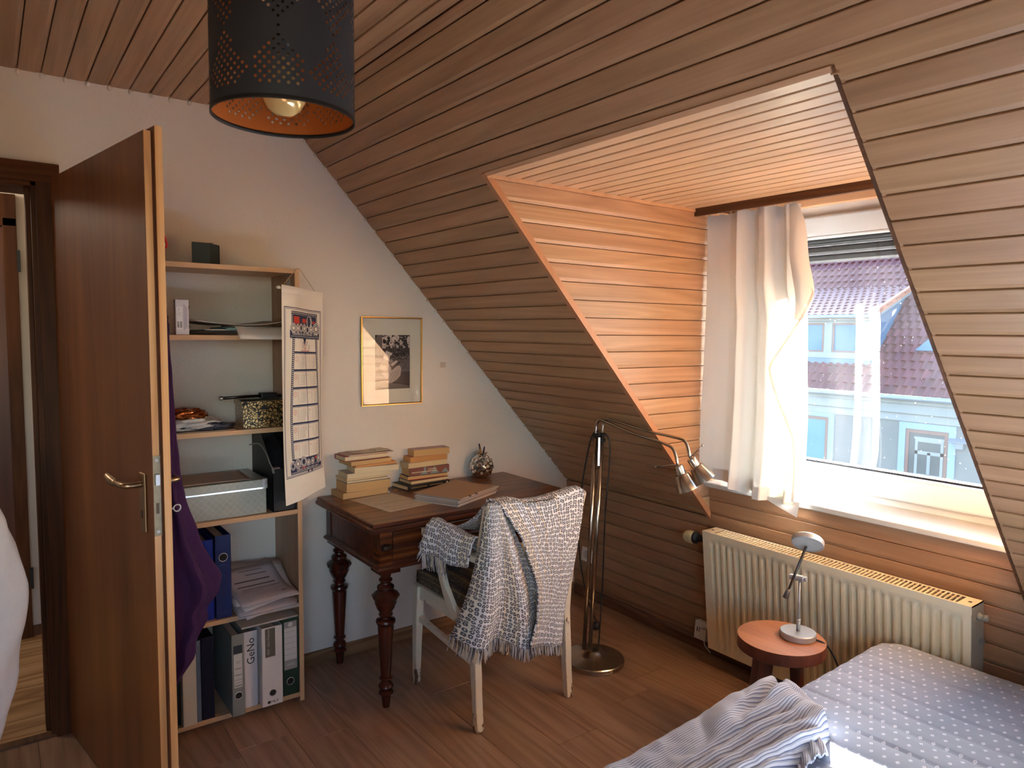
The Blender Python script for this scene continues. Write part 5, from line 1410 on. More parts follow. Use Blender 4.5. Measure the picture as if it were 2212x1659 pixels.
for u, va, vb in ((0.14,0.2,0.62),(0.17,0.2,0.7),(0.24,0.15,0.35),(0.30,0.15,0.55),(0.46,0.12,0.25),(0.50,0.12,0.8),(0.54,0.12,0.85),(0.70,0.12,0.3),(0.74,0.12,0.88),(0.78,0.12,0.88),(0.86,0.12,0.5),(0.89,0.12,0.7),(0.92,0.12,0.6)):
    v = va
    while v < vb:
        w = 0.015+0.03*rr.random(); m.add([shp(u,v), shp(u+0.009,v), shp(u+0.009,min(vb,v+w)), shp(u,min(vb,v+w))], [(0,1,2,3)]); v += w+0.008
q = obj('printed_lines', m, plain('faint_print', (150,138,122), 0.8), kind='stuff'); q.parent = sh
m = MB(); rr = random.Random(31)
SK = [(0.503,-1.146),(0.376,-0.859),(0.171,-0.956),(0.298,-1.243)]
sk = thing('paper_stack', 'neat stack of papers topped by a brown card beside the book piles', 'papers', (0.34,-1.05,ZD))
z = ZD
M_st = [plain('stack_paper', c_, 0.85) for c_ in ((206,192,178), (186,170,160), (216,206,196), (168,152,142))]
for k in range(9):
    j = (rr.random()-0.5)*0.008, (rr.random()-0.5)*0.012; a = (rr.random()-0.5)*0.03
    c = [(0.337+(x-0.337)*math.cos(a)-(y+1.05)*math.sin(a)+j[0], -1.05+(x-0.337)*math.sin(a)+(y+1.05)*math.cos(a)+j[1]) for x, y in SK]
    th = 0.0026+0.002*rr.random()
    mm = MB(); quad_sheet(mm, c, z, th-0.0003); obj('sheet_layer', mm, M_st[k % 4], sk); z += th
mm = MB(); quad_sheet(mm, [(0.512,-1.150),(0.372,-0.872),(0.160,-0.950),(0.292,-1.250)], z+0.0006, 0.0009); obj('card_cover', mm, plain('brown_card', (184,150,118), 0.8), sk)
mm = MB()
for u in (0.25, 0.42):
    a = Vector((0.505,-1.146,z)).lerp(Vector((0.376,-0.862,z)), u); mm.box((a.x-0.005,a.y-0.006,z-0.002), (a.x+0.006,a.y+0.006,z+0.0022))
obj('index_tab', mm, plain('index_tab_dark', (92,70,66), 0.6), sk)
m = MB(); m.tube([(0.066+0.011*math.cos(2*PI*k/18), -1.222+0.011*math.sin(2*PI*k/18), ZD+0.0025) for k in range(19)], 0.0018, 6, caps=False); o = obj('finger_ring', m, plain('ring_gold', (190,150,96), 0.3, 1.0), smooth=True); tag(o, 'small metal ring lying on the desk between the book piles', 'ring')
m = MB(); m.box((-0.008,-0.006,0), (0.008,0.006,0.009), M=Matrix.Translation((0.086,-1.272,ZD+0.0005)) @ Matrix.Rotation(0.5,4,'Z')); o = obj('eraser', m, plain('eraser_white', (206,200,184), 0.7), bev=0.003, seg=3); tag(o, 'tiny white eraser at the corner of the printed sheet', 'eraser')
# --- bubble glass vase with pens
VC = Vector((0.036,-0.716,ZD))
glass, nt, b = new_mat('clear_glass')
b.inputs['Base Color'].default_value = (0.96,0.95,0.92,1); b.inputs['Roughness'].default_value = 0.02; b.inputs['Transmission Weight'].default_value = 1.0; b.inputs['IOR'].default_value = 1.46
NB = 46; ga = PI*(3-math.sqrt(5))
cen = []
for k in range(NB):
    z = 1-2*(k+0.5)/NB; r = math.sqrt(1-z*z); cen.append(Vector((r*math.cos(ga*k), r*math.sin(ga*k), z)))
vs_ = thing('glass_vase', 'round bubble glass vase holding pens in the back corner of the desk', 'vase', VC)
def vfn(u, v):
    th, ph_ = 2*PI*u, 0.30 + (PI-0.30)*v
    d = Vector((math.sin(ph_)*math.cos(th), math.sin(ph_)*math.sin(th), math.cos(ph_)))
    best = min((d-c).length for c in cen)
    R = 0.049 + 0.0145*math.sqrt(max(0, 1-(best/0.30)**2))
    p = d*R; p.z = max(p.z, -0.0575)
    return VC + Vector((0,0,0.0585)) + p
m = MB(); m.grid(vfn, 84, 60); 
m.lathe([(0.018,0.108),(0.020,0.114),(0.026,0.122),(0.031,0.127),(0.028,0.127),(0.023,0.121),(0.017,0.112)], VC, 32, caps=False)
obj('vase_body', m, glass, vs_, smooth=True)
def pen(label, a, b_, col, cap):
    t = thing('pen', label, 'pen', a)
    a, b_ = Vector(a), Vector(b_)
    m = MB(); m.tube([a, a+(b_-a)*0.12, b_], [0.001,0.0042,0.0042], 10); obj('barrel', m, col, t, smooth=True)
    m = MB(); e = b_ + (b_-a).normalized()*0.016; m.tube([b_, b_+(e-b_)*0.3, e], [0.0045,0.0045,0.0035], 10); obj('pen_cap', m, cap, t, smooth=True)
M_pw = plain('pen_white', (216,208,196), 0.35); M_pd = plain('pen_dark_blue', (28,32,56), 0.35); M_po = plain('pencil_ochre', (150,112,52), 0.5)
pen('white pen with a dark end standing in the glass vase', VC+Vector((0.012,0.010,0.035)), VC+Vector((-0.004,-0.010,0.158)), M_pw, M_pd)
pen('dark blue pen leaning to the right in the glass vase', VC+Vector((0.004,-0.010,0.035)), VC+Vector((-0.006,0.018,0.140)), M_pd, plain('pen_blue', (44,60,130), 0.4))
pen('ochre pencil leaning to the left in the glass vase', VC+Vector((0.0,0.012,0.035)), VC+Vector((0.006,-0.014,0.148)), M_po, plain('pencil_brown', (70,44,24), 0.5))
# ------------------------------------------------------------------ old white armchair at the desk
pm_, nt, b = new_mat('chipped_white_paint')
N, L_ = nt.nodes, nt.links
tc = N.new('ShaderNodeTexCoord'); mp = N.new('ShaderNodeMapping'); mp.inputs['Scale'].default_value = (26,26,9)
nz = N.new('ShaderNodeTexNoise'); nz.inputs['Scale'].default_value = 1.3; nz.inputs['Detail'].default_value = 6; nz.inputs['Roughness'].default_value = 0.7
L_.new(tc.outputs['Object'], mp.inputs[0]); L_.new(mp.outputs[0], nz.inputs['Vector'])
ge = N.new('ShaderNodeNewGeometry')
sx = N.new('ShaderNodeSeparateXYZ'); L_.new(tc.outputs['Object'], sx.inputs[0])
low = N.new('ShaderNodeMapRange'); low.inputs[1].default_value = 0.10; low.inputs[2].default_value = 0.0; low.inputs[3].default_value = 0; low.inputs[4].default_value = 0.16; L_.new(sx.outputs[2], low.inputs[0])
bv = N.new('ShaderNodeBevel'); bv.samples = 2; bv.inputs[0].default_value = 0.006
dt = N.new('ShaderNodeVectorMath'); dt.operation = 'DOT_PRODUCT'; L_.new(bv.outputs[0], dt.inputs[0]); L_.new(ge.outputs['True Normal'], dt.inputs[1])
edge = math_n(nt, 'MULTIPLY', math_n(nt, 'SUBTRACT', None, dt.outputs['Value'], va=1.0), vb=0.55)
val = math_n(nt, 'ADD', math_n(nt, 'ADD', nz.outputs[0], low.outputs[0]), edge)
th_ = N.new('ShaderNodeMapRange'); th_.inputs[1].default_value = 0.64; th_.inputs[2].default_value = 0.66; L_.new(val, th_.inputs[0])
mc = N.new('ShaderNodeMix'); mc.data_type = 'RGBA'; mc.inputs[6].default_value = lin((228,219,196)); mc.inputs[7].default_value = lin((92,60,42)); L_.new(th_.outputs[0], mc.inputs[0])
L_.new(mc.outputs[2], b.inputs['Base Color']); b.inputs['Roughness'].default_value = 0.5
bp = N.new('ShaderNodeBump'); bp.inputs['Strength'].default_value = 0.4; bp.inputs['Distance'].default_value = 0.001; bp.invert = True
L_.new(th_.outputs[0], bp.inputs['Height']); L_.new(bp.outputs[0], b.inputs['Normal'])
M_chip = pm_
chair = thing('armchair', 'old wooden armchair in chipped white paint drawn up to the desk', 'chair', (0.63, -1.06, 0))
def bar(mb, pts, w, d, n=None):
    """rectangular section bar through pts; w along y-ish side, d the other side; lists allowed"""
    pts = [Vector(p) for p in pts]; N_ = len(pts)
    vs = []
    for i, p in enumerate(pts):
        t = (pts[min(i+1,N_-1)]-pts[max(i-1,0)]).normalized()
        s_ = Vector((0,1,0)); s_ = (s_ - t*s_.dot(t))
        s_ = s_.normalized() if s_.length > 1e-3 else Vector((1,0,0))
        u = t.cross(s_)
        ww = w[i] if isinstance(w, (list,tuple)) else w; du = d[i] if isinstance(d, (list,tuple)) else d
        vs += [p + s_*ww/2 + u*du/2, p - s_*ww/2 + u*du/2, p - s_*ww/2 - u*du/2, p + s_*ww/2 - u*du/2]
    fs = [(0,1,2,3)] + [(i*4+k, (i+1)*4+k, (i+1)*4+(k+1)%4, i*4+(k+1)%4) for i in range(N_-1) for k in range(4)] + [tuple((N_-1)*4+k for k in (3,2,1,0))]
    mb.add(vs, fs)
YN, YF = -1.285, -0.835
for y in (YN, YF):
    m = MB(); bar(m, catmull([(0.866,y,0),(0.848,y,0.2),(0.836,y,0.42),(0.862,y,0.60),(0.905,y,0.80),(0.928,y,0.882)], 4), 0.032, [0.030]*4+[0.036]*4+[0.044]*4+[0.036]*4+[0.032]*5)
    obj('leg', m, M_chip, chair, bev=0.003)
for y in (YN-0.012, YF+0.012):
    m = MB(); bar(m, [(0.402,y,0),(0.408,y,0.2),(0.424,y,0.445)], [0.026,0.032,0.038], [0.026,0.032,0.040]); obj('leg', m, M_chip, chair, bev=0.003)
m = MB()
for y in (YN-0.006, YF+0.006): m.box((0.43,y-0.012,0.385), (0.84,y+0.012,0.445))
m.box((0.410,YN,0.385), (0.436,YF,0.445)); m.box((0.82,YN+0.01,0.385), (0.845,YF-0.01,0.445)); m.box((0.42,YN,0.435), (0.845,YF,0.449)); obj('seat_frame', m, M_chip, chair, bev=0.003)
for y in (YN-0.008, YF+0.008):
    m = MB(); bar(m, [(0.412,y,0.300),(0.842,y,0.262)], 0.018, 0.026); obj('stretcher', m, M_chip, chair, bev=0.003)
m = MB(); bar(m, [(0.63,YN,0.278),(0.63,YF,0.278)], 0.02, 0.022); obj('stretcher', m, M_chip, chair, bev=0.003)
for y in (YN, YF):
    yo = y + (-0.028 if y == YN else 0.028)
    sg = -1 if y == YN else 1
    m = MB(); bar(m, catmull([(0.572,y+0.066*sg,0.722),(0.60,y+0.063*sg,0.722),(0.69,y+0.05*sg,0.703),(0.79,y+0.030*sg,0.680),(0.885,y+0.008*sg,0.672)], 4), [0.020]+[0.044]*4+[0.042]*4+[0.036]*4+[0.03]*4, [0.016]+[0.026]*16); obj('armrest', m, M_chip, chair, bev=0.006, seg=3)
    m = MB(); bar(m, catmull([(0.745,y+0.020*sg,0.405),(0.712,y+0.030*sg,0.46),(0.680,y+0.046*sg,0.55),(0.640,y+0.058*sg,0.70)], 4), 0.022, [0.05]*3+[0.044]*4+[0.036]*6); obj('arm_support', m, M_chip, chair, bev=0.004)
m = MB(); m.grid(lambda u, v: Vector((0.919 - 0.03*math.sin(PI*u)*1.0 + (0.008 if 0 else 0), YN+0.01+(YF-YN-0.02)*u, 0.76+0.115*v - 0.02*math.sin(PI*u)*v)), 10, 4); o = obj('backrest', m, M_chip, chair, smooth=True); thicken(o, 0.02, 0)
for k in range(3):
    y = -1.20 + 0.14*k; m = MB(); bar(m, [(0.845,y,0.44),(0.868,y,0.6),(0.895,y,0.77)], 0.035, 0.012); obj('back_slat', m, M_chip, chair, bev=0.002)
# woven seat pad
wm, nt, b = new_mat('woven_kilim')
N, L_ = nt.nodes, nt.links
tc = N.new('ShaderNodeTexCoord'); sx = N.new('ShaderNodeSeparateXYZ'); L_.new(tc.outputs['Object'], sx.inputs[0])
rp = ramp(nt, [(0.0,(112,98,82)),(0.3,(132,114,90)),(0.5,(164,140,98)),(0.62,(108,90,78)),(0.8,(84,76,74)),(1.0,(146,110,88))]); rp.color_ramp.interpolation = 'CONSTANT'
L_.new(math_n(nt, 'FRACT', math_n(nt, 'MULTIPLY', sx.outputs[1], vb=11.0)), rp.inputs[0])
vo = N.new('ShaderNodeTexVoronoi'); vo.inputs['Scale'].default_value = 70; vo.inputs['Randomness'].default_value = 0.4; L_.new(tc.outputs['Object'], vo.inputs['Vector'])
hv = N.new('ShaderNodeHueSaturation'); L_.new(rp.outputs[0], hv.inputs['Color'])
mr = N.new('ShaderNodeMapRange'); mr.inputs[1].default_value = 0.15; mr.inputs[2].default_value = 0.55; mr.inputs[3].default_value = 1.35; mr.inputs[4].default_value = 0.5; L_.new(vo.outputs['Distance'], mr.inputs[0]); L_.new(mr.outputs[0], hv.inputs['Value'])
L_.new(hv.outputs[0], b.inputs['Base Color']); b.inputs['Roughness'].default_value = 0.95
pad = thing('seat_pad', 'dark woven kilim pad folded on the white armchair seat', 'seat pad', (0.62,-1.06,0.4495))
for k in range(3):
    z = 0.4500+0.0165*k
    m = MB()
    def fn(u, v, z=z, k=k):
        x = 0.402-0.006*k + (0.80-0.402)*u; y = YN-0.012+0.004*k + (YF-YN+0.02)*v
        return (x, y, z + 0.003*math.sin(7*u+k)*math.sin(5*v+2*k))
    m.grid(fn, 12, 12); o = obj('fold', m, wm, pad, smooth=True); thicken(o, 0.014, 1)
m = MB(); rr = random.Random(6)
for k in range(26):
    y = YN-0.01+0.02*0+ (0.14)*rr.random(); x = 0.402; z = 0.462+0.03*rr.random(); l = 0.012+0.02*rr.random()
    m.tube([(x+0.002,y,z),(x-0.008,y+0.004*(rr.random()-0.5),z-l*0.4),(x-0.010,y,z-l)], 0.0008, 4)
obj('tassels', m, plain('tassel_brown', (70,60,50), 0.9), pad, kind='stuff')

# ------------------------------------------------------------------ knitted throw over the chair back
km, nt, b = new_mat('knitted_throw')
N, L_ = nt.nodes, nt.links
uv = N.new('ShaderNodeTexCoord')
mp = N.new('ShaderNodeMapping'); mp.inputs['Scale'].default_value = (70,56,1); L_.new(uv.outputs['UV'], mp.inputs[0])
vo = N.new('ShaderNodeTexVoronoi'); vo.voronoi_dimensions = '2D'; vo.inputs['Scale'].default_value = 1.0; vo.inputs['Randomness'].default_value = 0.45; L_.new(mp.outputs[0], vo.inputs['Vector'])
v2 = N.new('ShaderNodeTexVoronoi'); v2.voronoi_dimensions = '2D'; v2.feature = 'DISTANCE_TO_EDGE'; v2.inputs['Scale'].default_value = 1.0; v2.inputs['Randomness'].default_value = 0.45; L_.new(mp.outputs[0], v2.inputs['Vector'])
nz = N.new('ShaderNodeTexNoise'); nz.noise_dimensions = '2D'; nz.inputs['Scale'].default_value = 260; nz.inputs['Detail'].default_value = 2; L_.new(uv.outputs['UV'], nz.inputs['Vector'])
ring_ = math_n(nt, 'ABSOLUTE', math_n(nt, 'SUBTRACT', vo.outputs['Distance'], vb=0.27))      # dark ring inside each stitch
r1 = N.new('ShaderNodeMapRange'); r1.inputs[1].default_value = 0.10; r1.inputs[2].default_value = 0.16; r1.inputs[3].default_value = 1; r1.inputs[4].default_value = 0
L_.new(math_n(nt, 'ADD', ring_, math_n(nt, 'MULTIPLY', math_n(nt, 'SUBTRACT', nz.outputs[0], vb=0.5), vb=0.42)), r1.inputs[0])
ed_ = N.new('ShaderNodeMapRange'); ed_.inputs[1].default_value = 0.03; ed_.inputs[2].default_value = 0.10; ed_.inputs[3].default_value = 0.0; ed_.inputs[4].default_value = 1.0; L_.new(v2.outputs['Distance'], ed_.inputs[0])
dk = math_n(nt, 'MULTIPLY', r1.outputs[0], ed_.outputs[0])
sx = N.new('ShaderNodeSeparateXYZ'); L_.new(uv.outputs['UV'], sx.inputs[0])
st = N.new('ShaderNodeTexNoise'); st.noise_dimensions = '1D'; st.inputs['Scale'].default_value = 9.0; st.inputs['Detail'].default_value = 0; L_.new(sx.outputs[0], st.inputs['W'])
rp = ramp(nt, [(0.40,(250,248,246)),(0.52,(246,246,250)),(0.62,(248,234,208)),(0.72,(246,244,244))]); L_.new(st.outputs[0], rp.inputs[0])
mc = N.new('ShaderNodeMix'); mc.data_type = 'RGBA'; L_.new(rp.outputs[0], mc.inputs[6]); mc.inputs[7].default_value = lin((104,104,110)); L_.new(dk, mc.inputs[0])
L_.new(mc.outputs[2], b.inputs['Base Color']); b.inputs['Roughness'].default_value = 0.95; b.inputs['Specular IOR Level'].default_value = 0.1
bp = N.new('ShaderNodeBump'); bp.inputs['Strength'].default_value = 0.9; bp.inputs['Distance'].default_value = 0.004; bp.invert = True; L_.new(dk, bp.inputs['Height']); L_.new(bp.outputs[0], b.inputs['Normal'])
M_knit = km
throw = thing('knitted_throw', 'grey and white knitted fringed throw draped over the white armchair', 'blanket', (0.93,-1.05,0.6))
RL = [(0,(-1.271,0.908,0.950)),(0.29,(-1.160,0.748,0.958)),(0.62,(-1.089,0.565,0.964)),(0.85,(-1.094,0.439,0.966)),(1,(-1.130,0.330,0.968))]
RR = [(0,(-0.831,0.893,0.945)),(0.16,(-0.846,0.796,0.951)),(0.43,(-0.891,0.635,0.958)),(0.73,(-0.936,0.458,0.962)),(1,(-0.958,0.290,0.964))]
TOP = [(0,-0.002),(0.2,-0.004),(0.35,-0.022),(0.55,-0.022),(0.75,-0.008),(0.9,0.006),(0.96,0.008),(1,0.0)]
def right_panel(u, v):
    # v < 0: over the top to the inner side of the backrest
    if v < 0.14:
        t = v/0.14
        a, c = lerp_table(RL, 0), lerp_table(RR, 0)
        y = a[0]+(c[0]-a[0])*u; zt = a[1]+(c[1]-a[1])*u + lerp_table(TOP, u)
        ang = PI*(1-t)
        sag = 0.02*math.sin(PI*u)
        if t < 0.45:
            q = 1-t/0.45; return Vector((0.885-0.01*q-sag, y, zt-0.012-0.10*q))
        q = (t-0.45)/0.55
        return Vector((0.885-sag + (0.065+sag)*q, y, zt-0.012+0.014*math.sin(PI*min(1,q*0.75+0.1)) - 0.008*q))
    t = (v-0.14)/0.86
    a, c = lerp_table(RL, t), lerp_table(RR, t)
    y = a[0]+(c[0]-a[0])*u; z = a[1]+(c[1]-a[1])*u + lerp_table(TOP, u)*(1-min(1,t*4)); x = a[2]+(c[2]-a[2])*u
    x += 0.006*math.sin(3*u*PI+1)*t - 0.018*math.sin(PI*u)*(1-t)**2 + 0.004*math.sin(9*t+4*u)
    if u < 0.06: x += 0.004*(1-u/0.06)
    return Vector((x, y, z))
def luv(sc, ou=0, ov=0): return lambda u, v: (ou+u*sc[0], ov+v*sc[1])
m = MB(); m.grid(right_panel, 26, 44, uvfn=luv((0.46,0.78)))
LL = [(0,(-1.296,0.893,0.935)),(0.33,(-1.314,0.725,0.932)),(0.66,(-1.339,0.554,0.915)),(0.86,(-1.362,0.447,0.896)),(1,(-1.380,0.372,0.880))]
LR = [(0,(-1.235,0.895,0.944)),(0.33,(-1.130,0.697,0.946)),(0.66,(-1.040,0.500,0.948)),(0.86,(-1.000,0.378,0.950)),(1,(-0.985,0.298,0.950))]
def left_panel(u, v):
    if v < 0.12:
        t = v/0.12; a, c = lerp_table(LL, 0), lerp_table(LR, 0)
        y = a[0]+(c[0]-a[0])*u
        return Vector((0.880+(a[2]-0.880+(c[2]-a[2])*u)*t, y+0.02*(1-t), a[1]-0.02*(1-t)+0.008*math.sin(PI*t)))
    t = (v-0.12)/0.88
    a, c = lerp_table(LL, t), lerp_table(LR, t)
    y = a[0]+(c[0]-a[0])*u; z = a[1]+(c[1]-a[1])*u; x = a[2]+(c[2]-a[2])*u
    f = t*(0.4+0.6*t)
    x += 0.028*f*math.sin(2*PI*(u*2.1-0.12)) + 0.018*math.sin(PI*u)*(1-t) 
    if u > 0.55: x -= 0.022*((u-0.55)/0.45)
    if u < 0.12: x -= 0.035*((0.12-u)/0.12)**2*(0.3+t)
    z -= 0.012*math.sin(2*PI*(u*2.1-0.12))*t
    return Vector((x, y, z))
m.grid(left_panel, 36, 44, uvfn=luv((0.40,0.72), 0.5))
# part of the throw that lies over the near armrest: a soft roll plus a sheet back to the chair
def roll2(u, v):     # over the arm: inner side, over the top, hanging on the outer side
    prof = [(0.0,(0.055,-0.030)),(0.2,(0.050,0.010)),(0.4,(0.022,0.042)),(0.55,(-0.012,0.048)),(0.7,(-0.040,0.022)),(0.85,(-0.050,-0.030)),(1.0,(-0.048,-0.088))]
    q = lerp_table(prof, u)
    w = 1.0 - 0.25*v
    x = 0.636 + 0.222*v - 0.02*max(0,u-0.55)*(1-v)
    drop = 1.0 if u < 0.7 else (1.0 - 0.25*v)
    return Vector((x + 0.006*math.sin(8*u+2), -1.346 + q[0]*w + 0.052*v + 0.004*math.sin(11*v+5*u), 0.738 + q[1]*drop - 0.034*v + 0.006*math.sin(7*v)*u))
m.grid(roll2, 28, 26, uvfn=lambda u, v: (0.2+v*0.34, 1.0+u*0.26))
def link_sheet(u, v):     # from the chair back down to the arm, seen behind the roll
    a = Vector((0.895, -1.285+0.13*u, 0.885)); c = Vector((0.69+0.05*u, -1.290+0.10*u, 0.748-0.01*u))
    p = a.lerp(c, v); p.z -= 0.035*math.sin(PI*v)*(0.4+0.6*u); p.x += 0.01*math.sin(4*v+3*u)
    return p
m.grid(link_sheet, 12, 20, uvfn=lambda u, v: (0.1+u*0.16, 0.4+v*0.30))
ko = obj('knit_cloth', m, M_knit, throw, smooth=True); thicken(ko, 0.007, 0)
# fringe
fl, fd, fw = MB(), MB(), MB()
rr = random.Random(12)
def strand(p, out, l, tgt):
    p = Vector(p); s1 = (rr.random()-0.5)*0.016; s2 = (rr.random()-0.5)*0.012
    q = p + Vector((out.x*0.3+s2*0.5, s1*0.5+out.y*0.3, -l*0.5)); e = p + Vector((out.x+s2, s1+out.y, -l))
    tgt.tube([p, q, e], [0.0018,0.0017,0.0012], 4)
for k in range(150):
    u = (k+rr.random()*0.6)/150
    p = right_panel(u, 1.0); strand(p + Vector((0.002*(rr.random()-0.5),0,0.006)), Vector((0,0,0)), 0.034+0.016*rr.random(), (fl, fd, fd, fw)[rr.randrange(4)])
for k in range(210):
    u = (k+rr.random()*0.6)/210
    p = left_panel(u, 1.0); strand(p + Vector((0.002*(rr.random()-0.5),0,0.006)), Vector((0,-0.010 if u < 0.2 else 0.0,0)), 0.040+0.022*rr.random(), (fl, fd, fl, fd, fw)[rr.randrange(5)])
for k in range(90):
    v = (k+rr.random()*0.6)/90*0.55
    p = roll2(1.0, v); strand(p + Vector((0,0,0.005)), Vector((0.004,0.004,0)), 0.045+0.03*rr.random(), (fl, fd, fd, fw, fl)[rr.randrange(5)])
for k in range(46):
    u = 0.45+0.55*(k/46); p = roll2(u, 0.0); strand(p + Vector((0.003,0,0)), Vector((-0.02,-0.004,0)), 0.035+0.025*rr.random(), fl if k % 4 else fd)
obj('pale_fringe', fl, plain('fringe_pale', (216,212,212), 0.95), throw, kind='stuff')
obj('dark_fringe', fd, plain('fringe_charcoal', (70,70,80), 0.95), throw, kind='stuff')
obj('beige_fringe', fw, plain('fringe_beige', (206,188,156), 0.95), throw, kind='stuff')

# ------------------------------------------------------------------ two headed floor lamp
M_nick, nt, b = new_mat('brushed_nickel')
b.inputs['Base Color'].default_value = lin((186,178,166)); b.inputs['Metallic'].default_value = 1.0; b.inputs['Roughness'].default_value = 0.22; b.inputs['Anisotropic'].default_value = 0.6
lamp = thing('floor_lamp', 'brushed nickel floor lamp with two reading heads beside the armchair', 'floor lamp', (0.70,-0.535,0))
m = MB(); m.lathe([(0.139,0),(0.142,0.003),(0.142,0.021),(0.139,0.025),(0.128,0.0275),(0.08,0.034),(0.058,0.043),(0.043,0.056),(0.034,0.062),(0,0.063)], (0.70,-0.535,0), 56); obj('base', m, M_nick, lamp, auto=30)
PA0, PA1 = Vector((0.662,-0.560,0.055)), Vector((0.702,-0.548,1.055)); PB0, PB1 = Vector((0.683,-0.543,0.058)), Vector((0.731,-0.535,1.060))
m = MB(); m.tube([PA0, PA1], 0.0095, 14); pa_ = obj('pole', m, M_nick, lamp, smooth=True)
m = MB(); m.tube([PB0, PB1], 0.0095, 14); obj('pole', m, M_nick, lamp, smooth=True)
N1, N2 = Vector((1.178,-0.552,1.003)), Vector((1.200,-0.505,1.030))
def arm_pts(p, n, e, top):
    return catmull([p, p+Vector((0.0005,0,0.03)), p+Vector((0.006,0,0.058)), p+Vector((0.028,0,0.076)), p.lerp(n,0.15)+Vector((0,0,top)), p.lerp(n,0.5)+Vector((0,0,top*0.62+0.017)), p.lerp(n,0.82)+Vector((0,0,top*0.34+0.038)), n+Vector((-0.030,0,0.060)), n+Vector((-0.008,0,0.026)), n], 6)
for p, n in ((PA1,N1),(PB1,N2)):
    m = MB(); m.tube(arm_pts(p, n, None, 0.078), 0.0062, 12); obj('arm', m, M_nick, lamp, smooth=True)
def head(n, d, hdl):
    d = Vector(d).normalized(); M_ = d.to_track_quat('Z','Y').to_matrix().to_4x4()
    m = MB(); m.lathe([(0.0,0.0),(0.005,0),(0.007,0.005),(0.0165,0.007),(0.018,0.010),(0.0185,0.042),(0.026,0.044),(0.029,0.047),(0.047,0.108),(0.0460,0.1084),(0.028,0.050),(0.017,0.048)], n, 40, M_); o = obj('lamp_head', m, M_nick, lamp, auto=30)
    m = MB(); m.lathe([(0.0,0.050),(0.010,0.052),(0.020,0.070),(0.025,0.084),(0.020,0.094),(0.0,0.099)], n, 20, M_); obj('bulb', m, plain('frosted_bulb', (222,220,212), 0.4), o, smooth=True)
    m = MB(); a = n + d*0.003; h_ = Vector(hdl); m.tube([a, a+(h_-a)*0.96], 0.0032, 8); m.tube([a+(h_-a)*0.95, h_], 0.005, 8); obj('adjusting_rod', m, M_nick, o, smooth=True)
head(N1, (0.26,0.26,-0.90), (1.072,-0.562,0.975)); head(N2, (0.36,0.40,-0.82), (1.262,-0.505,1.086))
m = MB(); M_ = Matrix.Translation((0.726,-0.552,0.990)) @ Matrix.Rotation(math.radians(-35),4,'Z') @ Matrix.Rotation(math.radians(2.3),4,'Y')
m.box((-0.013,-0.006,-0.066), (0.013,0.006,0.066), M=M_); sw = obj('switch_plate', m, M_nick, lamp, bev=0.002)
for z in (0.018,-0.022):
    m = MB(); m.lathe([(0.0095,0),(0.0095,0.004),(0.006,0.008),(0,0.009)], M_ @ Vector((0,-0.006,z)), 16, Matrix.Rotation(math.radians(-35),4,'Z') @ Matrix.Rotation(PI/2,4,'X')); obj('dimmer_knob', m, M_black_pl, sw, smooth=True)
m = MB(); m.tube([PA1+Vector((-0.014,0,-0.02)), PB1+Vector((0.014,0,-0.02))], 0.008, 10); m.tube([PA1+Vector((0,0,-0.005)), PA1+Vector((0,0,0.012))], 0.0112, 12); m.tube([PB1+Vector((0,0,-0.005)), PB1+Vector((0,0,0.012))], 0.0112, 12); obj('pole_bracket', m, M_black_pl, lamp, smooth=True)
m = MB(); m.tube(catmull([(0.722,-0.545,1.03),(0.715,-0.545,1.075),(0.690,-0.545,1.070),(0.665,-0.545,1.03),(0.640,-0.545,0.94),(0.612,-0.545,0.80),(0.590,-0.54,0.55),(0.60,-0.50,0.30),(0.63,-0.46,0.16),(0.640,-0.44,0.13)], 6), 0.0036, 8)
m.tube(catmull([(0.735,-0.540,1.02),(0.745,-0.545,1.072),(0.772,-0.535,1.05),(0.776,-0.530,0.98),(0.762,-0.525,0.85),(0.748,-0.525,0.70),(0.735,-0.52,0.40),(0.715,-0.515,0.12),(0.712,-0.52,0.058)], 6), 0.0036, 8)
obj('power_cord', m, plain('black_cord', (24,24,26), 0.5), lamp, smooth=True)
m = MB(); m.lathe([(0.012,0),(0.020,0.006),(0.020,0.026),(0.017,0.034),(0.006,0.038)], (0.640,-0.44,0.13), 18, Vector((-0.75,-0.6,-0.25)).to_track_quat('Z','Y').to_matrix().to_4x4()); 
pl_ = obj('plug', m, M_black_pl, lamp, smooth=True)
m = MB(); d_ = Vector((-0.75,-0.6,-0.25)).normalized(); c_ = Vector((0.640,-0.44,0.13)) + d_*0.036
for s_ in (-1, 1): m.tube([c_+Vector((0,0,0.009*s_)), c_+Vector((0,0,0.009*s_))+d_*0.019], 0.0023, 8)
obj('plug_pins', m, M_alu, pl_)
# ------------------------------------------------------------------ radiator
M_rad = plain('cream_radiator_enamel', (226,214,182), 0.4)
rad = thing('radiator', 'cream ribbed panel radiator under the dormer window', 'radiator', (1.57,-0.12,0.09))
RX0, RX1, RZ0_, RZ1_ = 1.040, 2.112, 0.09, 0.645
def rp_(x, z, off): return knee_pt(x, z, off)
def rib_off(x, z):
    p = 0.0318; f = ((x-RX0-0.03) % p)/p
    e = min(1, max(0, (z-RZ0_-0.012)/0.03), ) * min(1, max(0, (RZ1_-0.040-z)/0.02))
    ex = 1.0 if RX0+0.02 < x < RX1-0.018 else 0.0
    pr = 0.0 if f < 0.36 else (1.0 if f > 0.58 and f < 0.88 else ((f-0.36)/0.22 if f <= 0.58 else (1-f)/0.12))
    return 0.114 + 0.016*(1 - pr*e*ex)
m = MB()
xs = [RX0]
n_r = int((RX1-RX0-0.05)/0.0318)
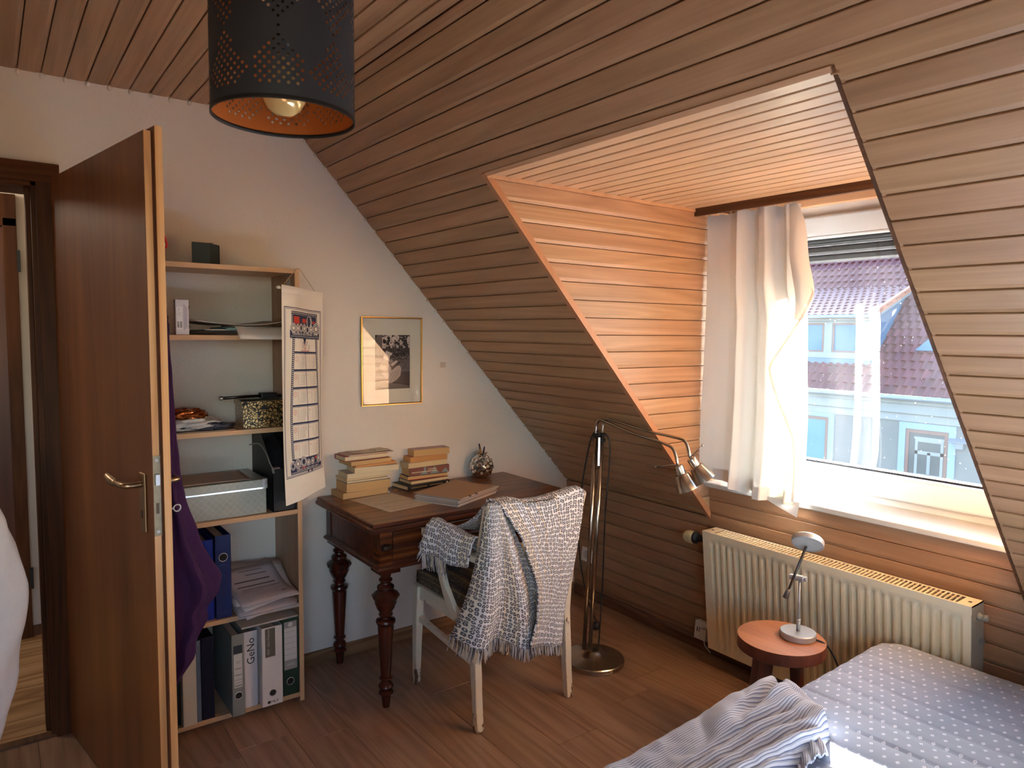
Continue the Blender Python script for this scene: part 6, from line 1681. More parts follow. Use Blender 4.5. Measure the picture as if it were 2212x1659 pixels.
for k in range(n_r+1):
    b0 = RX0+0.03+0.0318*k
    for f in (0.02, 0.34, 0.58, 0.86): 
        if b0+0.0318*f < RX1-0.012: xs.append(b0+0.0318*f)
xs.append(RX1); zs_ = [RZ0_, RZ0_+0.012, RZ0_+0.03, RZ0_+0.05, 0.3, 0.45, RZ1_-0.062, RZ1_-0.046, RZ1_-0.038, RZ1_-0.012]
nX = len(xs)
vs = [rp_(x, z, rib_off(x, z)) for z in zs_ for x in xs]
m.add(vs, [(j*nX+i, j*nX+i+1, (j+1)*nX+i+1, (j+1)*nX+i) for j in range(len(zs_)-1) for i in range(nX-1)])
obj('front_panel', m, M_rad, rad, auto=50)
m = MB()
def rbox(mb, x0, x1, z0, z1, o0, o1):
    vs = [rp_(x,z,o) for z in (z0,z1) for x,o in ((x0,o0),(x1,o0),(x1,o1),(x0,o1))]
    mb.add(vs, [(0,1,2,3),(7,6,5,4),(0,4,5,1),(1,5,6,2),(2,6,7,3),(3,7,4,0)])
rbox(m, RX0, RX1, RZ0_, RZ1_-0.012, 0.035, 0.046); obj('rear_panel', m, M_rad, rad)
m = MB(); rbox(m, RX0+0.01, RX1-0.01, RZ0_+0.02, RZ1_-0.06, 0.055, 0.112); obj('convector_fins', m, plain('fin_grey', (44,40,34), 0.7), rad)
for x0, x1 in ((RX0-0.002, RX0), (RX1, RX1+0.002)):
    m = MB(); rbox(m, x0, x1, RZ0_, RZ1_, 0.034, 0.130); obj('side_cover', m, M_rad if x0 < RX1-0.1 else plain('side_cover_grey', (150,148,136), 0.45), rad)
gr = MB(); rbox(gr, RX0-0.002, RX1+0.002, RZ1_-0.004, RZ1_, 0.034, 0.044); rbox(gr, RX0-0.002, RX1+0.002, RZ1_-0.004, RZ1_, 0.122, 0.131); rbox(gr, RX0-0.002, RX1+0.002, RZ1_-0.028, RZ1_-0.004, 0.128, 0.131); rbox(gr, RX0-0.002, RX0+0.045, RZ1_-0.004, RZ1_, 0.044, 0.122); rbox(gr, RX1-0.045, RX1+0.002, RZ1_-0.004, RZ1_, 0.044, 0.122)
go = obj('top_grille', gr, M_rad, rad)
bar0 = None; ns = 64; wv = (RX1-RX0-0.09)/ns
mb0 = MB()
vs = [(x, y, z) for z in (-0.004, 0) for x, y in ((0,0),(0.0040,0),(0.0100,-0.0785),(0.0060,-0.0785))]
mb0.add(vs, [(0,3,2,1),(4,5,6,7),(0,1,5,4),(1,2,6,5),(2,3,7,6),(3,0,4,7)]); bar_me = mb0.mesh('grille_bar', [M_rad])
for k in range(1, ns):
    o = bpy.data.objects.new('grille_bar', bar_me); COL.objects.link(o); o.parent = go
    o.location = Vector((RX0+0.045+wv*k-0.003, -0.12*RZ1_-0.0437, RZ1_)) - OFF[rad.name]
m = MB()
for x in (RX0+0.02, RX1-0.02): m.lathe([(0.006,0),(0.006,0.0006),(0,0.0007)], rp_(x, RZ1_, 0.083), 12)
obj('screw_hole', m, plain('hole_dark', (60,54,44), 0.7), go)
m = MB(); m.tube([(0.985,-0.165,0.592),(1.04,-0.155,0.592)], 0.010, 12); m.tube([(0.990,-0.165,0.592),(1.015,-0.16,0.592)], 0.016, 6); vb_ = obj('valve_body', m, plain('valve_dark', (60,56,52), 0.4, 0.6), rad, smooth=False)
m = MB(); m.lathe([(0,0),(0.020,0.0),(0.023,0.003),(0.0265,0.012),(0.0275,0.03),(0.027,0.046),(0.024,0.052),(0.018,0.054)], (0.915,-0.17,0.588), 40, Matrix.Rotation(PI/2,4,'Y') @ Matrix.Identity(4), flute=(0.011,0.047,0.05,20)); obj('thermostat_knob', m, plain('cream_knob', (198,184,140), 0.35), vb_, smooth=True)
m = MB(); m.lathe([(0.0280,0),(0.0280,0.008),(0.015,0.02)], (0.968,-0.168,0.591), 28, Matrix.Rotation(PI/2,4,'Y')); obj('knob_collar', m, M_black_pl, vb_, smooth=True)
m = MB(); m.lathe([(0.013,0),(0.013,0.008),(0.009,0.01),(0.009,0.018),(0.012,0.018),(0.012,0.028),(0.006,0.032)], (RX1+0.002,-0.155,0.603), 14, Matrix.Rotation(PI/2,4,'Y')); obj('bleed_plug', m, plain('plug_grey', (140,136,126), 0.4), rad, smooth=True)
m = MB(); rbox(m, RX1+0.002, RX1+0.012, 0.50, 0.518, 0.05, 0.07); obj('clip', m, plain('clip_grey', (120,118,112), 0.5), rad)
m = MB()
for x in (1.25, 1.9): m.prism([rp_(x,0.2,0.001), rp_(x,0.5,0.001), rp_(x,0.5,0.036), rp_(x,0.2,0.036)], (0.03,0,0))
obj('wall_hanger', m, M_rad, rad)
# sockets on the knee wall
s1 = thing('wall_socket', 'white wall socket behind the floor lamp poles', 'socket', (0.107,-0.04,0.26))
m = MB(); M_ = Matrix.Translation(knee_pt(0.107,0.26,0.0005)) @ Matrix.Rotation(math.radians(-6.8),4,'X')
m.box((-0.041,-0.009,-0.041), (0.041,0,0.041), M=M_); obj('cover_plate', m, M_white_pl, s1, bev=0.003, seg=3)
m = MB(); m.lathe([(0.0215,0.0),(0.0215,0.0035),(0.0195,0.0035),(0.0190,0.001),(0,0.0012)], M_ @ Vector((0,-0.009,0)), 28, Matrix.Rotation(math.radians(-6.8),4,'X') @ Matrix.Rotation(PI/2,4,'X')); obj('socket_cup', m, plain('socket_grey', (176,172,164), 0.4), s1, smooth=True)
s2 = thing('surface_socket', 'white surface socket beside the left foot of the radiator', 'socket', (0.93,-0.03,0.085))
m = MB(); M_ = Matrix.Translation(knee_pt(0.925,0.10,0.0005)) @ Matrix.Rotation(math.radians(-6.8),4,'X')
m.box((-0.040,-0.036,-0.043), (0.030,0,0.043), M=M_); obj('socket_box', m, M_white_pl, s2, bev=0.003, seg=3)
m = MB()
for k in range(2): m.box((-0.026+k*0.013,-0.0368,-0.008), (-0.021+k*0.013,-0.036,0.014), M=M_)
obj('socket_slot', m, plain('slot_dark', (70,66,60), 0.6), s2)
m = MB(); m.box((0.012,-0.066,-0.030), (0.048,-0.036,0.022), M=M_); m.tube([M_ @ Vector((0.03,-0.05,-0.03)), M_ @ Vector((0.035,-0.045,-0.055)), M_ @ Vector((0.06,-0.03,-0.085))], 0.0035, 8); o = obj('adapter_plug', m, plain('adapter_white', (206,200,188), 0.4), bev=0.004); tag(o, 'small white adapter plugged into the surface socket by the radiator', 'plug')

# ------------------------------------------------------------------ stool and desk lamp
M_cherry_top = wood('cherry_stool_top', (146,90,56), (168,108,68), (184,126,82), 'X', rough=0.45, var=0, ring=0.12, fine=0.3, gs=1.2)
M_cherry = wood('cherry_stool', (84,40,26), (108,56,38), (128,72,50), 'Z', rough=0.4, var=0, ring=0.2)
SC = Vector((1.632,-0.512,0)); SR = 0.148; SH = 0.45
stool = thing('stool', 'round reddish three legged wooden stool beside the bed', 'stool', SC)
m = MB(); m.lathe([(0,SH-0.045),(SR-0.006,SH-0.045),(SR,SH-0.041),(SR,SH-0.001)], SC, 64); obj('seat_edge', m, M_cherry, stool, auto=30)
m = MB(); m.lathe([(SR,SH-0.0012),(SR-0.001,SH-0.0003),(SR-0.003,SH),(0,SH)], SC, 64); obj('seat', m, M_cherry_top, stool, auto=30)
LG = [((-0.004,-0.074,0.41),(-0.014,-0.118,0)), ((0.026,0.052,0.41),(0.030,0.098,0)), ((-0.074,-0.004,0.41),(-0.112,-0.008,0))]
for a, c in LG:
    m = MB(); a, c = SC+Vector(a), SC+Vector(c); m.tube([a, a.lerp(c,0.5), c], [0.024,0.022,0.017], 14); obj('leg', m, M_cherry, stool, smooth=True)
m = MB(); m.tube([SC+Vector(LG[0][0]).lerp(Vector(LG[0][1]),0.55), SC+Vector(LG[1][0]).lerp(Vector(LG[1][1]),0.55)], 0.013, 12); obj('stretcher', m, M_cherry, stool, smooth=True)
m = MB(); m.tube([SC+Vector(LG[2][0]).lerp(Vector(LG[2][1]),0.5), SC+Vector((0.008,-0.022,0.185))], 0.012, 12); obj('stretcher', m, M_cherry, stool, smooth=True)
M_silver = plain('silver_lacquer', (176,180,180), 0.42, 0.55)
tl_ = thing('desk_lamp', 'silver adjustable desk lamp with round head standing on the stool', 'desk lamp', (1.668,-0.466,SH+0.0005))
TB = Vector((1.668,-0.466,SH+0.0005))
m = MB(); m.lathe([(0.0585,0),(0.061,0.003),(0.061,0.020),(0.0585,0.023),(0,0.0235)], TB, 56); obj('base', m, M_silver, tl_, auto=30)
m = MB(); m.tube([TB+Vector((0,0,0.023)), TB+Vector((0,0,0.060))], 0.0068, 16); m.tube([TB+Vector((0,0,0.058)), TB+Vector((0,0,0.066))], 0.0078, 16); m.tube([TB+Vector((0,0,0.065)), TB+Vector((-0.002,0,0.205))], 0.0038, 12); obj('stem', m, M_silver, tl_, smooth=True)
JC = TB+Vector((-0.010,0,0.212))
jx = Vector((0.98,0.12,0.08)).normalized()
m = MB(); m.tube([JC-jx*0.026, JC+jx*0.022], 0.0105, 16); m.tube([JC+jx*0.022, JC+jx*0.028], 0.006, 10); m.tube([JC+jx*0.028, JC+jx*0.033], 0.009, 10); obj('crossbar', m, M_silver, tl_, auto=40)
A0, A1 = Vector((1.632,-0.488,0.598)), Vector((1.686,-0.466,0.782))
m = MB(); m.tube([A0, A1], 0.0045, 12); ao = obj('arm', m, plain('dark_steel', (96,92,88), 0.35, 0.9), tl_, smooth=True)
m = MB(); dv = (A1-A0).normalized(); m.tube([A0-dv*0.012, A0+dv*0.012, A0+dv*0.024], [0.010,0.0085,0.0055], 16); obj('counterweight', m, plain('weight_grey', (112,106,100), 0.4, 0.6), ao, smooth=True)
hn = Vector((0.26,-0.62,-0.72)).normalized(); HM = hn.to_track_quat('Z','Y').to_matrix().to_4x4(); HC = Vector((1.692,-0.468,0.800))
m = MB(); m.lathe([(0,-0.012),(0.049,-0.012),(0.0525,-0.009),(0.0535,-0.006),(0.0535,0.008),(0.0515,0.010),(0.048,0.0095),(0.0478,0.0070)], HC, 48, HM, caps=False); ho = obj('lamp_head', m, M_silver, tl_, auto=30)
m = MB(); m.lathe([(0.0480,0.0071),(0,0.0074)], HC, 48, HM, caps=False)
lens, nt, b = new_mat('prismatic_lens')
tc = nt.nodes.new('ShaderNodeTexCoord'); ck = nt.nodes.new('ShaderNodeTexChecker'); ck.inputs['Scale'].default_value = 420; nt.links.new(tc.outputs['Object'], ck.inputs[0]); ck.inputs[1].default_value = lin((206,212,206)); ck.inputs[2].default_value = lin((150,158,152)); nt.links.new(ck.outputs[0], b.inputs['Base Color']); b.inputs['Roughness'].default_value = 0.25
obj('lens', m, lens, ho)
m = MB(); m.tube(catmull([TB+Vector((0.055,0.02,0.006)), (1.76,-0.43,0.44), (1.79,-0.40,0.35), (1.80,-0.38,0.2), (1.74,-0.30,0.05)], 6), 0.003, 8); obj('power_cord', m, plain('lamp_cord', (30,28,28), 0.5), tl_, smooth=True)

# ------------------------------------------------------------------ bed
BC = Vector((1.838,-0.205,0)); BA = math.radians(1.6)
BW_, BL_ = 1.0, 2.02
def bedp(x, y, z):
    return Vector((BC.x + x*math.cos(BA) + y*math.sin(BA), BC.y + x*math.sin(BA) - y*math.cos(BA), z))   # x to the right, y towards the camera
qm, nt, b = new_mat('quilted_ticking')
N, L_ = nt.nodes, nt.links
uv = N.new('ShaderNodeTexCoord'); sx = N.new('ShaderNodeSeparateXYZ'); L_.new(uv.outputs['UV'], sx.inputs[0])
vv = math_n(nt, 'MULTIPLY', sx.outputs[1], vb=1/0.034)
row = math_n(nt, 'FLOOR', vv)
off_ = math_n(nt, 'MULTIPLY', math_n(nt, 'MODULO', row, vb=2.0), vb=0.5)
uu = math_n(nt, 'ADD', math_n(nt, 'MULTIPLY', sx.outputs[0], vb=1/0.032), off_)
fu = math_n(nt, 'ABSOLUTE', math_n(nt, 'SUBTRACT', math_n(nt, 'FRACT', uu), vb=0.5)); fv = math_n(nt, 'ABSOLUTE', math_n(nt, 'SUBTRACT', math_n(nt, 'FRACT', vv), vb=0.5))
md = math_n(nt, 'ADD', math_n(nt, 'MULTIPLY', fu, vb=0.032), math_n(nt, 'MULTIPLY', fv, vb=0.027))
dm1 = math_n(nt, 'LESS_THAN', md, vb=0.0054); dm2 = math_n(nt, 'GREATER_THAN', md, vb=0.0014)
dia = math_n(nt, 'MULTIPLY', dm1, dm2)
mc = N.new('ShaderNodeMix'); mc.data_type = 'RGBA'; mc.inputs[6].default_value = lin((152,162,180)); mc.inputs[7].default_value = lin((214,220,230)); L_.new(dia, mc.inputs[0])
L_.new(mc.outputs[2], b.inputs['Base Color']); b.inputs['Roughness'].default_value = 0.8; b.inputs['Specular IOR Level'].default_value = 0.2
bed = thing('bed', 'single bed with a pale quilted mattress under the dormer window', 'bed', (2.35,-1.2,0))
def mattress(u, v):
    # u, v in 0..1 over a wrapped cross section: sides fold down
    def wrap(t, Ln, r=0.045, side=0.13):
        tot = 2*side + 2*(PI*r/2) + (Ln-2*r); s_ = t*tot
        if s_ < side: return 0.0, -r-(side-s_)
        s_ -= side
        if s_ < PI*r/2: a = s_/r; return r-r*math.cos(a), -r+r*math.sin(a)
        s_ -= PI*r/2
        if s_ < Ln-2*r: return r+s_, 0.0
        s_ -= Ln-2*r
        if s_ < PI*r/2: a = s_/r; return Ln-r+r*math.sin(a), -r+r*math.cos(a)
        s_ -= PI*r/2
        return Ln, -r-s_
    x, zx = wrap(u, BW_); y, zy = wrap(v, BL_)
    # round the corners in plan
    rc = 0.10
    cx = min(max(x, rc), BW_-rc); cy = min(max(y, rc), BL_-rc)
    d = math.hypot(x-cx, y-cy)
    if abs(x-cx) > 1e-6 and abs(y-cy) > 1e-6:
        k = rc*max(abs(x-cx), abs(y-cy))/rc/d if d > 0 else 1
        x = cx + (x-cx)*k; y = cy + (y-cy)*k
    z = 0.452 + zx + zy
    z = max(z, 0.285)
    top = 1.0 if zx > -0.004 and zy > -0.004 else 0.0
    q = (y*1.0 + 0.006*math.sin(9*x+2*math.sin(5*x)) ) / 0.098
    seam = abs((q % 1.0)-0.5)*2
    if zx > -0.03 and zy > -0.03: z += -0.0045*max(0, 1-(1-seam)*11)**1 + 0.004*(1-seam**3) + 0.0012*noise.noise(Vector((x*22, y*22, 0))) + 0.004*noise.noise(Vector((x*4, y*4, 3)))
    return bedp(x, y, z)
def ms_uv(u, v): return (u*1.3, v*2.3)
m = MB(); m.grid(mattress, 60, 300, uvfn=ms_uv); obj('mattress', m, qm, bed, smooth=True)
M_bedw = wood('bed_frame_wood', (92,60,40), (116,80,56), (136,98,70), 'Y', rough=0.5, var=0.0)
m = MB()
M_ = Matrix.Translation(BC) @ Matrix.Rotation(BA,4,'Z')
m.box((0.004,-BL_+0.004,0.20), (BW_-0.004,-0.004,0.288), M=M_); obj('bed_frame', m, M_bedw, bed, bev=0.004)
for x, y in ((0.02,-0.08),(BW_-0.08,-0.08),(0.02,-BL_+0.02),(BW_-0.08,-BL_+0.02)):
    m = MB(); m.box((x,y,0), (x+0.06,y+0.06,0.201), M=M_); obj('leg', m, M_bedw, bed)
# striped duvet bunched up on the bed
dm_, nt, b = new_mat('striped_seersucker')
N, L_ = nt.nodes, nt.links
uv = N.new('ShaderNodeTexCoord'); sx = N.new('ShaderNodeSeparateXYZ'); L_.new(uv.outputs['UV'], sx.inputs[0])
s_ = math_n(nt, 'FRACT', math_n(nt, 'MULTIPLY', sx.outputs[0], vb=1/0.0062))
rp = ramp(nt, [(0.0,(204,204,204)),(0.40,(208,208,210)),(0.46,(112,122,150)),(0.62,(104,112,138)),(0.70,(184,180,176)),(0.86,(150,156,172)),(0.95,(204,204,204))]); L_.new(s_, rp.inputs[0]); L_.new(rp.outputs[0], b.inputs['Base Color'])
b.inputs['Roughness'].default_value = 0.85; b.inputs['Specular IOR Level'].default_value = 0.2
nz = N.new('ShaderNodeTexNoise'); nz.inputs['Scale'].default_value = 300; L_.new(uv.outputs['Object'], nz.inputs['Vector']); bp = N.new('ShaderNodeBump'); bp.inputs['Strength'].default_value = 0.4; bp.inputs['Distance'].default_value = 0.002; L_.new(nz.outputs[0], bp.inputs['Height']); L_.new(bp.outputs[0], b.inputs['Normal'])
duv = thing('striped_duvet', 'crumpled blue and white striped duvet bunched on the bed edge', 'duvet', (1.95,-1.4,0.45))
OUT_ = [(0.0,(-0.02,0.16)),(0.06,(-0.005,0.22)),(0.14,(-0.02,0.235)),(0.3,(-0.035,0.235)),(0.5,(-0.05,0.25)),(1.0,(-0.06,0.30))]
def duvet(u, v):
    # v from the far tip (0) towards the camera (1): 1.15 m of the bed edge
    y = 0.72 + 1.15*v
    xl, xr = lerp_table(OUT_, v)
    x = xl + (xr-xl)*u
    edge = min(1, u/0.20)*min(1, (1-u)/0.10)*min(1, v/0.05)
    edge = math.sin(0.5*PI*max(0, edge))
    body = 0.062 + 0.018*math.sin(2.2*v*PI+0.4) + 0.022*math.exp(-((v-0.09)/0.07)**2)*math.exp(-((u-0.42)/0.28)**2)
    wob = 0.030*noise.noise(Vector((x*7, y*5, 4.0))) + 0.020*abs(noise.noise(Vector((x*11+3*y, y*9, 9.0)))) - 0.006 + 0.005*noise.noise(Vector((x*30, y*22, 2.0)))
    fx = x + 0.10*(y-0.85) + 0.006*math.sin(14*y)          # folds run towards the camera on the right half
    wgt = min(1, max(0, (u-0.42)/0.14))*min(1, max(0, (v-0.06)/0.06))
    ridge = (1 - abs(2*((fx/0.034) % 1.0)-1)**1.6)
    crease = math.exp(-((u-0.36-0.5*(v-0.12))/0.05)**2)*math.exp(-((v-0.13)/0.10)**2)
    z = 0.456 + edge*(body*(1-0.30*wgt*u) + wob*(1-0.5*wgt) + 0.018*wgt*(ridge-0.5) - 0.042*crease)
    if u < 0.14: z -= 0.05*(1-u/0.14)*min(1, v/0.1)
    return bedp(x, y, max(z, 0.39 if x < 0 else 0.4545))
m = MB(); m.grid(duvet, 90, 200, uvfn=lambda u, v: (u*0.32 + v*0.12, v*1.15)); o = obj('duvet_cloth', m, dm_, duv, smooth=True)
def hem_roll(y0, x0, x1, z0, r, ph):
    m = MB()
    pts = catmull([bedp(x0 + (x1-x0)*t, y0 + 0.34*t + 0.012*math.sin(6*t+ph), z0 + 0.008*math.sin(4*t+ph)) for t in (0,0.2,0.4,0.6,0.8,1)], 6)
    m.tube(pts, [r*(0.75+0.25*math.sin(0.5*i+ph)) for i in range(len(pts))], 14)
    for i, p in enumerate(m.v): m.uv[i] = ((i % 14)/14*0.09, (i//14)*0.012)
    return m
for k, (y0, x0, x1, z0, r) in enumerate(((0.83,0.195,0.08,0.480,0.020),(0.90,0.205,0.13,0.476,0.017),(0.98,0.215,0.16,0.473,0.014))):
    obj('duvet_fold', hem_roll(y0, x0, x1, z0, r, k*1.3), dm_, duv, smooth=True)
def flap(u, v):
    y = 0.78 + 0.13*v; x = 0.14 + 0.12*u
    return bedp(x, y + 0.10*u*u, 0.466 + 0.03*math.sin(PI*min(1,v*1.1))*(1-0.5*u) + 0.006*math.sin(20*v+6*u))
m = MB(); m.grid(flap, 16, 16, uvfn=lambda u, v: (v*0.12, u*0.14)); o = obj('duvet_corner', m, dm_, duv, smooth=True); thicken(o, 0.006)

# ------------------------------------------------------------------ curtain
cmat, nt, b = new_mat('cream_voile')
N, L_ = nt.nodes, nt.links
b.inputs['Base Color'].default_value = lin((226,224,220)); b.inputs['Roughness'].default_value = 0.9; b.inputs['Specular IOR Level'].default_value = 0.1
tr = N.new('ShaderNodeBsdfTranslucent'); tr.inputs[0].default_value = lin((236,228,206)); mx_ = N.new('ShaderNodeMixShader'); mx_.inputs[0].default_value = 0.5
tc = N.new('ShaderNodeTexCoord'); nz = N.new('ShaderNodeTexNoise'); nz.inputs['Scale'].default_value = 120; nz.inputs['Detail'].default_value = 3
mp = N.new('ShaderNodeMapping'); mp.inputs['Scale'].default_value = (1,1,0.08); L_.new(tc.outputs['Object'], mp.inputs[0]); L_.new(mp.outputs[0], nz.inputs['Vector'])
mr = N.new('ShaderNodeMapRange'); mr.inputs[3].default_value = 0.07; mr.inputs[4].default_value = 0.14; L_.new(nz.outputs[0], mr.inputs[0]); L_.new(mr.outputs[0], mx_.inputs[0])
L_.new(b.outputs[0], mx_.inputs[1]); L_.new(tr.outputs[0], mx_.inputs[2]); L_.new(mx_.outputs[0], N['Material Output'].inputs['Surface'])
cur = thing('curtain', 'cream voile curtain half drawn across the dormer window', 'curtain', (1.2,-0.19,2.04))
CR = [(0,(1.425,2.036)),(0.26,(1.440,1.74)),(0.38,(1.470,1.58)),(0.5,(1.474,1.45)),(0.71,(1.486,1.20)),(0.86,(1.486,1.02)),(1,(1.468,0.862))]
FO = [0.0, 0.05, 0.14, 0.24, 0.335, 0.40, 0.455, 0.52, 0.575, 0.63, 0.70, 0.76, 0.83, 0.90, 0.95, 1.0]
FD = [0.000, 0.004, 0.018, 0.020, 0.006, -0.042, -0.016, 0.030, 0.018, -0.040, -0.044, 0.006, 0.028, -0.024, -0.010, 0.016]
def curt(u, v):
    xl = 0.986 + 0.004*math.sin(5*v) - 0.010*v*v
    xr = lerp_table(CR, v)[0]
    dr = lerp_table(list(zip(FO, FD)), u)
    amp = 0.75 + 0.35*v
    top = 1 - min(1, v/0.12)
    x = xl + (xr-xl)*(u + 0.012*math.sin(3*v+9*u)*v*(1-u))
    y = -0.168 + dr*amp + 0.004*math.sin(34*u)*top + 0.003*math.sin(6*v+11*u)
    zb = lerp_table([(0,0.868),(0.32,0.872),(0.42,0.856),(0.5,0.842),(0.55,0.86),(0.6,0.838),(1,0.838)], u)
    zt = 2.036 + 0.006*abs(math.sin(PI*u*10))*1.0 - 0.006
    z = zt + (zb-zt)*v
    return Vector((x, y, z))
m = MB(); m.grid(curt, 110, 70); co = obj('curtain_cloth', m, cmat, cur, smooth=True)
def hem(u, v): p = curt(u, 0.955+0.043*v); return p + Vector((0,-0.0016,0))
m = MB(); m.grid(hem, 110, 3); obj('bottom_hem', m, cmat, cur, smooth=True)
def head_tape(u, v): p = curt(u, 0.002+0.028*v); return p + Vector((0,-0.0018,0))
m = MB(); m.grid(head_tape, 110, 3); obj('heading_tape', m, cmat, cur, smooth=True)
# loose side edge: flap at the top right, hem running down
FLP = [Vector((1.425,-0.190,2.034)), Vector((1.470,-0.196,1.949)), Vector((1.494,-0.200,1.807)), Vector((1.524,-0.206,1.692)), Vector((1.505,-0.200,1.62)), Vector((1.472,-0.196,1.577))]
FLI = [Vector((1.395,-0.190,2.034)), Vector((1.415,-0.214,1.93)), Vector((1.425,-0.224,1.83)), Vector((1.440,-0.222,1.745)), Vector((1.450,-0.212,1.66)), Vector((1.440,-0.198,1.577))]
fo_, fi_ = catmull(FLP, 5), catmull(FLI, 5)
def flap2(u, v):
    i = min(len(fo_)-1, int(round(v*(len(fo_)-1))))
    p = fi_[i].lerp(fo_[i], u); p.y -= 0.018*math.sin(PI*u)*math.sin(PI*v); return p
m = MB(); m.grid(flap2, 8, len(fo_)-1); obj('turned_flap', m, cmat, cur, smooth=True)
SH_ = catmull([Vector((1.440,-0.225,1.755)), Vector((1.475,-0.226,1.735)), Vector((1.518,-0.212,1.685)), Vector((1.508,-0.214,1.64)), Vector((1.472,-0.212,1.575)), Vector((1.40,-0.212,1.47)), Vector((1.354,-0.212,1.40)), Vector((1.352,-0.212,1.36)), Vector((1.39,-0.212,1.26)), Vector((1.44,-0.212,1.16)), Vector((1.462,-0.210,1.10)), Vector((1.470,-0.208,0.98)), Vector((1.466,-0.206,0.86))], 6)
m = MB()
for i, p in enumerate(SH_):
    t = (SH_[min(i+1,len(SH_)-1)]-SH_[max(0,i-1)]).normalized(); n_ = Vector((t.z,0,-t.x)).normalized()*0.0048
    m.v += [p-n_+Vector((0,0.002,0)), p+n_]
for i in range(len(SH_)-1): m.f.append((2*i,2*i+1,2*i+3,2*i+2)); m.m.append(0)
obj('side_hem', m, cmat, cur, smooth=True)
# lower loose corner
m = MB(); m.grid(lambda u, v: Vector((1.335+0.145*u - 0.01*v, -0.178-0.004*math.sin(5*u), 0.845 - 0.052*v*u + 0.01*(1-v))), 8, 4); obj('lower_corner', m, cmat, cur, smooth=True)
# gliders with hooks
m0 = MB(); m0.box((-0.0035,-0.004,0.012), (0.0035,0.004,0.019)); m0.tube([(0,0,0.012),(0,0,-0.004),(0,-0.004,-0.010)], 0.0012, 6); gme = m0.mesh('glider', [plain('glider_white', (224,222,214), 0.4)])
for u in (0.02,0.04,0.17,0.185,0.31,0.325,0.40,0.43,0.455,0.48,0.52,0.545,0.60,0.63,0.66,0.69,0.72,0.75,0.79,0.83,0.88,0.95):
    p = curt(u, 0.0); o = bpy.data.objects.new('glider', gme); COL.objects.link(o); o.parent = cur
    o.location = Vector((p.x, -0.19, 2.040)) - OFF[cur.name]

# ------------------------------------------------------------------ pendant lamp
pend = thing('pendant_lamp', 'black perforated drum pendant lamp with copper lining near the ceiling', 'pendant lamp', (1.652,-2.268,2.0))
PC = Vector((1.652,-2.268,0)); PR = 0.130; PZ = 1.917; PH = 0.25
def drum(R, hole_r, flip=False):
    m = MB()
    nu, nv = 104, 32
    cw, chh = 2*PI/nu, PH/nv
    def pt(a, z): return Vector((PC.x+R*math.cos(a), PC.y+R*math.sin(a), z))
    idx = {}
    def vid(i, j):
        k = (i % nu, j)
        if k not in idx: idx[k] = len(m.v); m.v.append(pt(k[0]*cw, PZ+j*chh))
        return idx[k]
    for j in range(nv):
        for i in range(nu):
            q = (vid(i,j), vid(i+1,j), vid(i+1,j+1), vid(i,j+1))
            pi, pj = i % 13, j % 16
            in_d = abs(pi-6)*1.15 + abs(((j+3) % 18)-9)*0.8 < 7.4       # large diamonds of holes
            hole = in_d and (i+j) % 2 == 0 and 3 <= j < nv-2
            if not hole:
                m.f.append(q); m.m.append(0); continue
            ca, cz = (i+0.5)*cw, PZ+(j+0.5)*chh
            rv = []
            for k in range(8):
                an = PI/8*0 + 2*PI*k/8 + 5*PI/4
                rv.append(len(m.v)); m.v.append(pt(ca+hole_r/R*math.cos(an), cz+hole_r*math.sin(an)))
            # outer corner k pairs with ring vertices 2k, mid with 2k+1
            for k in range(4):
                a, b_ = q[k], q[(k+1) % 4]
                m.f.append((a, rv[(2*k+1) % 8], rv[(2*k) % 8])); m.m.append(0)
                m.f.append((a, b_, rv[(2*k+1) % 8])); m.m.append(0)
                m.f.append((b_, rv[(2*k+2) % 8], rv[(2*k+1) % 8])); m.m.append(0)
    if flip: m.f = [f[::-1] for f in m.f]
    return m
M_shade = plain('black_lamp_card', (40,42,48), 0.6)
M_copper = plain('copper_lining', (206,120,56), 0.4, 0.25)
so_ = obj('lamp_shade', drum(PR, 0.0028), M_shade, pend, smooth=True)
obj('shade_lining', drum(PR-0.0012, 0.0030, True), M_copper, so_, smooth=True)
M_rim = plain('rim_black', (26,26,28), 0.6)
for za, zb in ((PZ-0.001, PZ+0.006), (PZ+PH-0.006, PZ+PH+0.001)):
    m = MB(); m.lathe([(PR+0.0008,za),(PR+0.0008,zb),(PR-0.0020,zb),(PR-0.0020,za),(PR+0.0008,za)], PC, 72, caps=False); obj('shade_rim', m, M_rim, so_, smooth=True)
m = MB()
for k in range(3):
    a = 2*PI*k/3+0.4; m.tube([PC+Vector((0.02*math.cos(a),0.02*math.sin(a),PZ+PH-0.03)), PC+Vector(((PR-0.002)*math.cos(a),(PR-0.002)*math.sin(a),PZ+PH-0.004))], 0.002, 6)
m.lathe([(0.019,PZ+PH-0.032),(0.024,PZ+PH-0.032),(0.024,PZ+PH-0.028),(0.019,PZ+PH-0.028)], PC, 20, caps=False); obj('shade_ring', m, M_black_pl, pend)
m = MB(); m.lathe([(0.021,PZ+0.125),(0.021,PZ+0.20),(0.016,PZ+0.225),(0.006,PZ+0.24)], PC, 24); obj('lamp_socket', m, M_black_pl, pend, smooth=True)
m = MB(); m.tube([PC+Vector((0,0,PZ+0.238)), PC+Vector((0,0,CEIL-0.02))], 0.003, 8); obj('cord', m, M_black_pl, pend, smooth=True)
m = MB(); m.lathe([(0.045,CEIL-0.001),(0.045,CEIL-0.02),(0.012,CEIL-0.034),(0.004,CEIL-0.036)], PC, 28); obj('ceiling_rose', m, M_black_pl, pend, smooth=True)
m = MB()
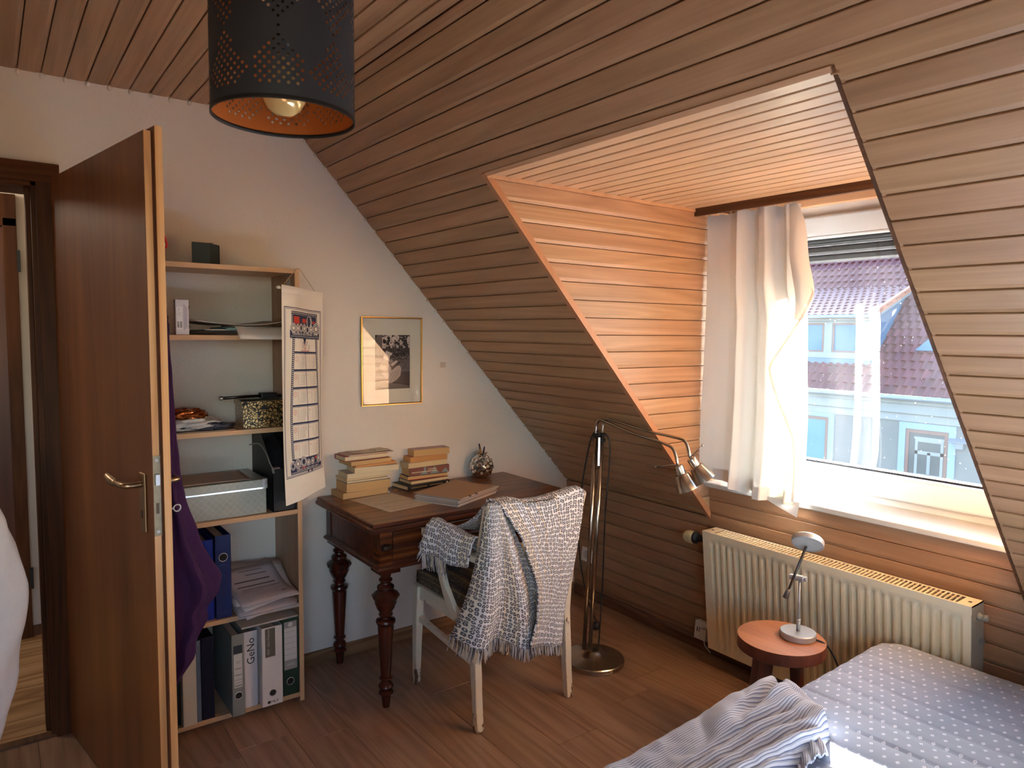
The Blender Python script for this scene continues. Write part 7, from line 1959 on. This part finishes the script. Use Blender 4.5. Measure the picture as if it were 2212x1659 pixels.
pr_ = [(0.0,0.018),(0.016,0.0205),(0.030,0.030),(0.038,0.044),(0.040,0.058),(0.036,0.078),(0.024,0.104),(0.014,0.12),(0.014,0.128)]
m.lathe([(r, PZ+z+0.004) for r, z in [(r, z-0.016) for r, z in pr_]], PC, 32); obj('bulb', m, plain('gold_tinted_bulb', (246,214,140), 0.15, 0.2, spec=0.9), pend, smooth=True)

# ------------------------------------------------------------------ things hung on the door and in the doorway
M_purple = fabric('purple_jersey', (60,30,62), 0.9, 260, 0.12)
DRS = [(1.79,(0.020,0.018)),(1.72,(0.030,0.022)),(1.50,(0.042,0.026)),(1.25,(0.052,0.030)),(1.13,(0.060,0.034)),(1.02,(0.072,0.040)),(0.90,(0.100,0.056)),(0.82,(0.130,0.072)),(0.755,(0.165,0.086)),(0.715,(0.160,0.086)),(0.66,(0.120,0.074)),(0.63,(0.126,0.074)),(0.56,(0.092,0.052)),(0.52,(0.090,0.050)),(0.45,(0.045,0.030)),(0.42,(0.020,0.014))]
DRS = sorted(DRS)
def dress(u, v):
    z = 1.79 + (0.40-1.79)*v
    a_, b_ = lerp_table(DRS, z)
    th = 2*PI*u
    k = 1 + 0.16*math.sin(6*th+3*v+2*math.sin(5*v)) + 0.05*math.sin(11*th-6*v) + 0.10*noise.noise(Vector((3*math.cos(th), 3*math.sin(th), z*14))) + 0.20*noise.noise(Vector((math.cos(th)*1.6, math.sin(th)*1.6, z*5)))*(1 if z < 1.0 else 0.35)
    uu = 0.775 + 0.9*b_*math.cos(th)*k - 0.01
    nn = -(0.047 + a_*0.5*(1+math.sin(th)*k*0.93) + 0.012)
    return D(uu, nn, z)
m = MB(); m.grid(dress, 72, 90); o = obj('hanging_dress', m, M_purple, smooth=True); tag(o, 'dark purple dress hanging on the back of the open door', 'dress')
m = MB(); lp = [D(0.775, -0.058, 1.79), D(0.775, -0.064, 1.83), D(0.78, -0.056, 1.852)]; m.tube(catmull([D(0.79,-0.05,1.85), D(0.80,-0.058,1.83), D(0.815,-0.075,1.79), D(0.822,-0.082,1.755), D(0.812,-0.072,1.752), D(0.802,-0.060,1.79), D(0.79,-0.052,1.845)], 6), 0.0035, 8, caps=False); o = obj('hanging_strap', m, plain('red_strap', (196,38,44), 0.6), smooth=True); tag(o, 'red strap loop hanging from the hook on the back of the door', 'strap')
m = MB(); m.tube(catmull([D(0.785,-0.0445,1.86), D(0.785,-0.060,1.856), D(0.785,-0.072,1.846), D(0.785,-0.076,1.862)], 4), 0.004, 8); m.lathe([(0.012,0),(0.012,0.003),(0,0.004)], D(0.785,-0.0443,1.86), 12, (-dn).to_track_quat('Z','Y').to_matrix().to_4x4()); o = obj('coat_hook', m, M_alu, door, smooth=True)
# pale jacket at the edge of the doorway, hung on a clothes stand
M_jack = fabric('off_white_cotton', (196,188,186), 0.9, 120, 0.06)
st_ = thing('clothes_stand', 'clothes stand just left of the doorway holding a pale jacket', 'clothes stand', (0.80,-2.86,0))
m = MB(); m.lathe([(0.15,0),(0.15,0.012),(0.02,0.03),(0.014,0.05)], (0.80,-2.86,0), 32); obj('base', m, M_black_pl, st_, auto=40)
m = MB(); m.tube([(0.80,-2.86,0.03),(0.80,-2.86,1.12)], 0.012, 12); obj('pole', m, M_black_pl, st_, smooth=True)
m = MB(); m.tube([(0.80,-2.86,1.09),(0.80,-2.80,1.10),(0.80,-2.775,1.115)], 0.006, 8); obj('peg', m, M_black_pl, st_, smooth=True)
JK = [(0.40,(0.02,0.03)),(0.50,(0.045,0.05)),(0.62,(0.075,0.06)),(0.75,(0.096,0.065)),(0.85,(0.098,0.065)),(0.95,(0.084,0.06)),(1.02,(0.066,0.055)),(1.07,(0.048,0.045)),(1.10,(0.030,0.03)),(1.112,(0.006,0.006))]
def jacket(u, v):
    z = 0.40 + 0.712*v; th = 2*PI*u
    a_, b_ = lerp_table(JK, z)
    k = 1 + 0.10*noise.noise(Vector((math.cos(th)*2, math.sin(th)*2, z*7))) + 0.05*math.sin(24*z+3*th)
    return Vector((0.80 + b_*math.sin(th)*k, -2.786 + 0.01 + a_*math.cos(th)*k, z))
m = MB(); m.grid(jacket, 40, 60); o = obj('hanging_jacket', m, M_jack, smooth=True); tag(o, 'crumpled off white jacket hanging at the left edge by the doorway', 'jacket')
